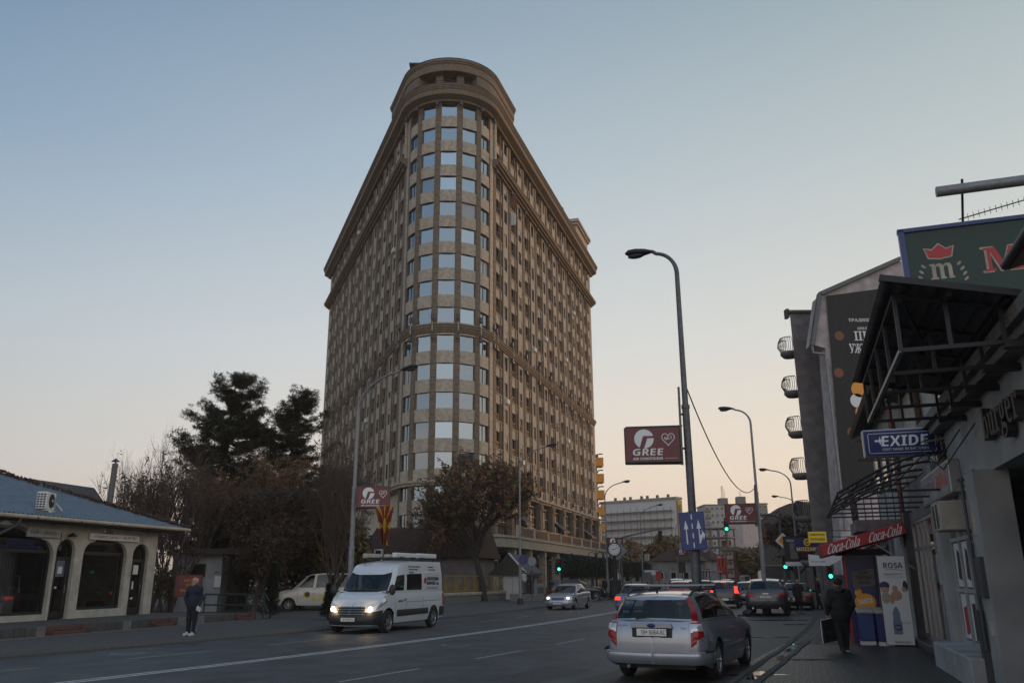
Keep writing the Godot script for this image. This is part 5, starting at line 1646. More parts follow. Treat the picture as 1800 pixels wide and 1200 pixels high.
	for i in 3: st.append(MB.new().bevel(Vector3(0, 0, 0), Vector3(0.385, 0.3, 0.05), 0.012).mesh(MT[["kerb", "concrete", "pavement"][i]]))
	var xx := 0.2
	while xx < tl:
		var stepat := false
		for s in [[2.35, 3.9], [7.0, 8.1], [12.0, 13.2]]:
			if xx > s[0] and xx < s[1]: stepat = true
		if not stepat: obj("facing_stone", st[rng.randi() % 3], te, Transform3D(Basis(), Vector3(xx, 0.15, -0.09 + rng.randf_range(-0.008, 0.008))))
		xx += 0.4
	for s in [[2.35, 3.9], [7.0, 8.1], [12.0, 13.2]]:
		var c: float = (s[0] + s[1]) * 0.5
		var w: float = s[1] - s[0]
		var sp := part("step", MB.new().bevel(Vector3(c, 0.07, -0.05), Vector3(w, 0.14, 0.3), 0.01).bevel(Vector3(c, 0.22, -0.2), Vector3(w - 0.3, 0.14, 0.25), 0.01), "step_red", te)
		part("step_cheek", MB.new().box(Vector3(s[0] + 0.06, 0.17, -0.08), Vector3(0.12, 0.3, 0.36)).box(Vector3(s[1] - 0.06, 0.17, -0.08), Vector3(0.12, 0.3, 0.36)), "step_red", sp)
	part("gutter_line", MB.new().box(Vector3(tl * 0.5, 0.03, 0.13), Vector3(tl, 0.02, 0.12)), "concrete", te)

func make_left_middle() -> void:
	rng.seed = 77
	# white shed with window, lattice gate, red sign board
	var s0 := px(294, 1075, 46.0)
	var s1 := px(383, 1072, 46.5)
	var u := (s1 - s0)
	u.y = 0
	var l := u.length()
	u /= l
	var X := Transform3D(Basis(u, Vector3.UP, Vector3(-u.z, 0, u.x)), Vector3(s0.x, 0, s0.z))
	var T := thing("garden_shed", "whitewashed shed with a small dark window behind the red board", "shed")
	T.transform = X
	part("wall", MB.new().box(Vector3(l * 0.5, 1.6, -1.5), Vector3(l, 3.0, 3)), "wall_white", T)
	part("roof", MB.new().box(Vector3(l * 0.5 + 1.0, 3.3, -1.2), Vector3(l + 0.7, 0.22, 3.7), Basis(Vector3(1, 0, 0), 0.06)), "wood_dark", T)
	var w := part("window", MB.new().box(Vector3(1.35, 2.25, 0.02), Vector3(0.75, 0.7, 0.06)), "wood_dark", T)
	part("pane", MB.new().box(Vector3(1.35, 2.25, 0.055), Vector3(0.6, 0.56, 0.02)), "win_dark", w)
	part("meter_box", MB.new().bevel(Vector3(2.4, 1.65, 0.06), Vector3(0.35, 0.6, 0.12), 0.02), "white", T)
	part("bracket", MB.new().tube([Vector3(2.2, 2.1, 0.1), Vector3(2.3, 2.2, 0.1), Vector3(2.45, 2.1, 0.1)], [0.02], 5), "wood_dark", T)
	var R := thing("notice_board", "dark red notice board with orange lettering behind the standing man", "sign")
	R.transform = Transform3D(Basis(Vector3.UP, 0.35), px(327, 1062, 41.0) * Vector3(1, 0, 1) + Vector3(0, 0.12, 0))
	part("panel", MB.new().box(Vector3(0, 1.35, 0), Vector3(1.15, 1.0, 0.05)), "sign_maroon", R)
	for sd in [-0.6, 0.6]: part("post", MB.new().box(Vector3(sd, 0.95, 0), Vector3(0.06, 1.9, 0.06)), "wood_dark", R)
	text("ИНВЕСТИТОР", 0.6, 0.1, Transform3D(Basis(), Vector3(0.1, 1.62, 0.027)), "sign_orange", R)
	text("ОПШТИНА", 0.4, 0.1, Transform3D(Basis(), Vector3(0.1, 1.4, 0.027)), "sign_orange", R)
	text("Кисела Вода", 0.8, 0.14, Transform3D(Basis(), Vector3(0.05, 1.15, 0.027)), "sign_orange", R, "Droid Serif")
	var G := thing("mesh_gate", "rusty iron mesh gate between the shop and the shed", "gate")
	G.transform = Transform3D(Basis(Vector3.UP, 0.25), px(281, 1072, 44.0) * Vector3(1, 0, 1) + Vector3(0, 0.12, 0))
	part("frame", MB.new().box(Vector3(-0.5, 1.5, 0), Vector3(0.06, 3.0, 0.06)).box(Vector3(0.5, 1.5, 0), Vector3(0.08, 3.0, 0.08)).box(Vector3(0, 2.95, 0), Vector3(1.0, 0.06, 0.06)).box(Vector3(0, 1.4, 0), Vector3(1.0, 0.05, 0.05)).box(Vector3(0, 0.1, 0), Vector3(1.0, 0.05, 0.05)), "wood_dark", G)
	var ms := MB.new()
	for i in 16: ms.box(Vector3(-0.47 + i * 0.0627, 1.5, 0), Vector3(0.012, 2.9, 0.012))
	for i in 36: ms.box(Vector3(0, 0.12 + i * 0.08, 0.008), Vector3(0.96, 0.01, 0.01))
	part("mesh_panel", ms, "wood_dark", G)
	# grey electric cabinets and dark hut behind the trees
	var K := thing("grey_hut", "grey sheet-metal hut half hidden under the brown trees", "hut")
	K.transform = Transform3D(Basis(Vector3.UP, 0.2), px(398, 1060, 52.0) * Vector3(1, 0, 1) + Vector3(0, 0.12, 0))
	part("wall", MB.new().box(Vector3(0, 1.4, 0), Vector3(2.2, 2.8, 2)), "lamp_grey", K)
	part("roof", MB.new().box(Vector3(0, 2.9, 0), Vector3(2.6, 0.15, 2.4)), "roof_grey", K)
	part("door", MB.new().box(Vector3(0.3, 1.2, 1.02), Vector3(0.9, 2.1, 0.05)), "pole", K)
	# dark green tubular railing
	var a := px(357, 1078, 39.0)
	var c := px(470, 1084, 37.0)
	a.y = 0.12
	c.y = 0.12
	var GR := thing("tube_railing", "dark green tubular railing beside the terrace", "railing")
	for y in [1.0, 0.55]:
		part("rail", MB.new().tube([a + Vector3(0, y, 0), a.lerp(c, 0.5) + Vector3(0, y, 0), c + Vector3(-0.15, y, 0), c + Vector3(0, y - 0.25, 0)], [0.035], 8), "green_iron", GR)
	for t in [0.0, 0.22, 0.66, 0.93]: part("post", MB.new().cyl(a.lerp(c, t), a.lerp(c, t) + Vector3(0, 1.0, 0), 0.035, 8), "green_iron", GR)
	# dark tiled house behind the van
	var H := thing("tiled_house", "dark house with brown tiled roof below the tower", "house")
	H.transform = Transform3D(Basis(Vector3.UP, -0.25), px(735, 1040, 70.0) * Vector3(1, 0, 1))
	part("wall", MB.new().box(Vector3(0, 1.9, -3), Vector3(9.5, 3.8, 6)), "wall_grey", H)
	var bed := part("roof", MB.new().prism(PackedVector2Array([Vector2(0.6, 3.4), Vector2(-3.0, 6.0), Vector2(-6.6, 3.4)]), -5.2, 5.2, Transform3D(Basis(Vector3(0, 0, 1), Vector3.UP, Vector3(1, 0, 0)), Vector3.ZERO)), "tile_red", H)
	var tl := MB.new().tube([Vector3(0, 0, 0.2), Vector3(0, 0.03, -0.2)], [0.09, 0.08], 6, false).mesh(MT["tile_red"])
	var sl := Vector3(0, 2.6, -3.6)
	var xf := []
	for r in 11:
		for i in 48:
			var o := Vector3(-5.1 + i * 0.217, 3.43, 0.55) + sl * (r + 0.5) / 11.0 + Vector3(0, rng.randf_range(0.0, 0.03), 0)
			xf.append(Transform3D(Basis(Vector3(1, 0, 0), 0.62), o))
	for i in 290: obj("roof_tile", tl, bed, xf[i])
	stuff(copies("roof_tiles", tl, MT["tile_red"], xf.slice(290), bed))
	var dw := part("dormer_window", MB.new().box(Vector3(-3.4, 3.6, 0.4), Vector3(0.7, 1.1, 0.3)), "white", H)
	part("pane", MB.new().box(Vector3(-3.4, 3.6, 0.56), Vector3(0.5, 0.9, 0.02)), "win_dark", dw)
	# white kiosk under the chestnut tree
	var Q := thing("white_kiosk", "white panelled kiosk with a steep pale roof under the autumn tree", "kiosk")
	Q.transform = Transform3D(Basis(Vector3.UP, -0.5), px(907, 1050, 70.0) * Vector3(1, 0, 1)).scaled_local(Vector3(0.62, 0.66, 0.62))
	part("wall", MB.new().box(Vector3(-1.2, 1.6, -2), Vector3(4.6, 3.2, 4)), "wall_white", Q)
	for i in 3: part("panel", MB.new().bevel(Vector3(-2.7 + i * 1.5, 1.6, 0.03), Vector3(1.42, 3.0, 0.06), 0.02), "white", Q)
	part("roof", MB.new().prism(PackedVector2Array([Vector2(-4.0, 3.1), Vector2(-0.9, 5.6), Vector2(-0.7, 5.6), Vector2(1.7, 3.3), Vector2(1.7, 3.0)]), -4.3, 0.5), "roof_grey", Q)
	part("roof_edge", MB.new().bar(Vector3(-0.8, 5.7, 0.5), Vector3(1.75, 3.35, 0.5), 0.3, 0.14), "white", Q)
	part("side_opening", MB.new().box(Vector3(1.1, 1.5, -1.6), Vector3(0.1, 2.2, 2.6)), "wood_dark", Q)
	# stair flight beside it
	var SS := thing("stair_flight", "dark steel stair flight rising beside the white kiosk", "stairs")
	SS.transform = Transform3D(Basis(Vector3.UP, -0.3), px(800, 1050, 72.0) * Vector3(1, 0, 1))
	for sd in [0.0, 0.9]: part("stringer", MB.new().bar(Vector3(1.8, 0.4, -sd), Vector3(-1.8, 3.2, -sd), 0.08, 0.2), "iron", SS)
	for i in 12: part("tread", MB.new().box(Vector3(1.7 - i * 0.3, 0.55 + i * 0.235, -0.45), Vector3(0.28, 0.04, 0.86)), "iron", SS)
	# low walls and yellow railings
	var wa := gp(781, 1060, 0.12)
	var wb := gp(892, 1053, 0.12)
	var wall := func(p0: Vector3, p1: Vector3, lab: String, h: float) -> void:
		var d := p1 - p0
		d.y = 0
		var ln := d.length()
		d /= ln
		var XX := Transform3D(Basis(d, Vector3.UP, Vector3(-d.z, 0, d.x)), Vector3(p0.x, 0.1, p0.z))
		var lw := thing("low_wall", "low concrete wall " + lab, "wall")
		lw.transform = XX
		part("footing", MB.new().box(Vector3(ln * 0.5, h * 0.35, 0), Vector3(ln, h * 0.7, 0.5)), "concrete", lw)
		var nc := int(ln / 1.2) + 1
		for i in nc: part("coping", MB.new().bevel(Vector3((i + 0.5) * ln / nc, h * 0.85, 0), Vector3(ln / nc - 0.02, h * 0.3, 0.62), 0.03), "tower_beige", lw)
		var rl := thing("yellow_railing", "yellow painted railing with fan pattern " + lab, "railing", Vector3.ZERO, 0.0, "")
		rl.transform = XX
		for y in [h + 0.12, h + 1.15]: part("rail", MB.new().box(Vector3(ln * 0.5, y, 0), Vector3(ln, 0.09, 0.07)), "yellow_paint", rl)
		var np := maxi(1, int(ln / 1.5))
		for i in np + 1: part("post", MB.new().box(Vector3(i * ln / np, h + 0.6, 0), Vector3(0.08, 1.2, 0.08)), "yellow_paint", rl)
		for i in np:
			var x0 := i * ln / np
			var wd := ln / np
			var f := MB.new()
			for k in 6:
				var an := deg_to_rad(10 + k * 15)
				f.bar(Vector3(x0 + 0.04, h + 0.14, 0), Vector3(x0 + 0.04 + cos(an) * wd * 0.9, h + 0.14 + sin(an) * 0.95, 0), 0.03)
			var arc := []
			for k in 9: arc.append(Vector3(x0 + wd * (0.95 - 0.5 * sin(k * PI / 8)), h + 0.16 + k * 0.12, 0))
			f.tube(arc, [0.022], 5)
			part("fan_infill", f, "yellow_paint", rl)
	wall.call(wa, wb, "under the chestnut tree", 0.7)
	wall.call(gp(921, 1051, 0.12), gp(934, 1050, 0.12), "beside the kiosk path", 0.7)
	wall.call(gp(936, 1049, 0.12), gp(952, 1048.5, 0.12), "next to the traffic light", 1.2)
	var gt := thing("arched_gate", "dark green iron gate with a pointed top between the yellow railings", "gate")
	var ga := gp(893, 1052, 0.12)
	var gb := gp(913, 1051, 0.12)
	var gd := (gb - ga)
	gt.transform = Transform3D(Basis(gd.normalized(), Vector3.UP, Vector3(-gd.z, 0, gd.x).normalized()), ga)
	var gl := gd.length()
	part("frame", MB.new().box(Vector3(0, 0.9, 0), Vector3(0.08, 1.8, 0.08)).box(Vector3(gl, 0.9, 0), Vector3(0.08, 1.8, 0.08)).bar(Vector3(0, 1.75, 0), Vector3(gl * 0.5, 2.3, 0), 0.06).bar(Vector3(gl, 1.75, 0), Vector3(gl * 0.5, 2.3, 0), 0.06), "green_iron", gt)
	for i in 8: part("bar", MB.new().box(Vector3((i + 0.5) * gl / 8, 0.85, 0), Vector3(0.03, 1.6, 0.03)), "green_iron", gt)
	# leaves on the ground under the trees
	var lf := MB.new()
	for i in 900:
		var o := road(rng.randf_range(33, 56), -rng.randf_range(6.5, 12.0) - (3.0 if i % 3 else 0.0), 0.125)
		var r := rng.randf_range(0.03, 0.07)
		var an := rng.randf() * TAU
		lf.tri(o + Vector3(cos(an), 0.1, sin(an)) * r, o + Vector3(cos(an + 2.2), 0.05, sin(an + 2.2)) * r, o + Vector3(cos(an + 4.1), 0.15, sin(an + 4.1)) * r)
	stuff(tag(part("fallen_leaves", lf, "twig", self), "brown fallen leaves scattered on the left footway", "leaves"))

# ---- right side: row of shops. Local frame: x along the wall away from the camera, y up, z out to the street
func row_frame() -> Transform3D:
	var th := atan(0.333)
	var a := Vector3(sin(th), 0, -cos(th))
	return Transform3D(Basis(a, Vector3.UP, Vector3(-cos(th), 0, -sin(th))), Vector3(9.3, 0, -18.39))
# note: x cross y = (cos, 0, sin) here, so the frame is mirrored; build with across() for print that must read rightly
func make_right_shops() -> void:
	var R := row_frame()
	# proper right-handed frame: x from far to near, so that print on the wall reads for a viewer in the street
	var W := Transform3D(Basis(-R.basis.x, Vector3.UP, R.basis.z), R.origin)
	# frame of things set across the footway, facing the camera: x towards the wall (right), z towards the camera
	var Q := Transform3D(Basis(-R.basis.z, Vector3.UP, -R.basis.x), R.origin)
	rng.seed = 91
	# burger shop
	var T := thing("burger_shop", "white rendered snack shop front with dark opening and raised black lettering", "shop")
	T.transform = W
	part("wall", MB.new().box(Vector3(6.8, 4.0, -0.15), Vector3(7.4, 1.4, 0.3)).box(Vector3(2.6, 4.1, -0.15), Vector3(1.0, 1.2, 0.3)), "wall_white", T)
	part("pier", MB.new().box(Vector3(5.5, 1.65, 0.05), Vector3(0.75, 3.3, 0.5)), "wall_white", T)
	part("pier", MB.new().box(Vector3(0.95, 2.0, 0.0), Vector3(0.55, 4.0, 0.4)).box(Vector3(1.6, 2.9, -0.1), Vector3(0.8, 1.4, 0.2)), "wall_white", T)
	part("pier", MB.new().box(Vector3(9.6, 1.65, 0.05), Vector3(0.8, 3.3, 0.5)), "wall_white", T)
	part("plinth", MB.new().bevel(Vector3(3.15, 0.24, 0.25), Vector3(3.9, 0.48, 0.7), 0.02), "wall_white", T)
	part("cornice", MB.new().box(Vector3(5.8, 4.68, 0.1), Vector3(9.6, 0.18, 0.5)).box(Vector3(5.8, 4.52, 0.05), Vector3(9.6, 0.14, 0.4)), "concrete", T)
	part("inner_walls", MB.new().box(Vector3(5.4, 1.8, -3.5), Vector3(10.4, 3.6, 0.2)).box(Vector3(5.4, 0.02, -1.8), Vector3(10.4, 0.05, 3.4)).box(Vector3(5.4, 3.5, -1.8), Vector3(10.4, 0.1, 3.2)).box(Vector3(10.3, 1.8, -1.8), Vector3(0.2, 3.6, 3.2)), "wall_white", T)
	part("roof_slab", MB.new().box(Vector3(5.4, 4.72, -4.2), Vector3(10.6, 0.2, 8.2)), "roof_grey", T)
	var sg := Node3D.new()
	text("burger", 2.2, 0.62, Transform3D(Basis(), Vector3(7.35, 3.85, 0.02)), "letter_black", T, "Droid Serif", true, 0.0, 0.12)
	# window of six lights with posters
	var wf := MB.new()
	for x in [1.35, 2.25, 3.1, 3.95, 4.8]: wf.box(Vector3(x, 1.45, 0.02), Vector3(0.07, 1.95, 0.08))
	for y in [0.5, 1.45, 2.4]: wf.box(Vector3(3.08, y, 0.022), Vector3(3.5, 0.07, 0.07))
	for x in [2.25, 3.1, 3.95]: wf.box(Vector3(x, 2.85, 0.02), Vector3(0.06, 0.9, 0.07))
	var win := part("shop_window", wf, "wall_white", T)
	for i in 4:
		for j in 2:
			part("pane", MB.new().box(Vector3([1.8, 2.68, 3.53, 4.38][i], 0.98 + j * 0.95, 0.0), Vector3(0.82, 0.88, 0.012)), "shop_glass" if i > 2 else "win_dim", win)
	part("top_pane", MB.new().box(Vector3(3.0, 2.85, 0.0), Vector3(3.4, 0.85, 0.012)), "win_dim", win)
	var post := [[1.8, 1.93, "white", 0.7, 0.82], [2.68, 1.93, "white", 0.7, 0.82], [3.53, 1.93, "paint_blue", 0.7, 0.82], [1.8, 0.98, "white", 0.7, 0.82], [2.68, 0.98, "white", 0.7, 0.82]]
	for i in post.size():
		var q: Array = post[i]
		var p := part("poster", MB.new().box(Vector3(q[0], q[1], 0.012), Vector3(q[3], q[4], 0.006)), q[2], T)
		if i < 2: part("poster_print", MB.new().prism(PackedVector2Array([Vector2(-0.2, -0.25), Vector2(0.1, -0.3), Vector2(0.22, 0.2), Vector2(-0.08, 0.3)]), 0.016, 0.02, Transform3D(Basis(), Vector3(q[0], q[1], 0))), "letter_black", p)
		elif i == 3: part("poster_print", MB.new().prism(PackedVector2Array([Vector2(-0.2, -0.35), Vector2(0.2, -0.3), Vector2(0.22, 0.2), Vector2(-0.2, 0.15)]), 0.016, 0.02, Transform3D(Basis(), Vector3(q[0], q[1], 0))), "sign_red", p)
		elif i == 4: part("poster_print", MB.new().prism(PackedVector2Array([Vector2(-0.18, -0.4), Vector2(0.2, -0.4), Vector2(0.2, 0.25), Vector2(-0.18, 0.25)]), 0.016, 0.02, Transform3D(Basis(), Vector3(q[0], q[1], 0))), "letter_black", p)
		else:
			text("ATARI", 0.4, 0.08, Transform3D(Basis(), Vector3(q[0], q[1] + 0.3, 0.016)), "sign_navy", p, "Droid Sans", true)
			for k in 3: text("• услуги", 0.4, 0.06, Transform3D(Basis(), Vector3(q[0], q[1] + 0.1 - k * 0.17, 0.016)), "sign_navy", p)
	part("shutter_channel", MB.new().box(Vector3(5.05, 0.6, 0.3), Vector3(0.2, 1.2, 0.2)).box(Vector3(4.95, 1.8, 0.1), Vector3(0.08, 2.6, 0.12)), "lamp_grey", T)
	var ac := thing("window_air_conditioner", "boxy window air conditioner jutting from the white shop front", "air conditioner")
	ac.transform = W
	part("casing", MB.new().bevel(Vector3(3.95, 2.72, 0.3), Vector3(0.75, 0.5, 0.62), 0.02), "wall_cream", ac)
	var lv := MB.new()
	for i in 7: lv.box(Vector3(3.57, 2.54 + i * 0.06, 0.32), Vector3(0.012, 0.03, 0.5))
	part("louvres", lv, "black", ac)
	part("front_grille", MB.new().box(Vector3(3.95, 2.72, 0.615), Vector3(0.65, 0.4, 0.01)), "black", ac)
	for x in [3.62, 3.95, 4.28]: part("grille_frame", MB.new().box(Vector3(x, 2.72, 0.62), Vector3(0.04, 0.46, 0.02)), "wall_cream", ac)
	part("conduit", MB.new().tube([Vector3(5.2, 0.6, 0.36), Vector3(5.2, 3.2, 0.36), Vector3(4.9, 3.4, 0.1), Vector3(2.2, 3.42, 0.06)], [0.025], 6), "lamp_grey", T)
	part("cable", MB.new().tube([Vector3(2.1, 4.3, 0.1), Vector3(2.4, 3.9, 0.4), Vector3(3.2, 3.75, 0.35), Vector3(4.2, 4.2, 0.08)], [0.014], 5).tube([Vector3(2.0, 4.45, 0.1), Vector3(2.5, 4.2, 0.6), Vector3(3.4, 3.6, 0.3), Vector3(5.4, 4.1, 0.06)], [0.012], 5), "black", T)
	part("meter_cabinet", MB.new().bevel(Vector3(5.5, 1.7, 0.33), Vector3(0.4, 0.6, 0.08), 0.01), "lamp_grey", T)
	for q in [[5.42, 2.5, 0.26, 0.36], [5.58, 0.95, 0.3, 0.22]]: part("notice", MB.new().box(Vector3(q[0], q[1], 0.305), Vector3(q[2], q[3], 0.008), Basis(Vector3(0, 0, 1), 0.04)), "tower_beige", T)
	# glass-door shop
	T = thing("glass_door_shop", "narrow shop with aluminium glass doors beside the drinks stand", "shop")
	T.transform = W
	var dr := [-4.3, -3.4, -2.6, -1.9, -0.7, 0.55]
	part("lintel", MB.new().box(Vector3(-1.9, 3.35, -0.1), Vector3(5.2, 0.5, 0.3)).box(Vector3(-1.9, 3.9, -0.15), Vector3(5.2, 0.9, 0.3)), "wall_grey", T)
	part("threshold", MB.new().bevel(Vector3(-1.9, 0.1, 0.06), Vector3(5.0, 0.2, 0.5), 0.02), "lamp_grey", T)
	part("pier", MB.new().box(Vector3(-4.5, 1.7, 0.0), Vector3(0.4, 3.4, 0.4)), "lamp_grey", T)
	part("cream_side_pier", MB.new().box(Vector3(0.62, 1.7, 0.0), Vector3(0.14, 3.3, 0.36)), "wall_white", T)
	for i in 5:
		var x0: float = dr[i]
		var x1: float = dr[i + 1]
		var d := part("glass_door", MB.new().box(Vector3(x0 + 0.04, 1.62, 0), Vector3(0.07, 2.9, 0.09)).box(Vector3(x1 - 0.04, 1.62, 0), Vector3(0.07, 2.9, 0.09)).box(Vector3((x0 + x1) * 0.5, 0.26, 0), Vector3(x1 - x0, 0.14, 0.085)).box(Vector3((x0 + x1) * 0.5, 3.05, 0), Vector3(x1 - x0, 0.08, 0.085)).box(Vector3((x0 + x1) * 0.5, 2.4, 0), Vector3(x1 - x0, 0.06, 0.08)), "alloy", T)
		part("pane", MB.new().box(Vector3((x0 + x1) * 0.5, 1.65, 0), Vector3(x1 - x0 - 0.12, 2.75, 0.012)), "win_dark", d)
	part("power_box", MB.new().bevel(Vector3(0.45, 1.85, 0.12), Vector3(0.35, 0.62, 0.16), 0.015), "wall_white", T)
	part("roof_slab", MB.new().box(Vector3(-2, 4.4, -3.5), Vector3(5.2, 0.15, 6.6)), "roof_grey", T)
	part("back_room", MB.new().box(Vector3(-2, 2.2, -3.6), Vector3(5.2, 4.3, 6.4)), "wall_grey", T)
	# big butterfly canopy on trusses
	T = thing("corrugated_canopy", "dark corrugated canopy tilted up on steel trusses over the footway", "canopy")
	T.transform = W
	var sh := MB.new()
	var rows := []
	var z := -0.1
	while z < 1.76:
		var t := z / 1.78
		var y := lerpf(4.78, 5.2, t) + 0.02 * (1.0 if int(floor(z / 0.085)) % 2 == 0 else -1.0)
		rows.append(PackedVector3Array([Vector3(4.35, y, z), Vector3(10.0, y - 0.04 * (1.0 - t), z)]))
		z += 0.0425
	sh.grid(rows, false, false)
	part("corrugated_sheet", sh, "roof_grey", T)
	part("edge_trim", MB.new().bar(Vector3(10.02, 4.76, 0), Vector3(10.02, 5.2, 1.75), 0.05, 0.08).bar(Vector3(4.33, 4.8, 0), Vector3(4.33, 5.2, 1.75), 0.04, 0.06), "iron", T)
	for i in 5:
		var x := 4.5 + i * 1.27
		var tr := MB.new()
		tr.bar(Vector3(x, 4.38, 0.0), Vector3(x, 4.38, 1.56), 0.05)
		tr.bar(Vector3(x, 4.73, 0.0), Vector3(x, 5.08, 1.56), 0.05)
		for zz in [0.42, 1.0, 1.56]: tr.bar(Vector3(x, 4.38, zz), Vector3(x, lerpf(4.73, 5.08, zz / 1.56), zz), 0.045)
		tr.bar(Vector3(x, 4.38, 0.3), Vector3(x, 4.7, 0.0), 0.04)
		part("truss", tr, "iron", T)
		part("wall_shoe", MB.new().box(Vector3(x, 4.34, 0.2), Vector3(0.14, 0.07, 0.5)), "iron", T)
	part("outer_rail", MB.new().bar(Vector3(4.5, 4.38, 1.56), Vector3(9.58, 4.38, 1.56), 0.05), "steel", T)
	part("outer_top_rail", MB.new().bar(Vector3(4.5, 5.09, 1.56), Vector3(9.58, 5.09, 1.56), 0.05), "iron", T)
	for zz in [0.4, 1.0]: part("purlin", MB.new().bar(Vector3(4.4, lerpf(4.73, 5.1, zz / 1.7), zz), Vector3(9.9, lerpf(4.73, 5.1, zz / 1.7), zz), 0.05), "iron", T)
	part("brace", MB.new().bar(Vector3(4.5, 4.76, 0.2), Vector3(9.58, 5.04, 1.5), 0.05), "iron", T)
	for x in [5.4, 6.3, 7.3]: part("spotlight", MB.new().bevel(Vector3(x, 4.5, 1.45), Vector3(0.12, 0.12, 0.16), 0.02), "black", T)
	# sharp eave of the nearest roof, top right
	T = thing("dark_eave", "dark timber eave with gutter at the nearest roof", "roof")
	T.transform = W
	part("eave", MB.new().box(Vector3(10.6, 5.68, -0.5), Vector3(3.1, 0.14, 1.3), Basis(Vector3(1, 0, 0), 0.25)), "wood_dark", T)
	part("gutter", MB.new().cyl(Vector3(9.02, 5.52, 0.14), Vector3(12.2, 5.52, 0.14), 0.06, 8), "iron", T)
	part("wall", MB.new().box(Vector3(10.9, 5.2, -0.9), Vector3(2.4, 0.8, 1.0)), "wood_dark", T)
	# battery shop sign, across the footway
	T = thing("hanging_sign", "navy light-box sign for batteries hung out over the footway", "sign")
	T.transform = Q * Transform3D(Basis(), Vector3(-0.78, 4.33, 2.0))
	part("case", MB.new().bevel(Vector3.ZERO, Vector3(1.46, 0.58, 0.16), 0.025), "alloy", T)
	part("face", MB.new().box(Vector3(0, 0, 0.082), Vector3(1.4, 0.52, 0.01)), "sign_navy", T)
	var ol := []
	for p in [[-0.6, -0.2], [-0.62, -0.18], [-0.62, 0.18], [-0.6, 0.2], [0.6, 0.2], [0.62, 0.18], [0.62, -0.18], [0.6, -0.2], [-0.6, -0.2]]: ol.append(Vector3(p[0], p[1], 0.088))
	part("outline", MB.new().tube(ol, [0.006], 4, false), "letter_white", T)
	text("EXIDE", 0.86, 0.21, Transform3D(Basis(), Vector3(0.06, 0.04, 0.087)), "letter_white", T, "Droid Sans", true, 0.12)
	part("spark", MB.new().prism(PackedVector2Array([Vector2(-0.1, 0.02), Vector2(-0.02, 0.02), Vector2(0, 0.09), Vector2(0.02, 0.02), Vector2(0.1, 0), Vector2(0.02, -0.02), Vector2(0, -0.09), Vector2(-0.02, -0.02), Vector2(-0.1, -0.02)]), 0.086, 0.092, Transform3D(Basis(), Vector3(-0.4, 0.05, 0))), "letter_white", T)
	text("FIRST NAME IN BATTERIES", 0.86, 0.05, Transform3D(Basis(), Vector3(0.06, -0.13, 0.087)), "letter_white", T)
	part("bracket", MB.new().bar(Vector3(0.45, -0.02, 0.12), Vector3(1.1, 0.1, 0.12), 0.04).bar(Vector3(0.42, -0.06, 0.12), Vector3(0.42, 0.1, 0.12), 0.03).bar(Vector3(0.65, -0.04, 0.12), Vector3(0.65, 0.12, 0.12), 0.03), "alloy", T)
	# shop name box on the wall
	T = thing("name_box", "pale name box with blue and pink letters on the shop wall", "sign")
	T.transform = W * Transform3D(Basis(), Vector3(1.5, 3.5, 0.1))
	part("case", MB.new().bevel(Vector3.ZERO, Vector3(3.6, 0.62, 0.22), 0.02), "alloy", T)
	part("face", MB.new().box(Vector3(0, 0, 0.112), Vector3(3.5, 0.52, 0.01)), "wall_white", T)
	text("АВТО ДЕЛОВИ", 1.7, 0.28, Transform3D(Basis(), Vector3(-0.8, 0, 0.118)), "sign_blue", T, "Droid Sans", true)
	text("МОТО-АК", 1.3, 0.28, Transform3D(Basis(), Vector3(0.95, 0, 0.118)), "sign_red", T, "Droid Sans", true)
	T = thing("dark_sign", "dark name board with white letters above the pale name box", "sign")
	T.transform = W * Transform3D(Basis(), Vector3(0.6, 4.15, 0.06))
	part("panel", MB.new().bevel(Vector3.ZERO, Vector3(2.2, 0.6, 0.1), 0.02), "wall_grey", T)
	part("frame", MB.new().box(Vector3(1.15, 0, 0.0), Vector3(0.1, 1.0, 0.14)).box(Vector3(0, 0.33, 0), Vector3(2.3, 0.06, 0.12)), "alloy", T)
	text("АКУ", 0.7, 0.34, Transform3D(Basis(), Vector3(0.6, 0, 0.055)), "letter_white", T, "Droid Sans", true)
	# two-storey house behind with roof, billboard on top
	T = thing("old_house", "weathered two-storey white house with dark eaves beyond the canopy", "house")
	T.transform = W
	part("wall", MB.new().box(Vector3(-9.5, 3.6, -4.0), Vector3(9.0, 7.2, 7.8)), "wall_white", T)
	part("eave", MB.new().box(Vector3(-9.4, 7.15, 0.1), Vector3(9.6, 0.18, 1.1), Basis(Vector3(1, 0, 0), 0.35)), "wood_dark", T)
	part("roof", MB.new().prism(PackedVector2Array([Vector2(0.5, 7.1), Vector2(-4, 9.6), Vector2(-8.4, 7.1)]), -14.2, -4.7, Transform3D(Basis(Vector3(0, 0, 1), Vector3.UP, Vector3(1, 0, 0)), Vector3.ZERO)), "tile_red", T)
	part("drain_pipe", MB.new().cyl(Vector3(-5.3, 2.5, 0.1), Vector3(-5.3, 7.0, 0.1), 0.07, 8), "sign_maroon", T)
	for x in [-6.6, -9.4, -12.0]:
		var w := part("window", MB.new().box(Vector3(x, 5.4, -0.08), Vector3(1.2, 1.6, 0.1)), "wood_dark", T)
		part("pane", MB.new().box(Vector3(x, 5.4, -0.02), Vector3(1.0, 1.4, 0.02)), "win_dark", w)
	for y in [4.55, 5.05]: part("iron_bracket", MB.new().bar(Vector3(-2.6, y, 0.0), Vector3(-2.6, y + 0.05, 1.3), 0.05), "tile_red", T)
	part("balcony_slab", MB.new().box(Vector3(-7.4, 3.15, 0.65), Vector3(2.6, 0.32, 1.3)), "concrete", T)
	var br := MB.new()
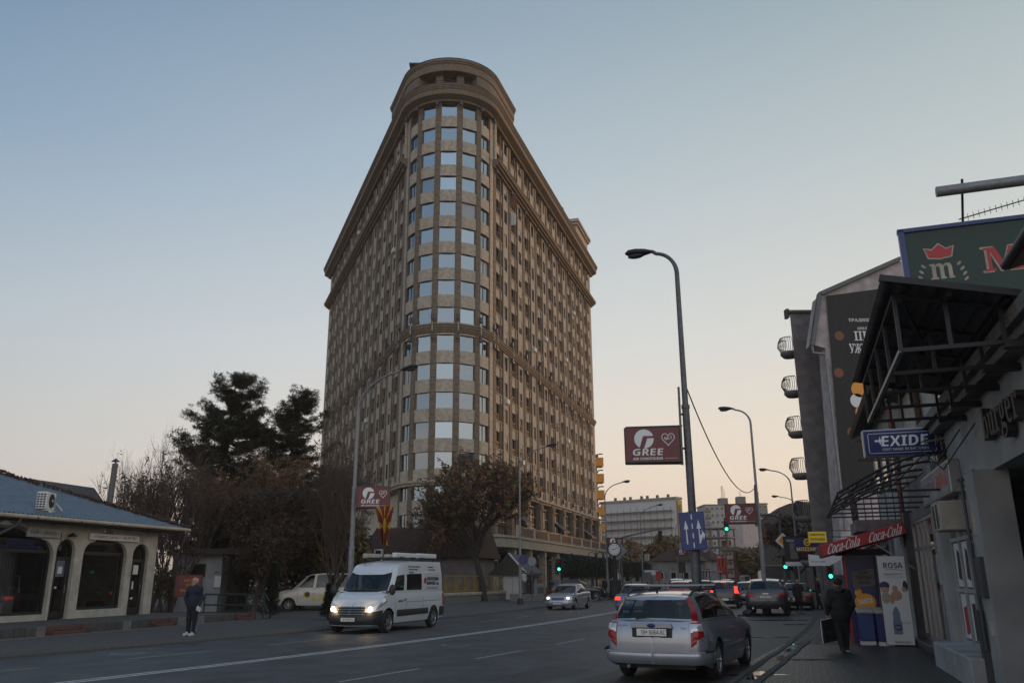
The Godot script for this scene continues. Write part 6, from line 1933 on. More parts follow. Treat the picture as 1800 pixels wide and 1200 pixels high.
	for i in 13: br.bar(Vector3(-8.6 + i * 0.2, 3.3, 1.2), Vector3(-8.6 + i * 0.2, 4.3, 1.25), 0.025)
	for i in 6: br.bar(Vector3(-6.2, 3.3, 0.2 + i * 0.2), Vector3(-6.2, 4.3, 0.2 + i * 0.2), 0.025)
	br.bar(Vector3(-8.7, 4.3, 1.25), Vector3(-6.2, 4.3, 1.25), 0.04).bar(Vector3(-6.2, 4.3, 0.1), Vector3(-6.2, 4.3, 1.25), 0.04).bar(Vector3(-8.7, 3.5, 1.22), Vector3(-6.2, 3.5, 1.22), 0.04)
	part("balcony_railing", br, "iron", T)
	T = thing("house_annex", "grey rendered annex wall behind the hanging battery sign", "house")
	T.transform = W
	part("wall", MB.new().box(Vector3(-2.2, 5.4, -1.4), Vector3(5.5, 2.2, 2.4)), "wall_cream", T)
	part("roof", MB.new().box(Vector3(-2.2, 6.6, -1.3), Vector3(5.9, 0.16, 3.0)), "roof_grey", T)
	part("pipe", MB.new().cyl(Vector3(-1.4, 4.4, -0.1), Vector3(-1.4, 6.4, -0.1), 0.08, 8), "tile_red", T)
	T = thing("roof_billboard", "dark green billboard with a crown emblem and red letters on the roof", "billboard")
	T.transform = Q * Transform3D(Basis(), Vector3(0.98, 9.2, -6.0))
	part("panel", MB.new().box(Vector3(2.95, 1.4, 0), Vector3(5.7, 2.7, 0.1)), "sign_green", T)
	part("frame", MB.new().box(Vector3(0.0, 1.4, 0.02), Vector3(0.16, 2.95, 0.2)).box(Vector3(2.9, 2.82, 0.02), Vector3(6.0, 0.12, 0.2)), "sign_blue", T)
	part("crown", MB.new().prism(PackedVector2Array([Vector2(-0.3, -0.16), Vector2(-0.38, 0.12), Vector2(-0.2, 0.06), Vector2(0, 0.24), Vector2(0.2, 0.06), Vector2(0.38, 0.12), Vector2(0.3, -0.16), Vector2(0, -0.2)]), 0.055, 0.065, Transform3D(Basis(), Vector3(0.98, 2.02, 0))), "sign_red", T)
	part("crown_edge", MB.new().prism(PackedVector2Array([Vector2(-0.34, -0.2), Vector2(-0.43, 0.17), Vector2(-0.2, 0.11), Vector2(0, 0.29), Vector2(0.2, 0.11), Vector2(0.43, 0.17), Vector2(0.34, -0.2), Vector2(0, -0.25)]), 0.051, 0.057, Transform3D(Basis(), Vector3(0.98, 2.02, 0))), "tower_beige", T)
	text("m", 0.66, 0.5, Transform3D(Basis(), Vector3(0.98, 1.4, 0.052)), "tower_beige", T, "Droid Serif", true)
	for sd in [-1, 1]:
		for i in 4:
			part("laurel_leaf", MB.new().ball(Vector3(0.98 + sd * (0.62 - 0.03 * i * i * 0.5), 1.08 + i * 0.17, 0.055), Vector3(0.09, 0.045, 0.006), Basis(Vector3(0, 0, 1), sd * 0.8), 8), "tower_beige", T)
	text("MA", 2.05, 0.82, Transform3D(Basis(), Vector3(3.1, 1.6, 0.051)), "tower_beige", T, "Droid Serif", true)
	text("MA", 1.9, 0.74, Transform3D(Basis(), Vector3(3.1, 1.6, 0.056)), "sign_red", T, "Droid Serif", true)
	for x in [0.1, 2.0, 3.9, 5.7]: part("leg", MB.new().box(Vector3(x, -1.0, -0.15), Vector3(0.12, 2.4, 0.12)), "iron", T)
	var LB := thing("floodlight_tube", "long grey tubular floodlight above the green billboard", "lamp")
	LB.transform = T.transform
	part("tube", MB.new().cyl(Vector3(1.0, 3.62, 0.9), Vector3(6.2, 3.62, 0.9), 0.16, 12), "pole_light", LB)
	part("arm", MB.new().bar(Vector3(1.75, 2.8, 0.0), Vector3(1.75, 3.95, 0.85), 0.06).bar(Vector3(4.6, 2.8, 0.0), Vector3(4.6, 3.95, 0.85), 0.06), "iron", LB)
	var AN := thing("aerial", "thin rooftop television aerial beside the tubular floodlight", "aerial")
	AN.transform = T.transform
	var ab := MB.new()
	ab.cyl(Vector3(4.0, 2.0, -0.6), Vector3(4.3, 5.6, -0.6), 0.025, 6).bar(Vector3(1.8, 3.25, -0.6), Vector3(4.3, 3.75, -0.6), 0.03)
	for i in 14: ab.bar(Vector3(1.9 + i * 0.16, 3.15 + i * 0.032, -0.6), Vector3(1.9 + i * 0.16, 3.38 + i * 0.032, -0.6), 0.014)
	part("mast", ab, "iron", AN)
	# skeleton canopy lower down
	T = thing("frame_canopy", "curved black canopy frame without covering above the drinks stand", "canopy")
	T.transform = W
	for i in 6:
		var x := 2.2 - i * 1.5
		var rb := []
		for k in 8:
			var t := k / 7.0
			rb.append(Vector3(x, 3.35 + 0.75 * sin(t * PI * 0.5), 2.1 - 2.1 * t))
		part("rib", MB.new().tube(rb, [0.03], 5).bar(Vector3(x, 3.35, 0), Vector3(x, 3.35, 2.1), 0.04), "iron", T)
	for k in 6:
		var t := k / 5.0
		part("rail", MB.new().bar(Vector3(2.2, 3.35 + 0.75 * sin(t * PI * 0.5), 2.1 - 2.1 * t), Vector3(-5.3, 3.35 + 0.75 * sin(t * PI * 0.5), 2.1 - 2.1 * t), 0.04), "iron", T)
	# drinks stand: red awning, poster fridge, panels, chest freezers
	T = thing("red_awning", "red sloping awning with white script lettering over the drinks stand", "awning")
	T.transform = Q * Transform3D(Basis(), Vector3(0, 0, -4.0))
	var sl := Basis(Vector3(0, 0, 1), 0.262)
	part("canopy", MB.new().bevel(Vector3(-1.3, 2.67, -1.3), Vector3(2.22, 0.3, 2.6), 0.02, sl), "sign_red", T)
	part("outer_fascia", MB.new().box(Vector3(-2.39, 2.39, -1.3), Vector3(0.03, 0.3, 2.56), sl), "brick_red", T)
	for x in [-1.78, -0.72]:
		text("Coca-Cola", 0.86, 0.26, Transform3D(sl, Vector3(x, 2.67 + (x + 1.3) * 0.268, 0.003)), "letter_white", T, "Droid Serif", true, 0.6)
	part("strut", MB.new().bar(Vector3(-0.1, 1.9, -0.1), Vector3(-1.0, 2.55, -0.1), 0.04), "pole_light", T)
	T = thing("drinks_fridge", "tall display fridge panel with blue wordmark, bottle and family picture", "fridge")
	T.transform = Q * Transform3D(Basis(), Vector3(-0.7, 0, -3.9))
	part("cabinet", MB.new().bevel(Vector3(0, 1.14, -0.3), Vector3(0.68, 2.2, 0.6), 0.02), "lamp_grey", T)
	part("poster", MB.new().box(Vector3(0.0, 1.14, 0.006), Vector3(0.66, 2.18, 0.012)), "white", T)
	text("ROSA", 0.46, 0.14, Transform3D(Basis(), Vector3(0.04, 2.0, 0.013)), "sign_navy", T, "Droid Sans", true)
	part("underline", MB.new().tube([Vector3(-0.15, 1.89, 0.014), Vector3(0.1, 1.9, 0.014), Vector3(0.27, 1.87, 0.014)], [0.006], 4), "sign_red", T)
	text("Придружете се!", 0.42, 0.06, Transform3D(Basis(), Vector3(0.02, 1.78, 0.013)), "letter_black", T)
	text("За секој момент на радост", 0.5, 0.025, Transform3D(Basis(), Vector3(0.02, 1.71, 0.013)), "letter_black", T)
	var pp := [["sign_navy", -0.22, 1.5, 0.12, 0.1], ["skin", -0.22, 1.4, 0.1, 0.08], ["skin", 0.02, 1.42, 0.07, 0.08], ["skin", 0.04, 1.25, 0.13, 0.13], ["wood_dark", 0.27, 1.48, 0.06, 0.14], ["skin", 0.24, 1.4, 0.06, 0.07], ["tower_beige", -0.22, 1.2, 0.1, 0.15], ["skin", -0.08, 1.16, 0.06, 0.12]]
	for i in pp.size():
		var e: Array = pp[i]
		part("picture_print", MB.new().ball(Vector3(e[1], e[2], 0.012 + i * 0.0005), Vector3(e[3], e[4], 0.002), Basis(), 14), e[0], T)
	part("bottle_print", MB.new().prism(PackedVector2Array([Vector2(-0.1, 0.3), Vector2(-0.105, 0.55), Vector2(-0.08, 0.72), Vector2(-0.09, 0.8), Vector2(-0.03, 0.97), Vector2(0.03, 0.97), Vector2(0.09, 0.8), Vector2(0.08, 0.72), Vector2(0.105, 0.55), Vector2(0.1, 0.3)]), 0.012, 0.015, Transform3D(Basis(), Vector3(-0.02, 0, 0))), "paint_blue", T)
	part("bottle_label", MB.new().ball(Vector3(-0.02, 0.47, 0.016), Vector3(0.1, 0.07, 0.002), Basis(), 12), "sign_navy", T)
	text("ROSA", 0.13, 0.05, Transform3D(Basis(), Vector3(-0.02, 0.47, 0.018)), "letter_white", T)
	text("Домашно во 1 минута", 0.26, 0.03, Transform3D(Basis(), Vector3(0.17, 0.58, 0.013)), "letter_black", T)
	text("Она што е важно", 0.36, 0.06, Transform3D(Basis(), Vector3(0.05, 0.12, 0.013)), "letter_black", T)
	T = thing("drinks_kiosk", "dark drinks kiosk panel with an orange soft drink picture beside the fridge", "kiosk")
	T.transform = Q * Transform3D(Basis(), Vector3(-1.4, 0, -5.0))
	part("panel", MB.new().box(Vector3(0.0, 1.15, 0), Vector3(0.75, 2.3, 0.08)).box(Vector3(0.0, 1.15, -1.2), Vector3(0.75, 2.3, 0.06)).box(Vector3(0.4, 1.15, -0.6), Vector3(0.06, 2.3, 1.2)), "sign_navy", T)
	part("post", MB.new().box(Vector3(-0.38, 1.15, 0.02), Vector3(0.06, 2.3, 0.1)), "sign_red", T)
	part("speech_print", MB.new().prism(PackedVector2Array([Vector2(-0.22, 1.45), Vector2(-0.22, 1.85), Vector2(0.35, 1.95), Vector2(0.35, 1.5), Vector2(-0.05, 1.45), Vector2(-0.12, 1.32)]), 0.042, 0.046), "wall_grey", T)
	text("НОВА\nЗАВРТЕНА\nШИШЕ", 0.42, 0.34, Transform3D(Basis(), Vector3(0.08, 1.7, 0.047)), "letter_black", T, "Droid Sans", true)
	part("drink_print", MB.new().ball(Vector3(0.05, 1.05, 0.043), Vector3(0.28, 0.24, 0.004), Basis(), 16).ball(Vector3(-0.1, 1.3, 0.043), Vector3(0.1, 0.12, 0.004)), "sign_orange", T)
	text("FANTA", 0.36, 0.14, Transform3D(Basis(Vector3(0, 0, 1), 0.15), Vector3(0.06, 1.08, 0.049)), "letter_white", T, "Droid Sans", true)
	part("canopy", MB.new().box(Vector3(0.1, 2.38, -0.5), Vector3(1.3, 0.14, 1.6)), "black", T)
	for k in 2:
		T = thing("chest_freezer", ["blue chest freezer with a pale lid nearest the poster fridge", "light blue chest freezer with a pale lid beside the kiosk panel"][k], "freezer")
		T.transform = Q * Transform3D(Basis(), Vector3(-1.02 - 0.42 * k, 0, -4.25 - 0.15 * k))
		part("body", MB.new().bevel(Vector3(0, 0.45, 0), Vector3(0.4, 0.7, 0.55), 0.03), ["sign_navy", "sign_blue"][k], T)
		part("lid", MB.new().bevel(Vector3(0, 0.86, 0), Vector3(0.43, 0.1, 0.58), 0.03, Basis(Vector3(1, 0, 0), 0.12)), "wall_cream", T)
		part("foot", MB.new().box(Vector3(0, 0.06, 0), Vector3(0.36, 0.1, 0.5)), "white", T)
	# grey apartment block with gable banner
	var g0 := px(1440, 800, 50.0)
	var gy := Transform3D(Basis(), Vector3(0, 0, 0))
	T = thing("apartment_block", "grey and mauve apartment block with round balconies and a gable banner", "building")
	var x0 := px(1404, 700, 53.0).x
	part("grey_wall", MB.new().prism(PackedVector2Array([Vector2(x0, 53), Vector2(x0 + 7.4, 73), Vector2(x0 + 20, 73), Vector2(x0 + 20, 53)]), 0, 18.9, Transform3D(Basis(Vector3(1, 0, 0), Vector3(0, 0, -1), Vector3(0, 1, 0)), Vector3.ZERO)), "wall_grey", T)
	part("grey_parapet", MB.new().box(Vector3(x0 + 1.0, 18.95, -53.2), Vector3(2.2, 0.16, 0.8)).box(Vector3(x0 - 0.1, 18.9, -53.3), Vector3(0.2, 0.6, 0.5)), "lamp_grey", T)
	var gx := px(1452, 700, 50.0).x
	var gp2 := PackedVector2Array()
	for p in [[1428, 605], [1440, 520], [1580, 458], [1760, 520], [1800, 660], [1800, 1010], [1480, 1010], [1478, 930], [1452, 612]]:
		var w := px(p[0], p[1], 50.0)
		gp2.append(Vector2(w.x, maxf(w.y, 0.0)))
	part("gable_wall", MB.new().prism(gp2, -51.2, -50), "wall_pink", T)
	var e1 := px(1428, 608, 49.9)
	var e2 := px(1441, 517, 49.9)
	var e3 := px(1582, 455, 49.9)
	part("gable_trim", MB.new().bar(e1, e2, 0.35, 0.25).bar(e2, e3, 0.35, 0.25), "pole", T)
	part("downpipe", MB.new().tube([e1, px(1430, 620, 49.8), px(1450, 622, 49.8), px(1453, 630, 49.8), px(1487, 930, 49.8)], [0.09], 6), "pole_light", T)
	# banner
	var bz := 49.85
	var b0 := px(1453, 520, bz)
	var b1 := px(1490, 860, bz)
	var bpoly := PackedVector2Array()
	for p in [[1453, 520], [1600, 500], [1640, 860], [1482, 862]]:
		var w := px(p[0], p[1], bz)
		bpoly.append(Vector2(w.x, w.y))
	var bn := part("banner", MB.new().prism(bpoly, -bz - 0.03, -bz), "banner", T)
	bn.set_meta("label", "dark printed banner hung on the gable")
	for q in [[1508, 704, 0.45, "letter_white"], [1511, 684, 0.5, "sign_orange"], [1517, 725, 0.45, "sign_orange"], [1475, 655, 0.3, "brick_red"], [1476, 590, 0.3, "brick_red"], [1500, 760, 0.35, "brick_red"]]:
		var w := px(q[0], q[1], bz)
		part("light_print", MB.new().cyl(w + Vector3(0, 0, 0.002), w + Vector3(0, 0, 0.012), q[2], 18), q[3], bn)
	for q in [["ТРАДИЦИЈА", 1518, 563, 1.9, 0.25], ["ПРИЛЕП", 1520, 577, 0.9, 0.16], ["ПИВО", 1530, 590, 2.0, 0.6], ["УЖИВАЊЕ", 1530, 612, 2.6, 0.6]]:
		text(q[0], q[3], q[4], Transform3D(Basis(), px(q[1], q[2], bz) + Vector3(0, 0, 0.004)), "letter_white", bn, "Droid Serif", true)
	# round balconies seen edge-on along the street side
	for i in 6:
		var yy := 16.4 - i * 2.75
		var o := Vector3(x0 + 0.25, yy, -54.5)
		var bal := part("balcony", MB.new().lathe([[0.001, -0.3], [0.45, -0.25], [0.62, -0.05], [0.62, 0.12], [0.001, 0.12]], Transform3D(Basis(), o), 16), "wall_grey", T)
		var cg := MB.new()
		for k in 18:
			var an := PI * 0.5 + PI * k / 17.0
			var d := Vector3(cos(an), 0, sin(an))
			cg.tube([o + d * 0.56 + Vector3(0, 0.12, 0), o + d * 0.76 + Vector3(0, 0.5, 0), o + d * 0.7 + Vector3(0, 0.85, 0), o + d * 0.56 + Vector3(0, 1.1, 0)], [0.018], 4, false)
		var rr := []
		for k in 15: rr.append(o + Vector3(cos(PI * 0.5 + PI * k / 14.0), 0, sin(PI * 0.5 + PI * k / 14.0)) * 0.56 + Vector3(0, 1.1, 0))
		cg.tube(rr, [0.03], 5)
		part("railing", cg, "iron", bal)
	# signs beyond: yellow board, navy board, dark screen
	var sgn := [["yellow_board", "yellow hanging board with black lettering beside the apartment block", 1437, 944, 46.0, 31, 19, "sign_yellow", "КОМПЈУТЕРСКИ", "ПОПРАВКИ", "letter_black"], ["navy_board", "navy hanging board with yellow wordmark and round emblem", 1419, 958, 47.0, 44, 24, "sign_navy", "", "MOZZART", "sign_yellow"]]
	for s in sgn:
		var c := px(s[2], s[3], s[4])
		var m: float = 1450.0 / (s[4] * 0.961)
		T = thing("hanging_sign", s[1], "sign", c, -0.12)
		var w: float = s[5] / m
		var h: float = s[6] / m
		part("panel", MB.new().bevel(Vector3.ZERO, Vector3(w, h, 0.14), 0.02), s[7], T)
		if s[8]: text(s[8], w * 0.8, h * 0.26, Transform3D(Basis(), Vector3(0, h * 0.2, 0.071)), s[10], T, "Droid Sans", true)
		text(s[9], w * (0.8 if s[8] else 0.85), h * 0.26, Transform3D(Basis(), Vector3(0, -h * (0.2 if s[8] else 0.28), 0.071)), s[10], T, "Droid Sans", true)
		if not s[8]:
			var rg := []
			for k in 17: rg.append(Vector3(cos(k * TAU / 16), sin(k * TAU / 16), 0) * h * 0.22 + Vector3(0, h * 0.2, 0.075))
			part("emblem_ring", MB.new().tube(rg, [h * 0.04], 5, false), "sign_yellow", T)
			text("M", h * 0.22, h * 0.2, Transform3D(Basis(), Vector3(0, h * 0.2, 0.071)), "sign_yellow", T, "Droid Sans", true)
		part("bracket", MB.new().bar(Vector3(w * 0.4, h * 0.6, 0), Vector3(w * 0.4 + 2.0, h * 0.6, -0.5), 0.05), "iron", T)
	T = thing("digital_billboard", "dark street billboard with posters and a white base strip", "billboard", px(1412, 968, 56.0), -0.15)
	part("panel", MB.new().box(Vector3.ZERO, Vector3(2.4, 1.9, 0.25)), "black", T)
	part("base_strip", MB.new().box(Vector3(0.0, -0.82, 0.13), Vector3(2.4, 0.26, 0.02)), "white", T)
	for q in [[-0.6, 0.0, 0.5, 1.0, "wall_grey"], [0.1, -0.1, 0.5, 1.0, "sign_maroon"], [0.75, -0.05, 0.6, 0.9, "sign_navy"]]: part("poster_print", MB.new().box(Vector3(q[0], q[1], 0.13), Vector3(q[2], q[3], 0.01)), q[4], T)
	text("ПРЕМИЕР", 0.8, 0.14, Transform3D(Basis(), Vector3(-0.6, 0.65, 0.127)), "letter_white", T)
	part("leg", MB.new().box(Vector3(-0.6, -2.0, 0), Vector3(0.15, 2.4, 0.15)).box(Vector3(0.6, -2.0, 0), Vector3(0.15, 2.4, 0.15)), "iron", T)
	T = thing("wall_sign", "white oval shop sign above the pavement beside the navy board", "sign", px(1450, 985, 42.0), -0.15)
	part("panel", MB.new().prism(PackedVector2Array([Vector2(-0.75, -0.25), Vector2(-0.75, 0.3), Vector2(0.0, 0.22), Vector2(0.9, 0.25), Vector2(0.9, 0.1), Vector2(0.2, -0.25)]), -0.05, 0.05), "white", T)
	text("Мобиле Сервис", 0.7, 0.1, Transform3D(Basis(), Vector3(-0.3, -0.05, 0.05)), "letter_black", T)
	part("post", MB.new().cyl(Vector3(-0.2, -T.position.y, -0.1), Vector3(-0.2, 0.1, -0.1), 0.06, 8), "pole", T)
	# row of dark shop fronts beyond the stand, down to the apartment block
	T = thing("shop_row", "dark single-storey shop fronts between the drinks stand and the apartment block", "shop")
	T.transform = W
	part("wall", MB.new().box(Vector3(-20.5, 1.7, -2.5), Vector3(20.0, 3.4, 5.0)), "wall_grey", T)
	for i in 6:
		var w := part("shop_window", MB.new().box(Vector3(-12.4 - i * 2.9, 1.6, 0.02), Vector3(2.4, 2.4, 0.1)), "iron", T)
		part("pane", MB.new().box(Vector3(-12.4 - i * 2.9, 1.6, 0.075), Vector3(2.2, 2.2, 0.02)), "win_dark", w)
		part("fascia", MB.new().box(Vector3(-12.4 - i * 2.9, 3.15, 0.08), Vector3(2.6, 0.45, 0.12)), ["white", "sign_red", "sign_navy", "wall_white", "sign_maroon", "white"][i], T)

# ---- street furniture
func air_sign(at: Vector3, turn: float, w: float, label: String, detail := true) -> Node3D:   # red two-faced light box advertising air conditioners
	var T := thing("box_sign", label, "sign", at, turn, "red advertising boxes on lamp posts")
	var h := w * 0.66
	part("case", MB.new().bevel(Vector3.ZERO, Vector3(w, h, 0.22), 0.02), "sign_green", T)
	for f in [1, -1]:
		var X := Transform3D(Basis(Vector3.UP, 0.0 if f > 0 else PI), Vector3.ZERO)
		var p := part("face", MB.new().box(Vector3(0, 0, 0.115), Vector3(w * 0.955, h * 0.92, 0.012)), "sign_maroon", T, X)
		if f < 0: continue
		var s := w / 1.35
		part("emblem", MB.new().cyl(Vector3(-0.2 * s, 0.15 * s, 0.12), Vector3(-0.2 * s, 0.15 * s, 0.125), 0.235 * s, 24), "letter_white", p)
		part("emblem_stroke", MB.new().prism(PackedVector2Array([Vector2(-0.22, 0.22), Vector2(0.06, 0.22), Vector2(0.06, 0.165), Vector2(-0.12, 0.165), Vector2(-0.21, -0.09), Vector2(-0.32, -0.09)]), 0.121, 0.129, Transform3D(Basis().scaled(Vector3(s, s, 1)), Vector3.ZERO)), "sign_maroon", p)
		text("GREE", 0.72 * s, 0.16 * s, Transform3D(Basis(), Vector3(-0.12 * s, -0.17 * s, 0.121)), "letter_white", p, "Droid Sans", true, 0.15)
		if detail:
			text("AIR CONDITIONER", 0.72 * s, 0.06 * s, Transform3D(Basis(), Vector3(-0.12 * s, -0.33 * s, 0.121)), "letter_white", p, "Droid Sans", true)
			text("www.gree.com.mk", 0.3 * s, 0.03 * s, Transform3D(Basis(), Vector3(0.43 * s, -0.33 * s, 0.121)), "letter_white", p)
		var hp := []
		for i in 25:
			var a := TAU * i / 24
			hp.append(Vector3(0.38 * s + 0.0095 * s * 16 * pow(sin(a), 3) * 1.0, 0.14 * s + 0.0105 * s * (13 * cos(a) - 5 * cos(2 * a) - 2 * cos(3 * a) - cos(4 * a)), 0.123))
		part("heart", MB.new().tube(hp, [0.012 * s], 5, false), "letter_white", p)
		text("No.1", 0.17 * s, 0.08 * s, Transform3D(Basis(Vector3(0, 0, 1), 0.2), Vector3(0.38 * s, 0.16 * s, 0.121)), "letter_white", p, "Droid Sans", true)
	return T
func lamp_post(base: Vector3, H: float, yaw: float, arm: float, label: String, m := "pole", thick := 0.11) -> Node3D:   # yaw: where the arm points (0 = -z)
	var T := thing("street_lamp", label, "street lamp", base, yaw, "tall street lamps along the road")
	part("base_plate", MB.new().lathe([[thick * 2.0, 0.0], [thick * 1.9, 0.25], [thick * 1.15, 0.4]], Transform3D(), 12), "iron", T)
	var hs := H - arm * 0.55 - 0.4
	part("pole", MB.new().cyl(Vector3.ZERO, Vector3(0, hs * 0.34, 0), thick, 12, thick * 0.95).cyl(Vector3(0, hs * 0.34, 0), Vector3(0, hs * 0.62, 0), thick * 0.8, 12, thick * 0.74).cyl(Vector3(0, hs * 0.62, 0), Vector3(0, hs, 0), thick * 0.62, 12, thick * 0.5), m, T)
	for k in [0.34, 0.62]: part("collar", MB.new().cyl(Vector3(0, hs * k - 0.05, 0), Vector3(0, hs * k + 0.04, 0), thick * (1.06 if k < 0.5 else 0.86), 12), m, T)
	var a := []
	for i in 12:
		var t := i / 11.0
		var an := t * PI * 0.5 * 0.9
		a.append(Vector3(0, hs - 0.02 + sin(an) * (H - hs - 0.05), -(1 - cos(an)) * arm * 1.05))
	a.append(Vector3(0, H - 0.0, -arm * 1.05))
	part("arm", MB.new().tube(a, [thick * 0.5, thick * 0.5, thick * 0.48, thick * 0.46, thick * 0.42, thick * 0.4], 8), m, T)
	var hd := MB.new()
	var hp := [[0.0, 0.045, 0.04], [0.1, 0.07, 0.06], [0.25, 0.13, 0.1], [0.5, 0.17, 0.12], [0.7, 0.15, 0.1], [0.8, 0.06, 0.04], [0.82, 0.001, 0.001]]
	var rows := []
	for p in hp:
		var line := PackedVector3Array()
		for k in 13:
			var an := TAU * k / 12
			line.append(Vector3(cos(an) * p[1], sin(an) * p[2] * (1.0 if sin(an) > 0 else 0.7) + H + p[0] * 0.1, -arm * 1.0 - p[0]))
		rows.append(line)
	hd.grid(rows, true, false)
	part("lamp_head", hd, "iron", T)
	part("lamp_glass", MB.new().ball(Vector3(0, H - 0.03, -arm - 0.5), Vector3(0.12, 0.07, 0.25)), "lamp_grey", T)
	return T
func signal_head(T: Node3D, at: Vector3, turn: float, lit: String, back := false) -> void:
	var X := Transform3D(Basis(Vector3.UP, turn), at)
	var b := part("signal_head", MB.new().bevel(Vector3.ZERO, Vector3(0.32, 0.95, 0.25), 0.04), "black", T, X)
	for i in 3:
		var y := 0.3 - i * 0.3
		var m: String = ["lens_red", "wood_dark", "sign_green"][i]
		if lit == "green" and i == 2: m = "glow_green"
		if lit == "red" and i == 0: m = "glow_red"
		part("signal_lens", MB.new().cyl(Vector3(0, y, 0.12), Vector3(0, y, 0.14), 0.115, 16), m, b)
		part("visor", MB.new().tube([Vector3(0, y, 0.13), Vector3(0, y, 0.3)], [0.125, 0.13], 12, false), "black", b)

func make_street() -> void:
	var down := func(p: Vector3, y := 0.0) -> Vector3: return Vector3(p.x, y, p.z)
	# near lamp with sign, lane board
	var b1: Vector3 = down.call(px(1214, 850, 20.5))
	var right := deg_to_rad(62.0)
	var left := deg_to_rad(-115.0)
	lamp_post(b1, 10.2, right, 0.6, "slender street lamp beside the silver estate car", "pole", 0.125)
	var sc := px(1147, 783, 20.5)
	air_sign(sc, deg_to_rad(-7), 1.38, "large red air conditioner box sign on the lamp beside the silver estate car")
	var T := thing("sign_bracket", "galvanised bar clamped to the lamp post beside the silver car", "bracket")
	part("bar", MB.new().bar(px(1193, 680, 20.45), px(1200, 817, 20.45), 0.05), "pole", T)
	for y in [728, 788]: part("clamp", MB.new().bar(px(1195, y, 20.45), px(1208, y, 20.5), 0.05), "iron", T)
	for y in [748, 815]: part("arm", MB.new().bar(px(1100, y + (3 if y < 800 else 1), 20.5), px(1200, y, 20.45), 0.03), "iron", T)
	var L := thing("lane_board", "blue lane arrow board on the lamp post beside the silver car", "sign")
	var lc := px(1218, 933, 20.3)
	L.transform = Transform3D(Basis(Vector3.UP, deg_to_rad(-10)) * Basis(Vector3(0, 0, 1), 0.045), lc)
	part("panel", MB.new().bevel(Vector3.ZERO, Vector3(0.6, 0.9, 0.03), 0.012), "sign_blue", L)
	for i in 4: part("dash", MB.new().box(Vector3(0.0, 0.33 - i * 0.22, 0.017), Vector3(0.025, 0.12, 0.006)), "letter_white", L)
	for x in [-0.15, 0.15]:
		part("arrow", MB.new().prism(PackedVector2Array([Vector2(-0.018, -0.3), Vector2(-0.012, 0.05), Vector2(-0.055, 0.05), Vector2(0.0, 0.26), Vector2(0.055, 0.05), Vector2(0.012, 0.05), Vector2(0.018, -0.3)]), 0.014, 0.02, Transform3D(Basis(), Vector3(x, -0.0, 0))), "letter_white", L)
	part("arrow", MB.new().prism(PackedVector2Array([Vector2(0.15, -0.2), Vector2(0.16, -0.12), Vector2(0.22, -0.06), Vector2(0.2, 0.02), Vector2(0.285, -0.1), Vector2(0.24, -0.22), Vector2(0.23, -0.14), Vector2(0.17, -0.26)]), 0.014, 0.022), "letter_white", L)
	# lamps down the right kerb
	var b2: Vector3 = down.call(px(1335, 920, 42.0))
	lamp_post(b2, 10.2, right, 0.8, "second street lamp with a red box sign and slack cable", "pole_light")
	air_sign(px(1302, 903, 41.8), deg_to_rad(-10), 1.5, "red air conditioner box sign above the hanging green traffic light")
	part("bar", MB.new().bar(px(1327, 852, 41.8), px(1330, 925, 41.8), 0.07), "pole", thing("sign_bracket", "bar clamped to the second street lamp", "bracket"))
	lamp_post(down.call(px(1398, 930, 67.0)), 10.2, right, 1.6, "third street lamp with a long arm beyond the yellow diamond sign", "pole_light")
	lamp_post(down.call(px(1408, 930, 90.0)), 10.2, right, 1.9, "far street lamp near the brown tree on the right", "pole_light")
	lamp_post(down.call(px(1399, 985, 116.0)), 10.2, right, 2.4, "farthest lamp on the shop side of the road", "pole_light")
	# lamps down the left kerb
	var l1: Vector3 = down.call(px(617, 980, 33.5), 0.12)
	lamp_post(l1, 9.8, left, 2.0, "street lamp with a red box sign behind the white van", "pole_light", 0.12)
	air_sign(px(656, 874, 33.3), deg_to_rad(10), 1.33, "red air conditioner box sign above the hanging flag")
	lamp_post(down.call(px(914, 930, 57.0), 0.12), 10.3, left, 2.0, "street lamp before the chestnut tree and tower", "pole_light")
	lamp_post(down.call(px(1066, 950, 78.0), 0.12), 10.2, left, 1.7, "street lamp beside the post clock", "pole_light")
	air_sign(px(1081, 954, 77.8), deg_to_rad(5), 1.5, "red air conditioner box sign above the post clock", false)
	lamp_post(down.call(px(1128, 960, 106.0), 0.12), 10.4, left, 2.2, "street lamp before the scaffolded white building", "pole_light")
	lamp_post(down.call(px(1190, 960, 122.0), 0.12), 10.0, left, 2.2, "street lamp beside the far white cottage", "pole_light")
	air_sign(px(1199, 971, 121.8), deg_to_rad(5), 1.4, "small far red box sign before the cottage", false)
	# slack cable between two lamps
	var ca := px(1208, 684, 20.5)
	var cb := px(1330, 852, 42.0)
	var cp := []
	for i in 21:
		var t := i / 20.0
		cp.append(ca.lerp(cb, t) - Vector3(0, 1.25 * 4.0 * t * (1 - t), 0))
	tag(part("overhead_cable", MB.new().tube(cp, [0.018], 5), "black", self), "thin slack cable hung between two street lamps", "cable")
	# traffic lights
	T = thing("traffic_light", "green traffic light hung from a curved mast arm over the road", "traffic light", down.call(px(1373, 940, 60.0)), 0.0, "traffic lights")
	var o := T.position
	var arm := []
	for p in [[1372, 930], [1371, 912], [1362, 906], [1345, 905], [1282, 903]]: arm.append(px(p[0], p[1], 60.0) - o)
	part("mast", MB.new().tube([Vector3.ZERO, arm[0], arm[1], arm[2], arm[3], arm[4]], [0.1, 0.09, 0.09, 0.08, 0.07, 0.05], 8), "pole", T)
	signal_head(T, px(1277, 922, 60.0) - o, deg_to_rad(-15), "green")
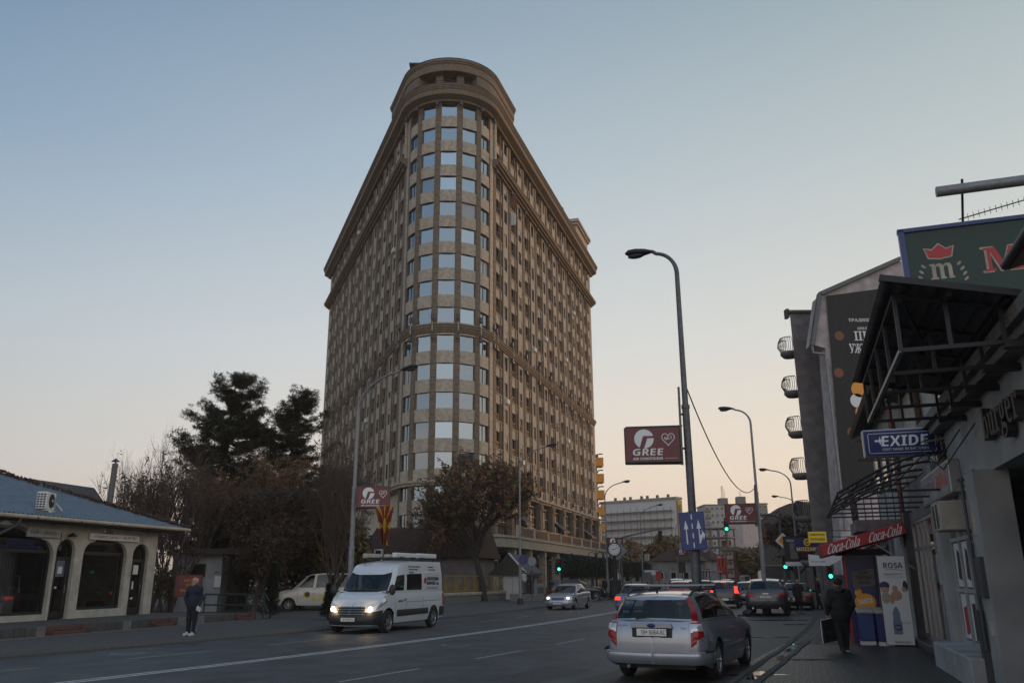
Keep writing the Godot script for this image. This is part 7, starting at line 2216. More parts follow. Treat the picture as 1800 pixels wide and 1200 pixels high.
	T = thing("traffic_light", "green traffic light on a short post before the dark billboard", "traffic light", down.call(px(1380, 990, 58.0)), 0.0, "traffic lights")
	o = T.position
	part("post", MB.new().cyl(Vector3.ZERO, Vector3(0, 3.6, 0), 0.06, 8), "pole", T)
	signal_head(T, px(1380, 988, 57.8) - o, deg_to_rad(-12), "green")
	signal_head(T, px(1388, 990, 57.9) - o, deg_to_rad(60), "")
	T = thing("traffic_light", "green traffic light on a pale post beside the arcade trees", "traffic light", down.call(px(984, 1020, 66.0), 0.12), 0.0, "traffic lights")
	o = T.position
	part("post", MB.new().cyl(Vector3.ZERO, Vector3(0, 3.3, 0), 0.07, 8), "pole_light", T)
	signal_head(T, px(982, 993, 65.8) - o, deg_to_rad(5), "green")
	signal_head(T, px(989, 993, 65.9) - o, deg_to_rad(75), "")
	T = thing("traffic_light", "unlit traffic light back on a rising mast arm by the post clock", "traffic light", down.call(px(1092, 960, 84.0), 0.12), 0.0, "traffic lights")
	o = T.position
	part("mast", MB.new().tube([Vector3.ZERO, px(1091, 947, 84) - o, px(1094, 944, 84) - o, px(1162, 929, 84) - o], [0.1, 0.09, 0.08, 0.06], 8), "pole", T)
	signal_head(T, px(1161, 941, 84) - o, PI + 0.2, "")
	T = thing("traffic_light", "small green pedestrian light on a post beside the walking men", "traffic light", down.call(px(1459, 1020, 50.0)), 0.0, "traffic lights")
	o = T.position
	part("post", MB.new().cyl(Vector3.ZERO, Vector3(0, 2.6, 0), 0.06, 8), "pole", T)
	signal_head(T, px(1459, 1003, 49.8) - o, -0.2, "green")
	# priority diamond and the back of another
	for q in [[1377, 950, 59.5, 0.42, "yellow and white diamond priority sign on the mast", true], [1088, 968, 76.0, 0.6, "bare grey back of a diamond sign on a post", false]]:
		T = thing("diamond_sign", q[4], "sign", px(q[0], q[1], q[2]), deg_to_rad(-10))
		var s: float = q[3]
		part("plate", MB.new().box(Vector3.ZERO, Vector3(s * 1.8, s * 1.8, 0.03), Basis(Vector3(0, 0, 1), PI / 4)), "letter_white" if q[5] else "pole_light", T)
		if q[5]: part("centre", MB.new().box(Vector3(0, 0, 0.018), Vector3(s * 1.2, s * 1.2, 0.01), Basis(Vector3(0, 0, 1), PI / 4)), "sign_orange", T)
		else: part("post", MB.new().cyl(Vector3(0, -px(q[0], q[1], q[2]).y + 0.1, -0.06), Vector3(0, 0.3, -0.06), 0.06, 8), "pole_light", T)
	var rs := thing("round_sign", "round grey back of a road sign beside the kiosk", "sign", px(935, 986, 64.0))
	part("disc", MB.new().cyl(Vector3(0, 0, -0.01), Vector3(0, 0, 0.01), 0.33, 20), "pole_light", rs)
	part("post", MB.new().cyl(Vector3(0, -rs.position.y + 0.1, -0.05), Vector3(0, 0.25, -0.05), 0.035, 8), "pole", rs)
	var bs := thing("round_sign", "round dark blue sign on the lamp before the kiosk", "sign", px(920, 983, 56.8))
	part("disc", MB.new().cyl(Vector3(0, 0, -0.01), Vector3(0, 0, 0.01), 0.33, 20), "sign_navy", bs)
	part("clip", MB.new().box(Vector3(-0.12, 0, -0.05), Vector3(0.2, 0.06, 0.05)), "pole", bs)
	# post clock
	T = thing("post_clock", "black cast iron post clock with white dial at the corner", "clock", down.call(px(1081, 1000, 74.0), 0.12))
	var cy := px(1082, 968, 74.0).y
	part("column", MB.new().lathe([[0.5, 0], [0.5, 0.9], [0.3, 1.0], [0.2, 1.1], [0.16, cy - 0.6], [0.24, cy - 0.5]], Transform3D(), 12), "black", T)
	part("plinth", MB.new().bevel(Vector3(0, 0.8, 0), Vector3(0.9, 1.4, 0.9), 0.06), "black", T)
	part("case", MB.new().cyl(Vector3(0, cy, -0.15), Vector3(0, cy, 0.15), 0.6, 28), "black", T)
	var dial := part("dial", MB.new().cyl(Vector3(0, cy, 0.15), Vector3(0, cy, 0.17), 0.5, 28), "letter_white", T)
	for i in 12: part("hour_mark", MB.new().box(Vector3(sin(i * TAU / 12) * 0.4, cy + cos(i * TAU / 12) * 0.4, 0.175), Vector3(0.04, 0.13, 0.01), Basis(Vector3(0, 0, 1), -i * TAU / 12)), "black", dial)
	part("hand", MB.new().bar(Vector3(0, cy, 0.18), Vector3(0.3, cy + 0.2, 0.18), 0.04).bar(Vector3(0, cy, 0.185), Vector3(-0.24, cy - 0.02, 0.185), 0.05), "black", dial)
	# twin lantern posts before the arcade
	for q in [[1048, 985, 84.0, "black twin-lantern post before the arcade"], [1061, 986, 92.0, "black lantern post farther along the arcade"]]:
		T = thing("lantern_post", q[3], "street lamp", down.call(px(q[0], q[1], q[2]), 0.12))
		var ty := px(q[0], 972, q[2]).y
		part("pole", MB.new().cyl(Vector3.ZERO, Vector3(0, ty, 0), 0.1, 8, 0.06), "iron", T)
		for sd in [-1, 1]:
			part("bracket", MB.new().tube([Vector3(0, ty - 0.5, 0), Vector3(sd * 0.3, ty, 0), Vector3(sd * 0.7, ty - 0.1, 0), Vector3(sd * 0.75, ty - 0.4, 0)], [0.04], 6), "iron", T)
			part("lantern", MB.new().lathe([[0.06, 0.05], [0.28, -0.3], [0.2, -0.34]], Transform3D(Basis(), Vector3(sd * 0.75, ty - 0.4, 0)), 10), "iron", T)
	# the flag hung below the sign
	T = thing("flag", "red flag with yellow sun rays hanging limp from the lamp post", "flag")
	var fb := MB.new()
	var n := 44
	var P := []
	var fc := px(672, 925, 33.0)
	for i in n + 1:
		var line := PackedVector3Array()
		for j in n + 1:
			var u := float(i) / n
			var v := float(j) / n
			var w := lerpf(0.62, 0.16, pow(v, 0.8))
			line.append(fc + Vector3((u - 0.42) * w * 1.25 + 0.12 * v, 0.78 - v * 1.5, 0.09 * sin(u * 14.0 + v * 3.0) * (0.5 + v)))
		P.append(line)
	for part_i in 2:
		var m := MB.new()
		for i in n:
			for j in n:
				var u := (i + 0.5) / n - 0.5
				var v := (j + 0.5) / n - 0.5
				var an := atan2(v * 0.7, u)
				var rr := sqrt(u * u + v * v * 0.5)
				var ray_w := absf(wrapf(an, -PI / 8, PI / 8)) < 0.13 * (0.6 + rr)
				var yel := rr < 0.14 or (rr > 0.17 and ray_w)
				if yel == (part_i == 1): m.quad(P[i][j], P[i + 1][j], P[i + 1][j + 1], P[i][j + 1])
		part("red_cloth" if part_i == 0 else "sun_rays", m, "flag_red" if part_i == 0 else "flag_yellow", T)
	part("flag_staff", MB.new().cyl(px(655, 892, 33.1), px(692, 900, 33.0), 0.02, 6), "pole", T)
	# green bollard
	T = thing("bollard", "mint green bollard beside the woman on the pavers", "bollard", gp(1429, 1072))
	part("shaft", MB.new().lathe([[0.11, 0], [0.11, 0.85], [0.08, 0.93], [0.001, 0.96]], Transform3D(), 14), "sign_green", T)
	part("band", MB.new().cyl(Vector3(0, 0.7, 0), Vector3(0, 0.78, 0), 0.115, 14), "black", T)

# ---- trees
var leaf_cl := {}
func leaf_cluster(kind: String) -> Mesh:
	if leaf_cl.has(kind): return leaf_cl[kind]
	var r := RandomNumberGenerator.new()
	r.seed = hash(kind)
	var b := MB.new()
	if kind == "needle":
		for i in 22:
			var d := Vector3(r.randf_range(-1, 1), r.randf_range(-0.5, 0.7), r.randf_range(-1, 1)).normalized()
			var s := d.cross(Vector3.UP).normalized() * 0.022
			var o := d * 0.04 + Vector3(r.randf_range(-0.12, 0.12), 0, r.randf_range(-0.12, 0.12))
			b.tri(o - s, o + s, o + d * r.randf_range(0.16, 0.3))
	else:
		var n := 7 if kind == "broad" else 5
		for i in n:
			var o := Vector3(r.randf_range(-0.25, 0.25), r.randf_range(-0.2, 0.2), r.randf_range(-0.25, 0.25))
			var bs := Basis(Vector3(r.randf_range(-1, 1), r.randf_range(-1, 1), r.randf_range(-1, 1)).normalized(), r.randf() * TAU)
			var l := r.randf_range(0.12, 0.2) if kind == "broad" else r.randf_range(0.08, 0.13)
			var w := l * (0.55 if kind == "broad" else 0.4)
			var p := [o + bs * Vector3(0, 0, -l), o + bs * Vector3(w, l * 0.15, 0), o + bs * Vector3(0, 0, l), o + bs * Vector3(-w, l * 0.15, 0)]
			b.tri(p[0], p[1], p[2]); b.tri(p[0], p[2], p[3])
	leaf_cl[kind] = b.mesh(MT["leaf"])
	return leaf_cl[kind]
func grow(b: MB, r: RandomNumberGenerator, p: Vector3, d: Vector3, l: float, rad: float, lvl: int, top: int, tips: Array, k: Dictionary) -> void:
	var n := 3 if lvl < top else 2
	var pts := [p]
	var rr := [rad]
	var q := p
	var dir := d
	for i in n:
		dir = (dir + Vector3(r.randf_range(-1, 1), r.randf_range(-0.6, 0.8), r.randf_range(-1, 1)) * k.get("bend", 0.18) + Vector3(0, k.get("lift", 0.05), 0)).normalized()
		q += dir * l / n
		pts.append(q)
		rr.append(rad * (1.0 - 0.45 * (i + 1) / n))
		if lvl >= top - 1: tips.append([q, dir, lvl])
	b.tube(pts, rr, 7 if lvl == 0 else (5 if lvl < 3 else 3), false)
	if lvl >= top: return
	var kids: int = k.get("kids", 3) + (r.randi() % 2)
	for i in kids:
		var f := r.randf_range(0.35, 1.0) if i > 0 else 1.0
		var o: Vector3 = pts[0].lerp(pts[-1], f) if lvl > 0 else pts[mini(1 + r.randi() % n, n)]
		if i == 0: o = pts[-1]
		var sp: float = k.get("spread", 0.75)
		var nd := (dir + Vector3(r.randf_range(-1, 1), r.randf_range(-0.35, 0.6), r.randf_range(-1, 1)).normalized() * sp).normalized()
		grow(b, r, o, nd, l * (k.get("shrink", 0.72) + r.randf_range(-0.1, 0.1)), rad * (0.62 if i > 0 else 0.55), lvl + 1, top, tips, k)
func tree(called: String, label: String, base: Vector3, k: Dictionary) -> void:
	var T := thing(called, label, "tree", base, 0.0, k.get("group", ""))
	var r := RandomNumberGenerator.new()
	r.seed = k.get("seed", 1)
	var b := MB.new()
	var tips := []
	for s in k.get("stems", 1):
		var d: Vector3 = Vector3(r.randf_range(-1, 1), 0, r.randf_range(-1, 1)) * k.get("splay", 0.05) + Vector3(k.get("lean", 0.0), 1, 0)
		grow(b, r, Vector3(r.randf_range(-1, 1), 0, r.randf_range(-1, 1)) * 0.12 * (k.get("stems", 1) - 1), d.normalized(), k.len, k.rad, 0, k.get("levels", 5), tips, k)
	part("trunk", b, k.get("wood", "bark"), T)
	var xf := []
	var cols := []
	var keep: float = k.get("keep", 1.0)
	var c0: Color = k.get("c0", Color(0.06, 0.04, 0.02))
	var c1: Color = k.get("c1", Color(0.1, 0.05, 0.02))
	var c2: Color = k.get("c2", c1)
	for t in tips:
		for j in k.get("per", 2):
			if r.randf() > keep: continue
			var s: float = r.randf_range(0.6, 1.3) * k.get("leaf_size", 1.0)
			xf.append(Transform3D(Basis(Vector3(r.randf_range(-1, 1), r.randf_range(-1, 1), r.randf_range(-1, 1)).normalized(), r.randf() * TAU).scaled(Vector3.ONE * s), t[0] + Vector3(r.randf_range(-1, 1), r.randf_range(-1, 1), r.randf_range(-1, 1)) * k.get("scatter", 0.25)))
			var c := c0.lerp(c1, r.randf())
			if r.randf() < k.get("mix", 0.0): c = c2
			cols.append(c * r.randf_range(0.7, 1.3))
	if xf.size(): stuff(copies("crown", leaf_cluster(k.get("leaf", "broad")), MT["leaf"], xf, T, cols))
func conifer(label: String, base: Vector3, H: float, R: float, sd: int, lean := 0.0, from := 0.15, dens := 1.0) -> void:
	var T := thing("conifer_tree", label, "tree", base, 0.0, "dark conifers behind the shop")
	var r := RandomNumberGenerator.new()
	r.seed = sd
	var b := MB.new()
	var tr := []
	for i in 9:
		var t := i / 8.0
		tr.append(Vector3(lean * t * t * H + sin(t * 4.0 + sd) * 0.15, t * H, cos(t * 3.0) * 0.1))
	b.tube(tr, [0.3, 0.27, 0.24, 0.2, 0.17, 0.13, 0.1, 0.06, 0.02], 7, false)
	var xf := []
	var cols := []
	var y := from * H
	while y < H * 0.99:
		var t := y / H
		var f := int(t * 8.0)
		var o: Vector3 = tr[mini(f, 7)].lerp(tr[mini(f + 1, 8)], t * 8.0 - f)
		var n := 3 + r.randi() % 3
		for i in n:
			var a := r.randf() * TAU
			var l := R * (0.35 + 0.65 * pow(1.0 - t, 0.65)) * r.randf_range(0.55, 1.25)
			if t > 0.9: l *= 0.6
			var d := Vector3(cos(a), 0, sin(a))
			var pts := []
			for q in 5:
				var s := q / 4.0
				pts.append(o + d * l * s + Vector3(0, -0.22 * l * sin(s * PI * 0.8) + 0.38 * l * s * s, 0) + Vector3(0, 0, 0))
			b.tube(pts, [0.05, 0.04, 0.03, 0.02, 0.01], 4, false)
			var m := int(l * 9.0 * dens)
			for q in m:
				var s := pow(r.randf(), 0.6)
				var k := int(s * 4.0)
				var p: Vector3 = pts[mini(k, 3)].lerp(pts[mini(k + 1, 4)], s * 4.0 - k)
				var sc := r.randf_range(0.75, 1.5)
				xf.append(Transform3D(Basis(Vector3(r.randf_range(-0.4, 0.4), 1, r.randf_range(-0.4, 0.4)).normalized(), r.randf() * TAU).scaled(Vector3(sc, sc * 0.8, sc)), p + Vector3(r.randf_range(-1, 1), r.randf_range(-0.5, 0.6), r.randf_range(-1, 1)) * 0.28 * (0.4 + s)))
				cols.append(Color(0.028, 0.04, 0.024) * r.randf_range(0.6, 1.5))
		y += r.randf_range(0.2, 0.38)
	part("trunk", b, "bark", T)
	stuff(copies("crown", leaf_cluster("needle"), MT["leaf"], xf, T, cols))

func make_trees() -> void:
	var at := func(x: float, d: float, y := 0.1) -> Vector3:
		var p := px(x, 1040, d)
		return Vector3(p.x, y, p.z)
	conifer("tall dark conifer with an open ragged top behind the shop", at.call(378, 56.0), 15.6, 4.3, 3, 0.0, 0.15, 2.4)
	conifer("dark conifer leaning towards the tower behind the brown trees", at.call(478, 58.0), 15.0, 3.8, 7, 0.1, 0.15, 2.4)
	conifer("low spreading cedar beside the street lamp with the flag", at.call(560, 60.0), 9.5, 4.2, 11, 0.0, 0.2)
	var brown := {"len": 2.6, "rad": 0.16, "levels": 5, "kids": 3, "spread": 0.8, "lift": 0.12, "leaf": "small", "per": 3, "leaf_size": 0.95, "scatter": 0.4, "keep": 0.7, "c0": Color(0.07, 0.047, 0.022), "c1": Color(0.12, 0.075, 0.03), "wood": "twig", "group": "autumn trees behind the shop"}
	var add := func(d: Dictionary, e: Dictionary) -> Dictionary:
		var r := d.duplicate()
		for q in e: r[q] = e[q]
		return r
	tree("brown_tree", "tree with dry rusty brown leaves before the tall conifer", at.call(418, 50.0), add.call(brown, {"seed": 5, "len": 3.3, "keep": 0.45, "c0": Color(0.12, 0.065, 0.028), "c1": Color(0.19, 0.1, 0.045)}))
	tree("brown_tree", "thin tree with hanging brown seed bunches beside the bare shrubs", at.call(335, 49.0), add.call(brown, {"seed": 9, "len": 2.8, "keep": 0.2, "spread": 0.6, "c0": Color(0.12, 0.065, 0.03), "c1": Color(0.17, 0.09, 0.045)}))
	tree("brown_tree", "dense brown tree over the grey hut", at.call(450, 46.0), add.call(brown, {"seed": 14, "len": 2.3, "stems": 2, "splay": 0.5, "spread": 0.95, "c0": Color(0.04, 0.028, 0.018), "c1": Color(0.075, 0.045, 0.028)}))
	tree("brown_tree", "drooping half-bare tree behind the beige minibus", at.call(520, 52.0), add.call(brown, {"seed": 22, "len": 2.2, "stems": 3, "splay": 0.7, "spread": 1.0, "lift": -0.02, "c0": Color(0.05, 0.036, 0.02), "c1": Color(0.085, 0.06, 0.022), "keep": 0.8}))
	tree("yellowing_tree", "low tree with yellowing leaves beside the street lamp and flag", at.call(590, 50.0), add.call(brown, {"seed": 31, "len": 1.7, "stems": 3, "splay": 0.6, "spread": 1.0, "c0": Color(0.07, 0.055, 0.02), "c1": Color(0.13, 0.1, 0.025), "leaf": "broad", "leaf_size": 0.9}))
	tree("brown_tree", "dark bushy tree standing behind the standing man", at.call(372, 52.0), add.call(brown, {"seed": 41, "len": 1.9, "stems": 3, "splay": 0.6, "spread": 1.0, "c0": Color(0.03, 0.022, 0.016), "c1": Color(0.06, 0.04, 0.025)}))
	for q in [[215, 46.0, 2.9, 51, "bare many-stemmed shrub beside the metal flue"], [262, 47.0, 3.1, 52, "bare pale-twigged shrub above the corrugated roof"], [300, 45.0, 2.7, 53, "bare shrub with low branches beside the mesh gate"], [585, 47.0, 3.3, 54, "bare thin-branched shrub before the tower"]]:
		tree("bare_shrub", q[4], at.call(q[0], q[1]), {"seed": q[3], "len": q[2], "rad": 0.08, "levels": 5, "kids": 3, "stems": 4, "splay": 0.5, "spread": 0.55, "lift": 0.16, "bend": 0.12, "keep": 0.012, "leaf": "small", "leaf_size": 1.2, "wood": "twig", "group": "bare shrubs behind the shop"})
	tree("bare_creeper", "bare climbing shrub tangled on the mesh gate", at.call(288, 43.5), {"seed": 61, "len": 0.9, "rad": 0.03, "levels": 4, "kids": 3, "stems": 5, "splay": 0.4, "keep": 0.1, "leaf": "small", "wood": "twig", "per": 1, "c0": Color(0.05, 0.04, 0.02), "c1": Color(0.1, 0.07, 0.02)})
	tree("autumn_chestnut", "broad autumn chestnut tree with rust and olive leaves before the tower", at.call(850, 66.0), {"seed": 73, "len": 3.3, "shrink": 0.79, "rad": 0.34, "levels": 6, "kids": 3, "spread": 1.0, "lift": 0.06, "per": 2, "keep": 0.13, "leaf": "broad", "leaf_size": 0.8, "scatter": 0.4, "c0": Color(0.11, 0.055, 0.026), "c1": Color(0.18, 0.085, 0.036), "c2": Color(0.09, 0.085, 0.018), "mix": 0.22})
	for q in [[477, 38.0, 2.2, "narrow dark green cypress shrub before the beige minibus"], [578, 36.5, 1.3, "small dark conifer sapling beside the white van"]]:
		var T := thing("cypress_shrub", q[3], "shrub", at.call(q[0], q[1], 0.12))
		var xf := []
		var cols := []
		var r := RandomNumberGenerator.new()
		r.seed = int(q[0])
		for i in int(q[2] * 260):
			var t := pow(r.randf(), 0.8)
			var a := r.randf() * TAU
			var R: float = (1.0 - t) * 0.42 * (0.4 + 0.6 * q[2] / 2.2) * sqrt(r.randf()) + 0.04
			xf.append(Transform3D(Basis(Vector3.UP, a).scaled(Vector3.ONE * 0.55), Vector3(cos(a) * R, 0.1 + t * q[2], sin(a) * R)))
			cols.append(Color(0.022, 0.036, 0.02) * r.randf_range(0.6, 1.4))
		part("stem", MB.new().cyl(Vector3.ZERO, Vector3(0, q[2] * 0.9, 0), 0.04, 5, 0.01), "bark", T)
		stuff(copies("foliage", leaf_cluster("needle"), MT["leaf"], xf, T, cols))
	# clipped trees before the arcade
	for q in [[1003, 80.0, "clipped round evergreen beside the traffic light"], [1022, 84.0, "clipped round evergreen in the middle of the arcade row"], [1043, 88.0, "clipped round evergreen beside the twin lantern"], [1064, 92.0, "clipped evergreen behind the post clock"], [1110, 108.0, "dark clipped evergreen beyond the junction"], [1130, 112.0, "farthest clipped evergreen beside the far lamp"]]:
		var T := thing("clipped_tree", q[2], "tree", at.call(q[0], q[1], 0.1), 0.0, "clipped trees before the arcade")
		var r := RandomNumberGenerator.new()
		r.seed = int(q[0])
		part("trunk", MB.new().cyl(Vector3.ZERO, Vector3(0, 2.2, 0), 0.07, 6), "bark", T)
		var xf := []
		var cols := []
		for i in 700:
			var d := Vector3(r.randf_range(-1, 1), r.randf_range(-1, 1), r.randf_range(-1, 1)).normalized() * pow(r.randf(), 0.3)
			xf.append(Transform3D(Basis(Vector3(r.randf(), r.randf(), 1).normalized(), r.randf() * TAU), Vector3(0, 2.7, 0) + d * Vector3(1.5, 1.15, 1.5)))
			cols.append(Color(0.02, 0.03, 0.017) * r.randf_range(0.6, 1.5))
		stuff(copies("crown", leaf_cluster("small"), MT["leaf"], xf, T, cols))
	var far := {"len": 2.6, "rad": 0.2, "levels": 4, "kids": 3, "spread": 0.9, "per": 3, "leaf": "broad", "leaf_size": 2.2, "scatter": 0.7, "c0": Color(0.15, 0.1, 0.045), "c1": Color(0.24, 0.16, 0.07), "group": "autumn trees down the street"}
	for q in [[1105, 150.0, 81, 2.6, "tawny autumn tree before the scaffolding, left of three"], [1132, 156.0, 82, 3.0, "broad tawny autumn tree in the middle before the scaffolding"], [1165, 152.0, 83, 3.1, "tall golden autumn tree before the scaffolded wall"], [1240, 190.0, 84, 2.6, "yellow tree beside the unfinished concrete frame"], [1325, 170.0, 85, 2.8, "pale brown tree before the far slab blocks"], [1352, 140.0, 86, 3.0, "brown street tree under the curved hall roof"], [1295, 240.0, 87, 3.0, "hazy brown tree far down the street"], [1270, 210.0, 88, 2.2, "small brown tree by the far red sign"]]:
		tree("autumn_tree", q[4], at.call(q[0], q[1]), add.call(far, {"seed": q[2], "len": q[3]}))
	tree("autumn_tree", "dark brown tree with thinning leaves beside the apartment block", at.call(1402, 84.0), add.call(far, {"seed": 90, "len": 2.5, "levels": 5, "per": 1, "keep": 0.5, "leaf_size": 1.1, "c0": Color(0.05, 0.036, 0.024), "c1": Color(0.09, 0.06, 0.03)}))

# ---- people: tapered capsules joined by a smooth minimum and meshed as surface nets
func net(b: MB, bones: Array, cell: float, k := 0.03) -> void:      # bone: [a, b, ra, rb, colour]
	var lo := Vector3(1e9, 1e9, 1e9)
	var hi := -lo
	for q in bones:
		for e in [0, 1]:
			var m := Vector3.ONE * (maxf(q[2], q[3]) + cell * 2.0)
			lo = lo.min(q[e] - m)
			hi = hi.max(q[e] + m)
	var nx := int((hi.x - lo.x) / cell) + 2
	var ny := int((hi.y - lo.y) / cell) + 2
	var nz := int((hi.z - lo.z) / cell) + 2
	var D := PackedFloat32Array()
	D.resize(nx * ny * nz)
	D.fill(1.0)
	var best := PackedFloat32Array()
	best.resize(nx * ny * nz)
	best.fill(9.0)
	var who := PackedInt32Array()
	who.resize(nx * ny * nz)
	for qi in bones.size():
		var q: Array = bones[qi]
		var A: Vector3 = q[0]
		var B: Vector3 = q[1]
		var ra: float = q[2]
		var rb: float = q[3]
		var m := maxf(ra, rb) + k * 1.5 + cell * 2.0
		var l3 := (A.min(B) - Vector3.ONE * m - lo) / cell
		var h3 := (A.max(B) + Vector3.ONE * m - lo) / cell
		var AB := B - A
		var L2 := maxf(AB.length_squared(), 1e-8)
		for z in range(maxi(0, int(l3.z)), mini(nz, int(h3.z) + 1)):
			for y in range(maxi(0, int(l3.y)), mini(ny, int(h3.y) + 1)):
				for x in range(maxi(0, int(l3.x)), mini(nx, int(h3.x) + 1)):
					var p := lo + Vector3(x, y, z) * cell
					var t := clampf((p - A).dot(AB) / L2, 0.0, 1.0)
					var d := (p - A - AB * t).length() - lerpf(ra, rb, t)
					var i := (z * ny + y) * nx + x
					if d < best[i]:
						best[i] = d
						who[i] = qi
					var o := D[i]
					var h := maxf(k - absf(o - d), 0.0) / k
					D[i] = minf(o, d) - h * h * k * 0.25
	var vid := {}
	var P := PackedVector3Array()
	var C := PackedColorArray()
	var off := [0, 1, nx, nx + 1, nx * ny, nx * ny + 1, nx * ny + nx, nx * ny + nx + 1]
	for z in nz - 1:
		for y in ny - 1:
			for x in nx - 1:
				var i := (z * ny + y) * nx + x
				var neg := 0
				for o in off:
					if D[i + o] < 0: neg += 1
				if neg == 0 or neg == 8: continue
				var s := Vector3.ZERO
				var n := 0
				for e in [[0, 1], [2, 3], [4, 5], [6, 7], [0, 2], [1, 3], [4, 6], [5, 7], [0, 4], [1, 5], [2, 6], [3, 7]]:
					var d0 := D[i + off[e[0]]]
					var d1 := D[i + off[e[1]]]
					if (d0 < 0) != (d1 < 0):
						var t := d0 / (d0 - d1)
						var c0 := Vector3(e[0] & 1, (e[0] >> 1) & 1, e[0] >> 2)
						var c1 := Vector3(e[1] & 1, (e[1] >> 1) & 1, e[1] >> 2)
						s += c0.lerp(c1, t)
						n += 1
				vid[i] = P.size()
				P.append(lo + (Vector3(x, y, z) + s / n) * cell)
				C.append(bones[who[i]][4])
	var N := PackedVector3Array()
	N.resize(P.size())
	var quads := []
	for i in vid:
		var x: int = i % nx
		var y: int = (i / nx) % ny
		var z: int = i / (nx * ny)
		for ax in 3:
			var st: int = [1, nx, nx * ny][ax]
			var u: int = [nx, nx * ny, 1][ax]
			var w: int = [nx * ny, 1, nx][ax]
			if (D[i] < 0) == (D[i + st] < 0): continue
			if not (vid.has(i - u) and vid.has(i - w) and vid.has(i - u - w)): continue
			var f := [vid[i], vid[i - u], vid[i - u - w], vid[i - w]]
			if D[i] < 0: f.reverse()
			quads.append(f)
			var m := (P[f[2]] - P[f[0]]).cross(P[f[1]] - P[f[0]])
			for g in f: N[g] += m
	b.use_c = true
	for f in quads:
		for t in [[0, 1, 2], [0, 2, 3]]:
			for g in t:
				b.v.append(P[f[g]]); b.n.append(N[f[g]].normalized()); b.c.append(C[f[g]])

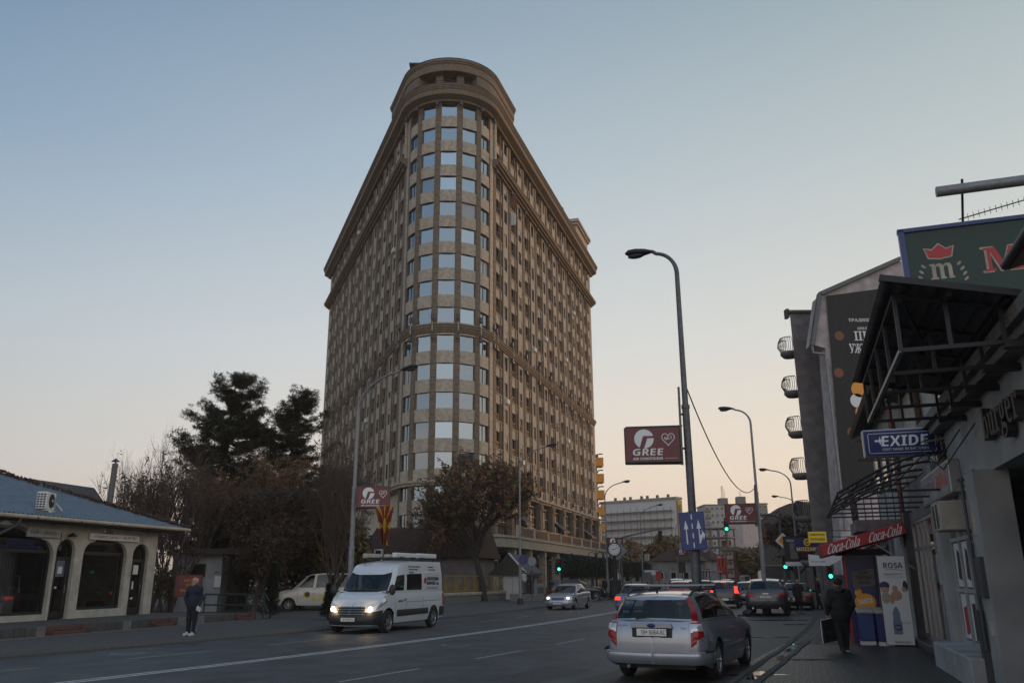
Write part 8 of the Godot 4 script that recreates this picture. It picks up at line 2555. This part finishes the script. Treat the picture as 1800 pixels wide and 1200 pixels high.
# pose: joint name -> Vector3 (metres, facing -z, feet at 0). c: colours
func person(label: String, at: Vector3, turn: float, j: Dictionary, c: Dictionary, cell := 0.024, fine := true, opt := {}) -> Node3D:
	var T := thing("person", label, "person", at, turn)
	var b := MB.new()
	var up: Color = c.top
	var lowc: Color = c.legs
	var sk: Color = c.get("skin", Color(0.4, 0.23, 0.16))
	var w: float = opt.get("width", 1.0)
	var bones := []
	# torso
	bones.append([j.chest + Vector3(-0.1 * w, 0.02, 0), j.chest + Vector3(0.1 * w, 0.02, 0), 0.12 * w, 0.12 * w, up])
	bones.append([j.chest, j.waist, 0.14 * w, 0.135 * w, up])
	bones.append([j.waist + Vector3(-0.05, 0, 0), j.waist + Vector3(0.05, 0, 0), 0.13 * w, 0.13 * w, up])
	bones.append([j.waist, j.hips, 0.135 * w, 0.14 * w, up])
	bones.append([j.hips + Vector3(-0.07, -0.04, 0), j.hips + Vector3(0.07, -0.04, 0), 0.125 * w, 0.125 * w, up if opt.get("coat", false) else lowc])
	bones.append([j.chest + Vector3(0, 0.12, 0.0), j.head + Vector3(0, -0.1, 0.01), 0.07, 0.055, c.get("collar", up)])
	for s in ["l", "r"]:
		bones.append([j["sh_" + s], j.chest + Vector3(0, 0.06, 0), 0.075 * w, 0.1 * w, up])
		bones.append([j["sh_" + s], j["el_" + s], 0.072 * w, 0.055 * w, up])
		bones.append([j["el_" + s], j["ha_" + s], 0.055 * w, 0.04, up])
		bones.append([j["hi_" + s], j["kn_" + s], 0.1 * w, 0.072 * w, lowc])
		bones.append([j["kn_" + s], j["an_" + s], 0.07 * w, 0.06, lowc])
		var toe: Vector3 = j.get("to_" + s, j["an_" + s] + Vector3(0, -0.04, -0.17))
		bones.append([j["an_" + s] + Vector3(0, -0.03, 0.03), toe, 0.045, 0.036, c.shoes])
		bones.append([j["an_" + s] + Vector3(0, -0.04, 0.03), toe + Vector3(0, -0.005, 0), 0.04, 0.034, c.shoes])
	if opt.get("coat", false):
		bones.append([j.hips, (j.kn_l + j.kn_r) * 0.5 + Vector3(0, 0.12, 0), 0.17, 0.19, up])
	net(b, bones, cell, 0.045)
	# head
	var h: Vector3 = j.head
	var yaw: float = opt.get("look", 0.0)
	var R := Basis(Vector3.UP, yaw)
	var f := func(v: Vector3) -> Vector3: return h + R * v
	var hb := [[f.call(Vector3(0, 0.03, 0.015)), f.call(Vector3(0, 0.045, -0.01)), 0.094, 0.09, sk], [f.call(Vector3(0, -0.03, -0.02)), f.call(Vector3(0, -0.075, -0.05)), 0.07, 0.045, sk], [f.call(Vector3(0, 0.01, -0.095)), f.call(Vector3(0, -0.025, -0.115)), 0.012, 0.018, sk], [f.call(Vector3(-0.095, 0.0, 0.01)), f.call(Vector3(-0.097, -0.03, 0.01)), 0.016, 0.012, sk], [f.call(Vector3(0.095, 0.0, 0.01)), f.call(Vector3(0.097, -0.03, 0.01)), 0.016, 0.012, sk], [f.call(Vector3(0, -0.12, 0.02)), f.call(Vector3(0, -0.18, 0.02)), 0.055, 0.06, sk],
		[f.call(Vector3(-0.035, 0.022, -0.085)), f.call(Vector3(-0.03, 0.022, -0.085)), 0.012, 0.012, Color(0.03, 0.02, 0.02)], [f.call(Vector3(0.035, 0.022, -0.085)), f.call(Vector3(0.03, 0.022, -0.085)), 0.012, 0.012, Color(0.03, 0.02, 0.02)], [f.call(Vector3(-0.02, -0.058, -0.094)), f.call(Vector3(0.02, -0.058, -0.094)), 0.008, 0.008, Color(0.25, 0.09, 0.08)]]
	if c.has("hair"):
		hb.append([f.call(Vector3(0, 0.06, 0.03)), f.call(Vector3(0, 0.07, 0.0)), 0.1, 0.092, c.hair])
		if opt.get("long_hair", false): hb.append([f.call(Vector3(0, 0.02, 0.06)), f.call(Vector3(0, -0.12, 0.07)), 0.095, 0.08, c.hair])
	net(b, hb, 0.011 if fine else 0.02, 0.012)
	# hands: palm, four fingers, thumb
	for s in ["l", "r"]:
		if opt.get("pocket", "") == s: continue
		var p: Vector3 = j["ha_" + s]
		var d: Vector3 = (p - j["el_" + s]).normalized()
		var sd := 1.0 if s == "l" else -1.0
		var fw := Vector3(0, 0, -1)
		fw = (fw - d * fw.dot(d)).normalized()
		var inn := d.cross(fw) * sd
		var hbn := [[p, p + d * 0.075, 0.03, 0.03, sk], [p + fw * 0.02 + d * 0.02, p + d * 0.075 + fw * 0.028, 0.02, 0.017, sk]]
		for q in 4:
			var o := p + d * 0.08 + fw * (0.03 - q * 0.02)
			var l: float = [0.034, 0.04, 0.037, 0.028][q]
			var m := o + (d + inn * 0.25).normalized() * l
			hbn.append([o - d * 0.02, m, 0.0105, 0.0095, sk])
			hbn.append([m, m + (d + inn * 0.9).normalized() * l * 0.85, 0.0095, 0.008, sk])
		hbn.append([p + d * 0.02 + fw * 0.03, p + d * 0.06 + fw * 0.06, 0.0125, 0.011, sk])
		hbn.append([p + d * 0.06 + fw * 0.06, p + d * 0.09 + fw * 0.06 + inn * 0.015, 0.011, 0.009, sk])
		if fine: net(b, hbn, 0.0062, 0.006)
		else: net(b, hbn, 0.012, 0.008)
	part("figure", b, "figure", T)
	return T
func pose(h: float, d := {}) -> Dictionary:      # standing figure of height h, overridden by d (given for 1.75 m)
	var j := {"head": Vector3(0, 1.6, -0.01), "chest": Vector3(0, 1.32, 0), "waist": Vector3(0, 1.08, 0), "hips": Vector3(0, 0.94, 0), "sh_l": Vector3(-0.19, 1.4, 0), "sh_r": Vector3(0.19, 1.4, 0), "el_l": Vector3(-0.25, 1.12, 0.03), "el_r": Vector3(0.25, 1.12, 0.03), "ha_l": Vector3(-0.27, 0.86, -0.04), "ha_r": Vector3(0.27, 0.86, -0.04),
		"hi_l": Vector3(-0.09, 0.9, 0), "hi_r": Vector3(0.09, 0.9, 0), "kn_l": Vector3(-0.1, 0.5, -0.01), "kn_r": Vector3(0.1, 0.5, -0.01), "an_l": Vector3(-0.11, 0.085, 0.02), "an_r": Vector3(0.11, 0.085, 0.02)}
	for q in d: j[q] = d[q]
	for q in j: j[q] = j[q] * (h / 1.75)
	return j
func make_people() -> void:
	var navy := Color(0.014, 0.018, 0.035)
	var black := Color(0.012, 0.012, 0.014)
	# man at the kerb; one hand in his pocket, a paper in the other
	var T := person("balding man in a navy tracksuit and white shoes standing at the kerb", gp(334, 1117.5, 0.115), PI - 0.25, pose(1.7, {"el_r": Vector3(0.33, 1.12, 0.06), "ha_r": Vector3(0.2, 0.95, -0.08), "el_l": Vector3(-0.25, 1.1, 0.05), "ha_l": Vector3(-0.27, 0.86, -0.1), "an_l": Vector3(-0.1, 0.085, -0.02), "an_r": Vector3(0.12, 0.085, 0.03)}), {"top": navy, "legs": Color(0.01, 0.011, 0.018), "shoes": Color(0.5, 0.5, 0.48), "skin": Color(0.4, 0.22, 0.16)}, 0.022, true, {"look": -0.55, "pocket": "r", "width": 1.06})
	part("paper", MB.new().box(Vector3(-0.3, 0.78, -0.16), Vector3(0.012, 0.13, 0.2), Basis(Vector3(1, 0, 0), 0.4)), "white", T)
	for s in [-1, 1]:
		part("trouser_stripe", MB.new().tube([Vector3(s * 0.172, 0.92, 0.0), Vector3(s * 0.162, 0.52, -0.01), Vector3(s * 0.15, 0.14, 0.01)], [0.008], 5), "letter_white", T)
	part("zip", MB.new().tube([Vector3(0, 1.42, -0.118), Vector3(0, 1.3, -0.137), Vector3(0, 1.12, -0.138)], [0.005], 4), "lamp_grey", T)
	# walker seen from behind with a shopping bag
	var wp := gp(1486, 1146)
	T = person("walking person in black seen from behind carrying a black bag", wp, -0.15, pose(1.68, {"chest": Vector3(0, 1.3, -0.02), "an_l": Vector3(-0.08, 0.09, 0.16), "kn_l": Vector3(-0.09, 0.5, -0.02), "an_r": Vector3(0.08, 0.085, -0.14), "kn_r": Vector3(0.09, 0.5, -0.1), "el_l": Vector3(-0.3, 1.12, 0.04), "ha_l": Vector3(-0.32, 0.88, -0.02), "el_r": Vector3(0.29, 1.12, 0.0), "ha_r": Vector3(0.26, 0.9, -0.12)}), {"top": black, "legs": Color(0.014, 0.014, 0.015), "shoes": Color(0.05, 0.05, 0.05), "hair": Color(0.015, 0.012, 0.01)}, 0.022, true, {"width": 1.3})
	for s in [-1, 1]: part("shoe_sole", MB.new().bevel(Vector3(s * 0.078, 0.02, 0.1 * -s - 0.03), Vector3(0.085, 0.03, 0.26), 0.01), "white", T)
	part("hood", MB.new().ball(Vector3(0, 1.4, 0.09), Vector3(0.14, 0.08, 0.08)), "black", T)
	T = thing("carrier_bag", "black carrier bag with white edge held by the walking person", "bag", wp, -0.15)
	part("bag", MB.new().prism(PackedVector2Array([Vector2(-0.16, 0.2), Vector2(-0.18, 0.72), Vector2(0.13, 0.76), Vector2(0.2, 0.26)]), -0.05, 0.06, Transform3D(Basis(Vector3.UP, 0.5), Vector3(-0.34, 0.0, 0.0))), "black", T)
	part("bag_edge", MB.new().bar(Vector3(-0.5, 0.2, 0.1), Vector3(-0.51, 0.7, 0.11), 0.02).bar(Vector3(-0.5, 0.72, 0.1), Vector3(-0.25, 0.76, -0.03), 0.02), "white", T)
	part("bag_handle", MB.new().tube([Vector3(-0.42, 0.72, 0.05), Vector3(-0.33, 0.8, -0.02), Vector3(-0.26, 0.74, -0.05)], [0.008], 5), "black", T)
	text("BREND", 0.16, 0.06, Transform3D(Basis(Vector3.UP, 0.5), Vector3(-0.32, 0.45, 0.065)), "lamp_grey", T)
	# woman facing the camera beyond the pavers
	T = person("woman in a long dark coat and blue scarf walking on the pavers", gp(1407, 1077), PI, pose(1.66, {"an_l": Vector3(-0.08, 0.085, -0.12), "an_r": Vector3(0.08, 0.09, 0.15), "el_l": Vector3(-0.27, 1.12, -0.05), "ha_l": Vector3(-0.2, 1.05, -0.22)}), {"top": Color(0.02, 0.018, 0.016), "legs": black, "shoes": Color(0.2, 0.2, 0.2), "hair": Color(0.02, 0.014, 0.01), "collar": Color(0.04, 0.06, 0.1)}, 0.03, false, {"coat": true, "long_hair": true})
	part("orange_bag", MB.new().bevel(Vector3(-0.28, 0.75, 0.02), Vector3(0.06, 0.3, 0.2), 0.02), "sign_orange", T)
	T = person("man in a black tracksuit with a white stripe beside the sign post", gp(1442, 1072), PI + 1.2, pose(1.78, {"an_l": Vector3(-0.08, 0.085, -0.15), "an_r": Vector3(0.08, 0.09, 0.12)}), {"top": black, "legs": black, "shoes": Color(0.05, 0.05, 0.05), "hair": Color(0.02, 0.015, 0.012)}, 0.03, false)
	part("trouser_stripe", MB.new().tube([Vector3(-0.19, 0.92, 0.0), Vector3(-0.18, 0.52, -0.04), Vector3(-0.17, 0.12, -0.13)], [0.015], 5), "letter_white", T)
	var kb := px(921, 1030, 66.0)
	var ks := Vector3(kb.x, 0.6, kb.z)
	T = person("man in a white shirt standing at the kiosk opening", ks, 0.9, pose(1.75, {"ha_l": Vector3(-0.22, 1.0, -0.25), "el_l": Vector3(-0.27, 1.12, -0.05)}), {"top": Color(0.5, 0.48, 0.45), "legs": Color(0.12, 0.11, 0.1), "shoes": black, "hair": Color(0.02, 0.015, 0.012)}, 0.04, false)
	T = person("person in a dark patterned jacket behind the man in white", ks + Vector3(0.6, 0, -0.5), 0.8, pose(1.7), {"top": Color(0.02, 0.02, 0.03), "legs": black, "shoes": black, "hair": Color(0.02, 0.015, 0.012)}, 0.045, false)
	var pl := struct("kiosk_platform", MB.new().box(ks + Vector3(0.2, -0.3, -0.6), Vector3(2.6, 0.6, 2.6)), "concrete")
	T = person("person in dark clothes walking before the arcade", Vector3(px(1063, 1035, 74.0).x, 0.115, -74.0), 0.6, pose(1.72), {"top": black, "legs": black, "shoes": black, "hair": Color(0.02, 0.015, 0.012)}, 0.045, false)
	# the driver, seen through the windscreen
	var V: Node3D = get_node("delivery_van")
	var jd := {"hips": Vector3(0, 0.94, 0), "kn_l": Vector3(-0.12, 0.92, -0.42), "kn_r": Vector3(0.12, 0.92, -0.42), "an_l": Vector3(-0.12, 0.55, -0.6), "an_r": Vector3(0.12, 0.55, -0.6), "el_l": Vector3(-0.26, 1.15, -0.15), "el_r": Vector3(0.26, 1.15, -0.15), "ha_l": Vector3(-0.16, 1.18, -0.38), "ha_r": Vector3(0.16, 1.18, -0.38)}
	person("driver in a dark jacket at the wheel of the white van", V.transform * Vector3(-0.45, 0.1, -0.75), V.rotation.y, pose(1.75, jd), {"top": Color(0.03, 0.03, 0.035), "legs": black, "shoes": black, "hair": Color(0.02, 0.015, 0.012)}, 0.04, false)
	person("passenger in a grey top beside the driver of the white van", V.transform * Vector3(0.42, 0.08, -0.75), V.rotation.y, pose(1.7, jd), {"top": Color(0.1, 0.1, 0.1), "legs": black, "shoes": black, "hair": Color(0.02, 0.015, 0.012)}, 0.04, false)

# ---- far end of the street
func block(called: String, label: String, p0: Vector3, p1: Vector3, h: float, depth: float, wall: String, rows: int, cols: int, opt := {}) -> Node3D:   # front from p0 (left) to p1 (right), with window pieces
	var d := p1 - p0
	d.y = 0
	var l := d.length()
	d /= l
	var T := thing(called, label, "building")
	T.transform = Transform3D(Basis(d, Vector3.UP, Vector3(-d.z, 0, d.x)), Vector3(p0.x, 0, p0.z))
	part("wall", MB.new().box(Vector3(l * 0.5, h * 0.5, -depth * 0.5), Vector3(l, h, depth)), wall, T)
	part("parapet", MB.new().box(Vector3(l * 0.5, h + 0.2, -depth * 0.5), Vector3(l + 0.5, 0.5, depth + 0.5)), opt.get("parapet", "concrete"), T)
	if rows > 0:
		var sh: float = h / rows
		var cw := l / cols
		var fm := MB.new().box(Vector3.ZERO, Vector3(cw * 0.62, sh * 0.55, 0.15)).mesh(MT[opt.get("frame", "white")])
		var pm := MB.new().box(Vector3(0, 0, 0.06), Vector3(cw * 0.54, sh * 0.46, 0.1)).mesh(MT["win_dim"])
		var bm := MB.new().box(Vector3(0, 0, 0.5), Vector3(cw * 0.9, sh * 0.4, 1.0)).mesh(MT[opt.get("balcony", "wall_grey")])
		for i in rows:
			for j in cols:
				if i == 0 and opt.get("skip_ground", false): continue
				var o := Vector3((j + 0.5) * cw, (i + 0.55) * sh, 0.04)
				var w := obj("window", fm, T, Transform3D(Basis(), o))
				obj("pane", pm, w)
				if j in opt.get("balconies", []): obj("balcony", bm, T, Transform3D(Basis(), o + Vector3(0, -sh * 0.3, 0)))
	return T
func make_far() -> void:
	rng.seed = 55
	var g := func(x: float, d: float) -> Vector3:
		var p := px(x, 1010, d)
		return Vector3(p.x, 0, p.z)
	var hgt := func(x: float, y: float, d: float) -> float: return px(x, y, d).y
	# building under scaffolding
	var T := block("scaffolded_building", "white building wrapped in pale netting and steel scaffolding", g.call(1060, 196), g.call(1196, 184), hgt.call(1130, 881, 190), 2.4, "white", 0, 0, {"parapet": "wall_white"})
	var l: float = (g.call(1196, 184) - g.call(1060, 196)).length()
	var H: float = hgt.call(1130, 881, 190)
	var sh := H - 2.2
	for i in 12: part("scaffold_post", MB.new().cyl(Vector3(i * l / 11.5, 0, 1.0), Vector3(i * l / 11.5, sh + rng.randf_range(0.3, 1.0), 1.0), 0.05, 5), "pole", T)
	for i in 9:
		part("scaffold_ledger", MB.new().cyl(Vector3(-0.5, 1.6 + i * sh / 9.0, 1.05), Vector3(l * 0.97, 1.6 + i * sh / 9.0, 1.05), 0.045, 5), "pole", T)
		part("scaffold_deck", MB.new().box(Vector3(l * 0.48, 1.5 + i * sh / 9.0, 0.55), Vector3(l * 0.97, 0.06, 0.9)), "wall_white", T)
	for i in 11: for k in 4: part("scaffold_brace", MB.new().cyl(Vector3(i * l / 11.5, 1.6 + k * 2 * sh / 9.0, 1.08), Vector3((i + 1) * l / 11.5, 1.6 + (k * 2 + 1) * sh / 9.0, 1.08), 0.03, 4), "pole_light", T)
	part("painted_side", MB.new().box(Vector3(l + 0.15, H * 0.5, -1.2), Vector3(0.3, H - 0.5, 2.2)), "yellow_paint", T)
	for i in 6: part("side_window", MB.new().box(Vector3(l + 0.32, 2.0 + i * 2.9, -1.2), Vector3(0.1, 1.5, 1.0)), "win_dark", T)
	for i in 7: part("roof_vent", MB.new().box(Vector3(3.0 + i * 2.2 + rng.randf(), H + 0.8, -1), Vector3(0.5, 0.8, 0.5)), "pole", T)
	# orange flats beyond the tower
	T = block("orange_flats", "orange flats with stacked balconies behind the tower", g.call(1022, 150), g.call(1056, 150), hgt.call(1057, 803, 150), 12, "wall_cream", 0, 0)
	var ow: float = (g.call(1056, 150) - g.call(1022, 150)).length()
	for i in 8:
		var y := 1.6 + i * 2.9
		var b := part("balcony", MB.new().box(Vector3(ow + 0.2, y, 0.3), Vector3(1.6, 1.5, 3.0)), "sign_orange", T)
		part("arch", MB.new().tube([Vector3(ow - 0.4, y + 0.7, 1.7), Vector3(ow + 0.1, y + 1.35, 1.7), Vector3(ow + 0.9, y + 1.4, 1.7)], [0.12], 6), "brick_red", b)
	# far slab blocks
	var d1 := 340.0
	T = block("tower_block", "pale far tower block with dark side balconies and a lattice mast", g.call(1247, d1), g.call(1300, d1), hgt.call(1270, 888, d1), 14, "wall_white", 11, 6, {"balconies": [0, 5], "skip_ground": true})
	part("roof_house", MB.new().box(Vector3(8.5, hgt.call(1270, 888, d1) + 1.6, -4), Vector3(3.4, 3.0, 4)), "wall_grey", T)
	var ms := MB.new()
	var top: float = hgt.call(1284, 852, d1)
	var rf: float = hgt.call(1270, 888, d1) + 3.0
	for s in [-0.4, 0.4]: ms.bar(Vector3(8.5 + s, rf, -4), Vector3(8.5 + s * 0.4, top, -4), 0.14)
	for i in 6: ms.bar(Vector3(8.1, rf + i * (top - rf) / 6.0, -4), Vector3(8.9, rf + (i + 1) * (top - rf) / 6.0, -4), 0.1)
	ms.cyl(Vector3(9.4, rf, -4), Vector3(9.4, rf + 4, -4), 0.1, 5)
	part("lattice_mast", ms, "pole_light", T)
	d1 = 350.0
	T = block("tower_block", "second far tower block with many white windows and a thin aerial", g.call(1306, d1), g.call(1360, d1), hgt.call(1330, 886, d1), 14, "concrete", 12, 6, {"balconies": [0, 3], "skip_ground": true})
	part("roof_house", MB.new().box(Vector3(2.6, hgt.call(1330, 886, d1) + 1.8, -4), Vector3(3.4, 3.2, 4)), "wall_grey", T)
	part("aerial", MB.new().cyl(Vector3(2.6, hgt.call(1330, 886, d1) + 3, -4), Vector3(2.6, hgt.call(1330, 862, d1), -4), 0.12, 5), "pole", T)
	block("blank_slab", "tall blank-walled slab with one sunlit edge", g.call(1284, 290), g.call(1312, 286), hgt.call(1300, 919, 288), 20, "wall_pink", 0, 0)
	# unfinished concrete frame
	T = thing("concrete_frame", "unfinished grey concrete building frame with open floors", "building")
	var p0: Vector3 = g.call(1241, 225)
	var p1: Vector3 = g.call(1284, 222)
	var d := (p1 - p0)
	var fl := d.length()
	d /= fl
	T.transform = Transform3D(Basis(d, Vector3.UP, Vector3(-d.z, 0, d.x)), p0)
	var fh: float = hgt.call(1262, 928, 224)
	for i in 6:
		part("floor_slab", MB.new().box(Vector3(fl * 0.5, (i + 1) * fh / 6.0, -4), Vector3(fl + 0.8, 0.3, 9)), "concrete", T)
		for j in 4:
			for k in 2: part("column", MB.new().box(Vector3(j * fl / 3.0, (i + 0.5) * fh / 6.0, -k * 7.5), Vector3(0.4, fh / 6.0, 0.4)), "concrete", T)
		if i % 2 == 0: part("infill", MB.new().box(Vector3(fl * 0.7, (i + 0.4) * fh / 6.0, -6), Vector3(fl * 0.4, fh / 8.0, 0.2)), "brick_red", T)
	T = block("brick_flats", "small buff brick flats with pink balconies below the concrete frame", g.call(1272, 170), g.call(1292, 168), hgt.call(1280, 968, 169), 8, "brick_red", 4, 3, {"balconies": [2], "balcony": "wall_pink"})
	# curved hall roof behind the right-hand row
	T = thing("curved_hall", "long grey hall with a curved roof above a red brick wall", "building")
	p0 = g.call(1344, 128)
	p1 = g.call(1432, 116)
	d = (p1 - p0)
	fl = d.length()
	d /= fl
	T.transform = Transform3D(Basis(d, Vector3.UP, Vector3(-d.z, 0, d.x)), p0)
	var poly := PackedVector2Array([Vector2(0, 0), Vector2(0, hgt.call(1346, 915, 127))])
	for q in [[1360, 903], [1380, 894], [1400, 889], [1420, 888]]: poly.append(Vector2(fl * (q[0] - 1344) / 88.0, hgt.call(q[0], q[1], 124)))
	poly.append(Vector2(fl, hgt.call(1432, 888, 118)))
	poly.append(Vector2(fl, 0))
	part("gable", MB.new().prism(poly, -20, 0), "concrete", T)
	part("brick_band", MB.new().box(Vector3(fl * 0.22, hgt.call(1350, 942, 127), 0.1), Vector3(fl * 0.4, 2.4, 0.2)), "brick_red", T)
	part("dark_band", MB.new().box(Vector3(fl * 0.3, hgt.call(1350, 925, 127), 0.1), Vector3(fl * 0.5, 1.0, 0.2)), "wall_grey", T)
	# cottage and low roofs
	var roofed := func(called: String, label: String, x0: float, x1: float, dd: float, ye: float, yr: float, wall: String, rf2: String) -> void:
		var a: Vector3 = g.call(x0, dd)
		var b: Vector3 = g.call(x1, dd - 3.0)
		var dv := b - a
		var ln := dv.length()
		dv /= ln
		var C := thing(called, label, "house")
		C.transform = Transform3D(Basis(dv, Vector3.UP, Vector3(-dv.z, 0, dv.x)), a)
		var e: float = hgt.call(x0, ye, dd)
		var r: float = hgt.call(x0, yr, dd)
		part("wall", MB.new().box(Vector3(ln * 0.5, e * 0.5, -3), Vector3(ln, e, 6)), wall, C)
		var m := MB.new()
		var c := [Vector3(-0.5, e, 0.5), Vector3(ln + 0.5, e, 0.5), Vector3(ln + 0.5, e, -6.5), Vector3(-0.5, e, -6.5), Vector3(ln * 0.3, r, -3), Vector3(ln * 0.7, r, -3)]
		m.quad(c[0], c[4], c[5], c[1]); m.quad(c[2], c[5], c[4], c[3]); m.tri(c[1], c[5], c[2]); m.tri(c[3], c[4], c[0])
		var ro := part("roof", m, rf2, C)
		part("chimney", MB.new().box(Vector3(ln * 0.62, r, -2.4), Vector3(0.6, 1.6, 0.6)), wall, ro)
		for i in 3:
			var w := part("window", MB.new().box(Vector3(ln * (0.2 + 0.3 * i), e * 0.5, 0.02), Vector3(0.9, 1.1, 0.1)), "white", C)
			part("pane", MB.new().box(Vector3(ln * (0.2 + 0.3 * i), e * 0.5, 0.06), Vector3(0.7, 0.9, 0.06)), "win_dark", w)
	roofed.call("cottage", "white cottage with a hipped brown roof beyond the junction", 1148, 1222, 128.0, 986.0, 963.0, "wall_white", "tile_red")
	roofed.call("cottage", "long low house with a brown roof left of the white cottage", 1092, 1150, 134.0, 996.0, 983.0, "wall_cream", "tile_red")
	roofed.call("cottage", "orange-walled house behind the white cottage", 1205, 1250, 150.0, 985.0, 966.0, "wall_pink", "tile_red")
	# kiosks, boards, posts in the distance
	var sg := [["red board with white letters over the far pavement", 1264, 979, 118.0, 12, 7, "sign_red", "КАМ"], ["red canopy board beside the far cottage", 1236, 1003, 116.0, 22, 5, "sign_red", ""], ["framed advertising board on a post before the cottage", 1199, 997, 108.0, 12, 19, "win_dim", ""], ["grey and red kiosk boards beyond the junction", 1145, 1006, 100.0, 24, 8, "white", ""], ["red kiosk poster beyond the junction", 1158, 1012, 99.0, 10, 14, "sign_red", ""], ["dark kiosk poster beyond the junction", 1138, 1014, 99.0, 14, 14, "wall_grey", ""], ["white far shop board near the street end", 1309, 1003, 190.0, 16, 4, "white", ""]]
	for s in sg:
		var c := px(s[1], s[2], s[3])
		var m: float = 1450.0 / (s[3] * 0.961)
		var S := thing("street_board", s[0], "sign", c, -0.1)
		part("panel", MB.new().box(Vector3.ZERO, Vector3(s[4] / m, s[5] / m, 0.12)), s[6], S)
		part("frame", MB.new().box(Vector3(0, s[5] / m * 0.5 + 0.04, 0), Vector3(s[4] / m + 0.1, 0.08, 0.16)), "pole", S)
		part("post", MB.new().cyl(Vector3(0, -c.y, -0.1), Vector3(0, 0, -0.1), 0.07, 6), "pole", S)
		if s[7]: text(s[7], s[4] / m * 0.7, s[5] / m * 0.55, Transform3D(Basis(), Vector3(0, 0, 0.062)), "letter_white", S, "Droid Sans", true)
	for i in 2:
		var F := thing("flag", ["far red banner flag on a pole down the street", "far red and yellow banner flag on a pole down the street"][i], "flag", px(1263 + i * 7, 1010, 112.0) * Vector3(1, 0, 1))
		part("pole", MB.new().cyl(Vector3.ZERO, Vector3(0, 4.6, 0), 0.05, 6), "pole_light", F)
		part("cloth", MB.new().prism(PackedVector2Array([Vector2(0.05, 2.2), Vector2(0.05, 4.3), Vector2(0.7, 4.1), Vector2(0.55, 2.0)]), -0.03, 0.03), "sign_red", F)
		part("yellow_stripe", MB.new().bar(Vector3(0.15, 2.6, 0.035), Vector3(0.5, 4.0, 0.035), 0.12, 0.02), "sign_yellow", F)
	T = thing("shed_roof", "pale lean-to market stall with timber props by the roadside", "stall", g.call(1244, 105))
	part("roof", MB.new().box(Vector3(0, 2.6, 0), Vector3(3.0, 0.12, 2.6), Basis(Vector3(0, 0, 1), -0.1)), "wall_cream", T)
	for x in [-1.3, 0.0, 1.3]: part("prop", MB.new().box(Vector3(x, 1.25, 1.1), Vector3(0.08, 2.5, 0.08)), "wood_dark", T)
	# unseen houses added beyond the apartment block to keep low sun off the street
	for i in 6:
		var ra := 76.0 + i * 21.0
		var rb := ra + 20.5
		block("sun_block_house", ["added plain grey sun-blocking house next beyond the apartment block", "added cream sun-blocking house second beyond the apartment block", "added mauve sun-blocking house third beyond the apartment block", "added white sun-blocking house fourth beyond the apartment block", "added grey sun-blocking house fifth beyond the apartment block", "added cream sun-blocking house at the far end of the shop side"][i], Vector3(9.5 + 0.333 * (rb - 14.8), 0, -rb), Vector3(9.5 + 0.333 * (ra - 14.8), 0, -ra), 11.0 + 3.0 * (i % 3), 10, ["wall_grey", "wall_cream", "wall_pink", "wall_white", "wall_grey", "wall_cream"][i], 4, 5)
	# hills closing the valley
	var hb := MB.new()
	var nz := FastNoiseLite.new()
	nz.seed = 3
	nz.frequency = 0.012
	var prev := Vector3.ZERO
	for i in 41:
		var x := -300.0 + i * 18.0
		var p := Vector3(x, 5.0 + 5.0 * absf(nz.get_noise_1d(x)), -620.0)
		if i > 0: hb.quad(Vector3(prev.x, -1, -600), prev, p, Vector3(p.x, -1, -600))
		prev = p
	struct("distant_hills", hb, "earth")

func _ready() -> void:
	make_materials()
	make_light()
	make_ground()
	make_tower()
	make_vehicles()
	make_left_shop()
	make_left_middle()
	make_right_shops()
	make_far()
	make_street()
	make_trees()
	make_people()
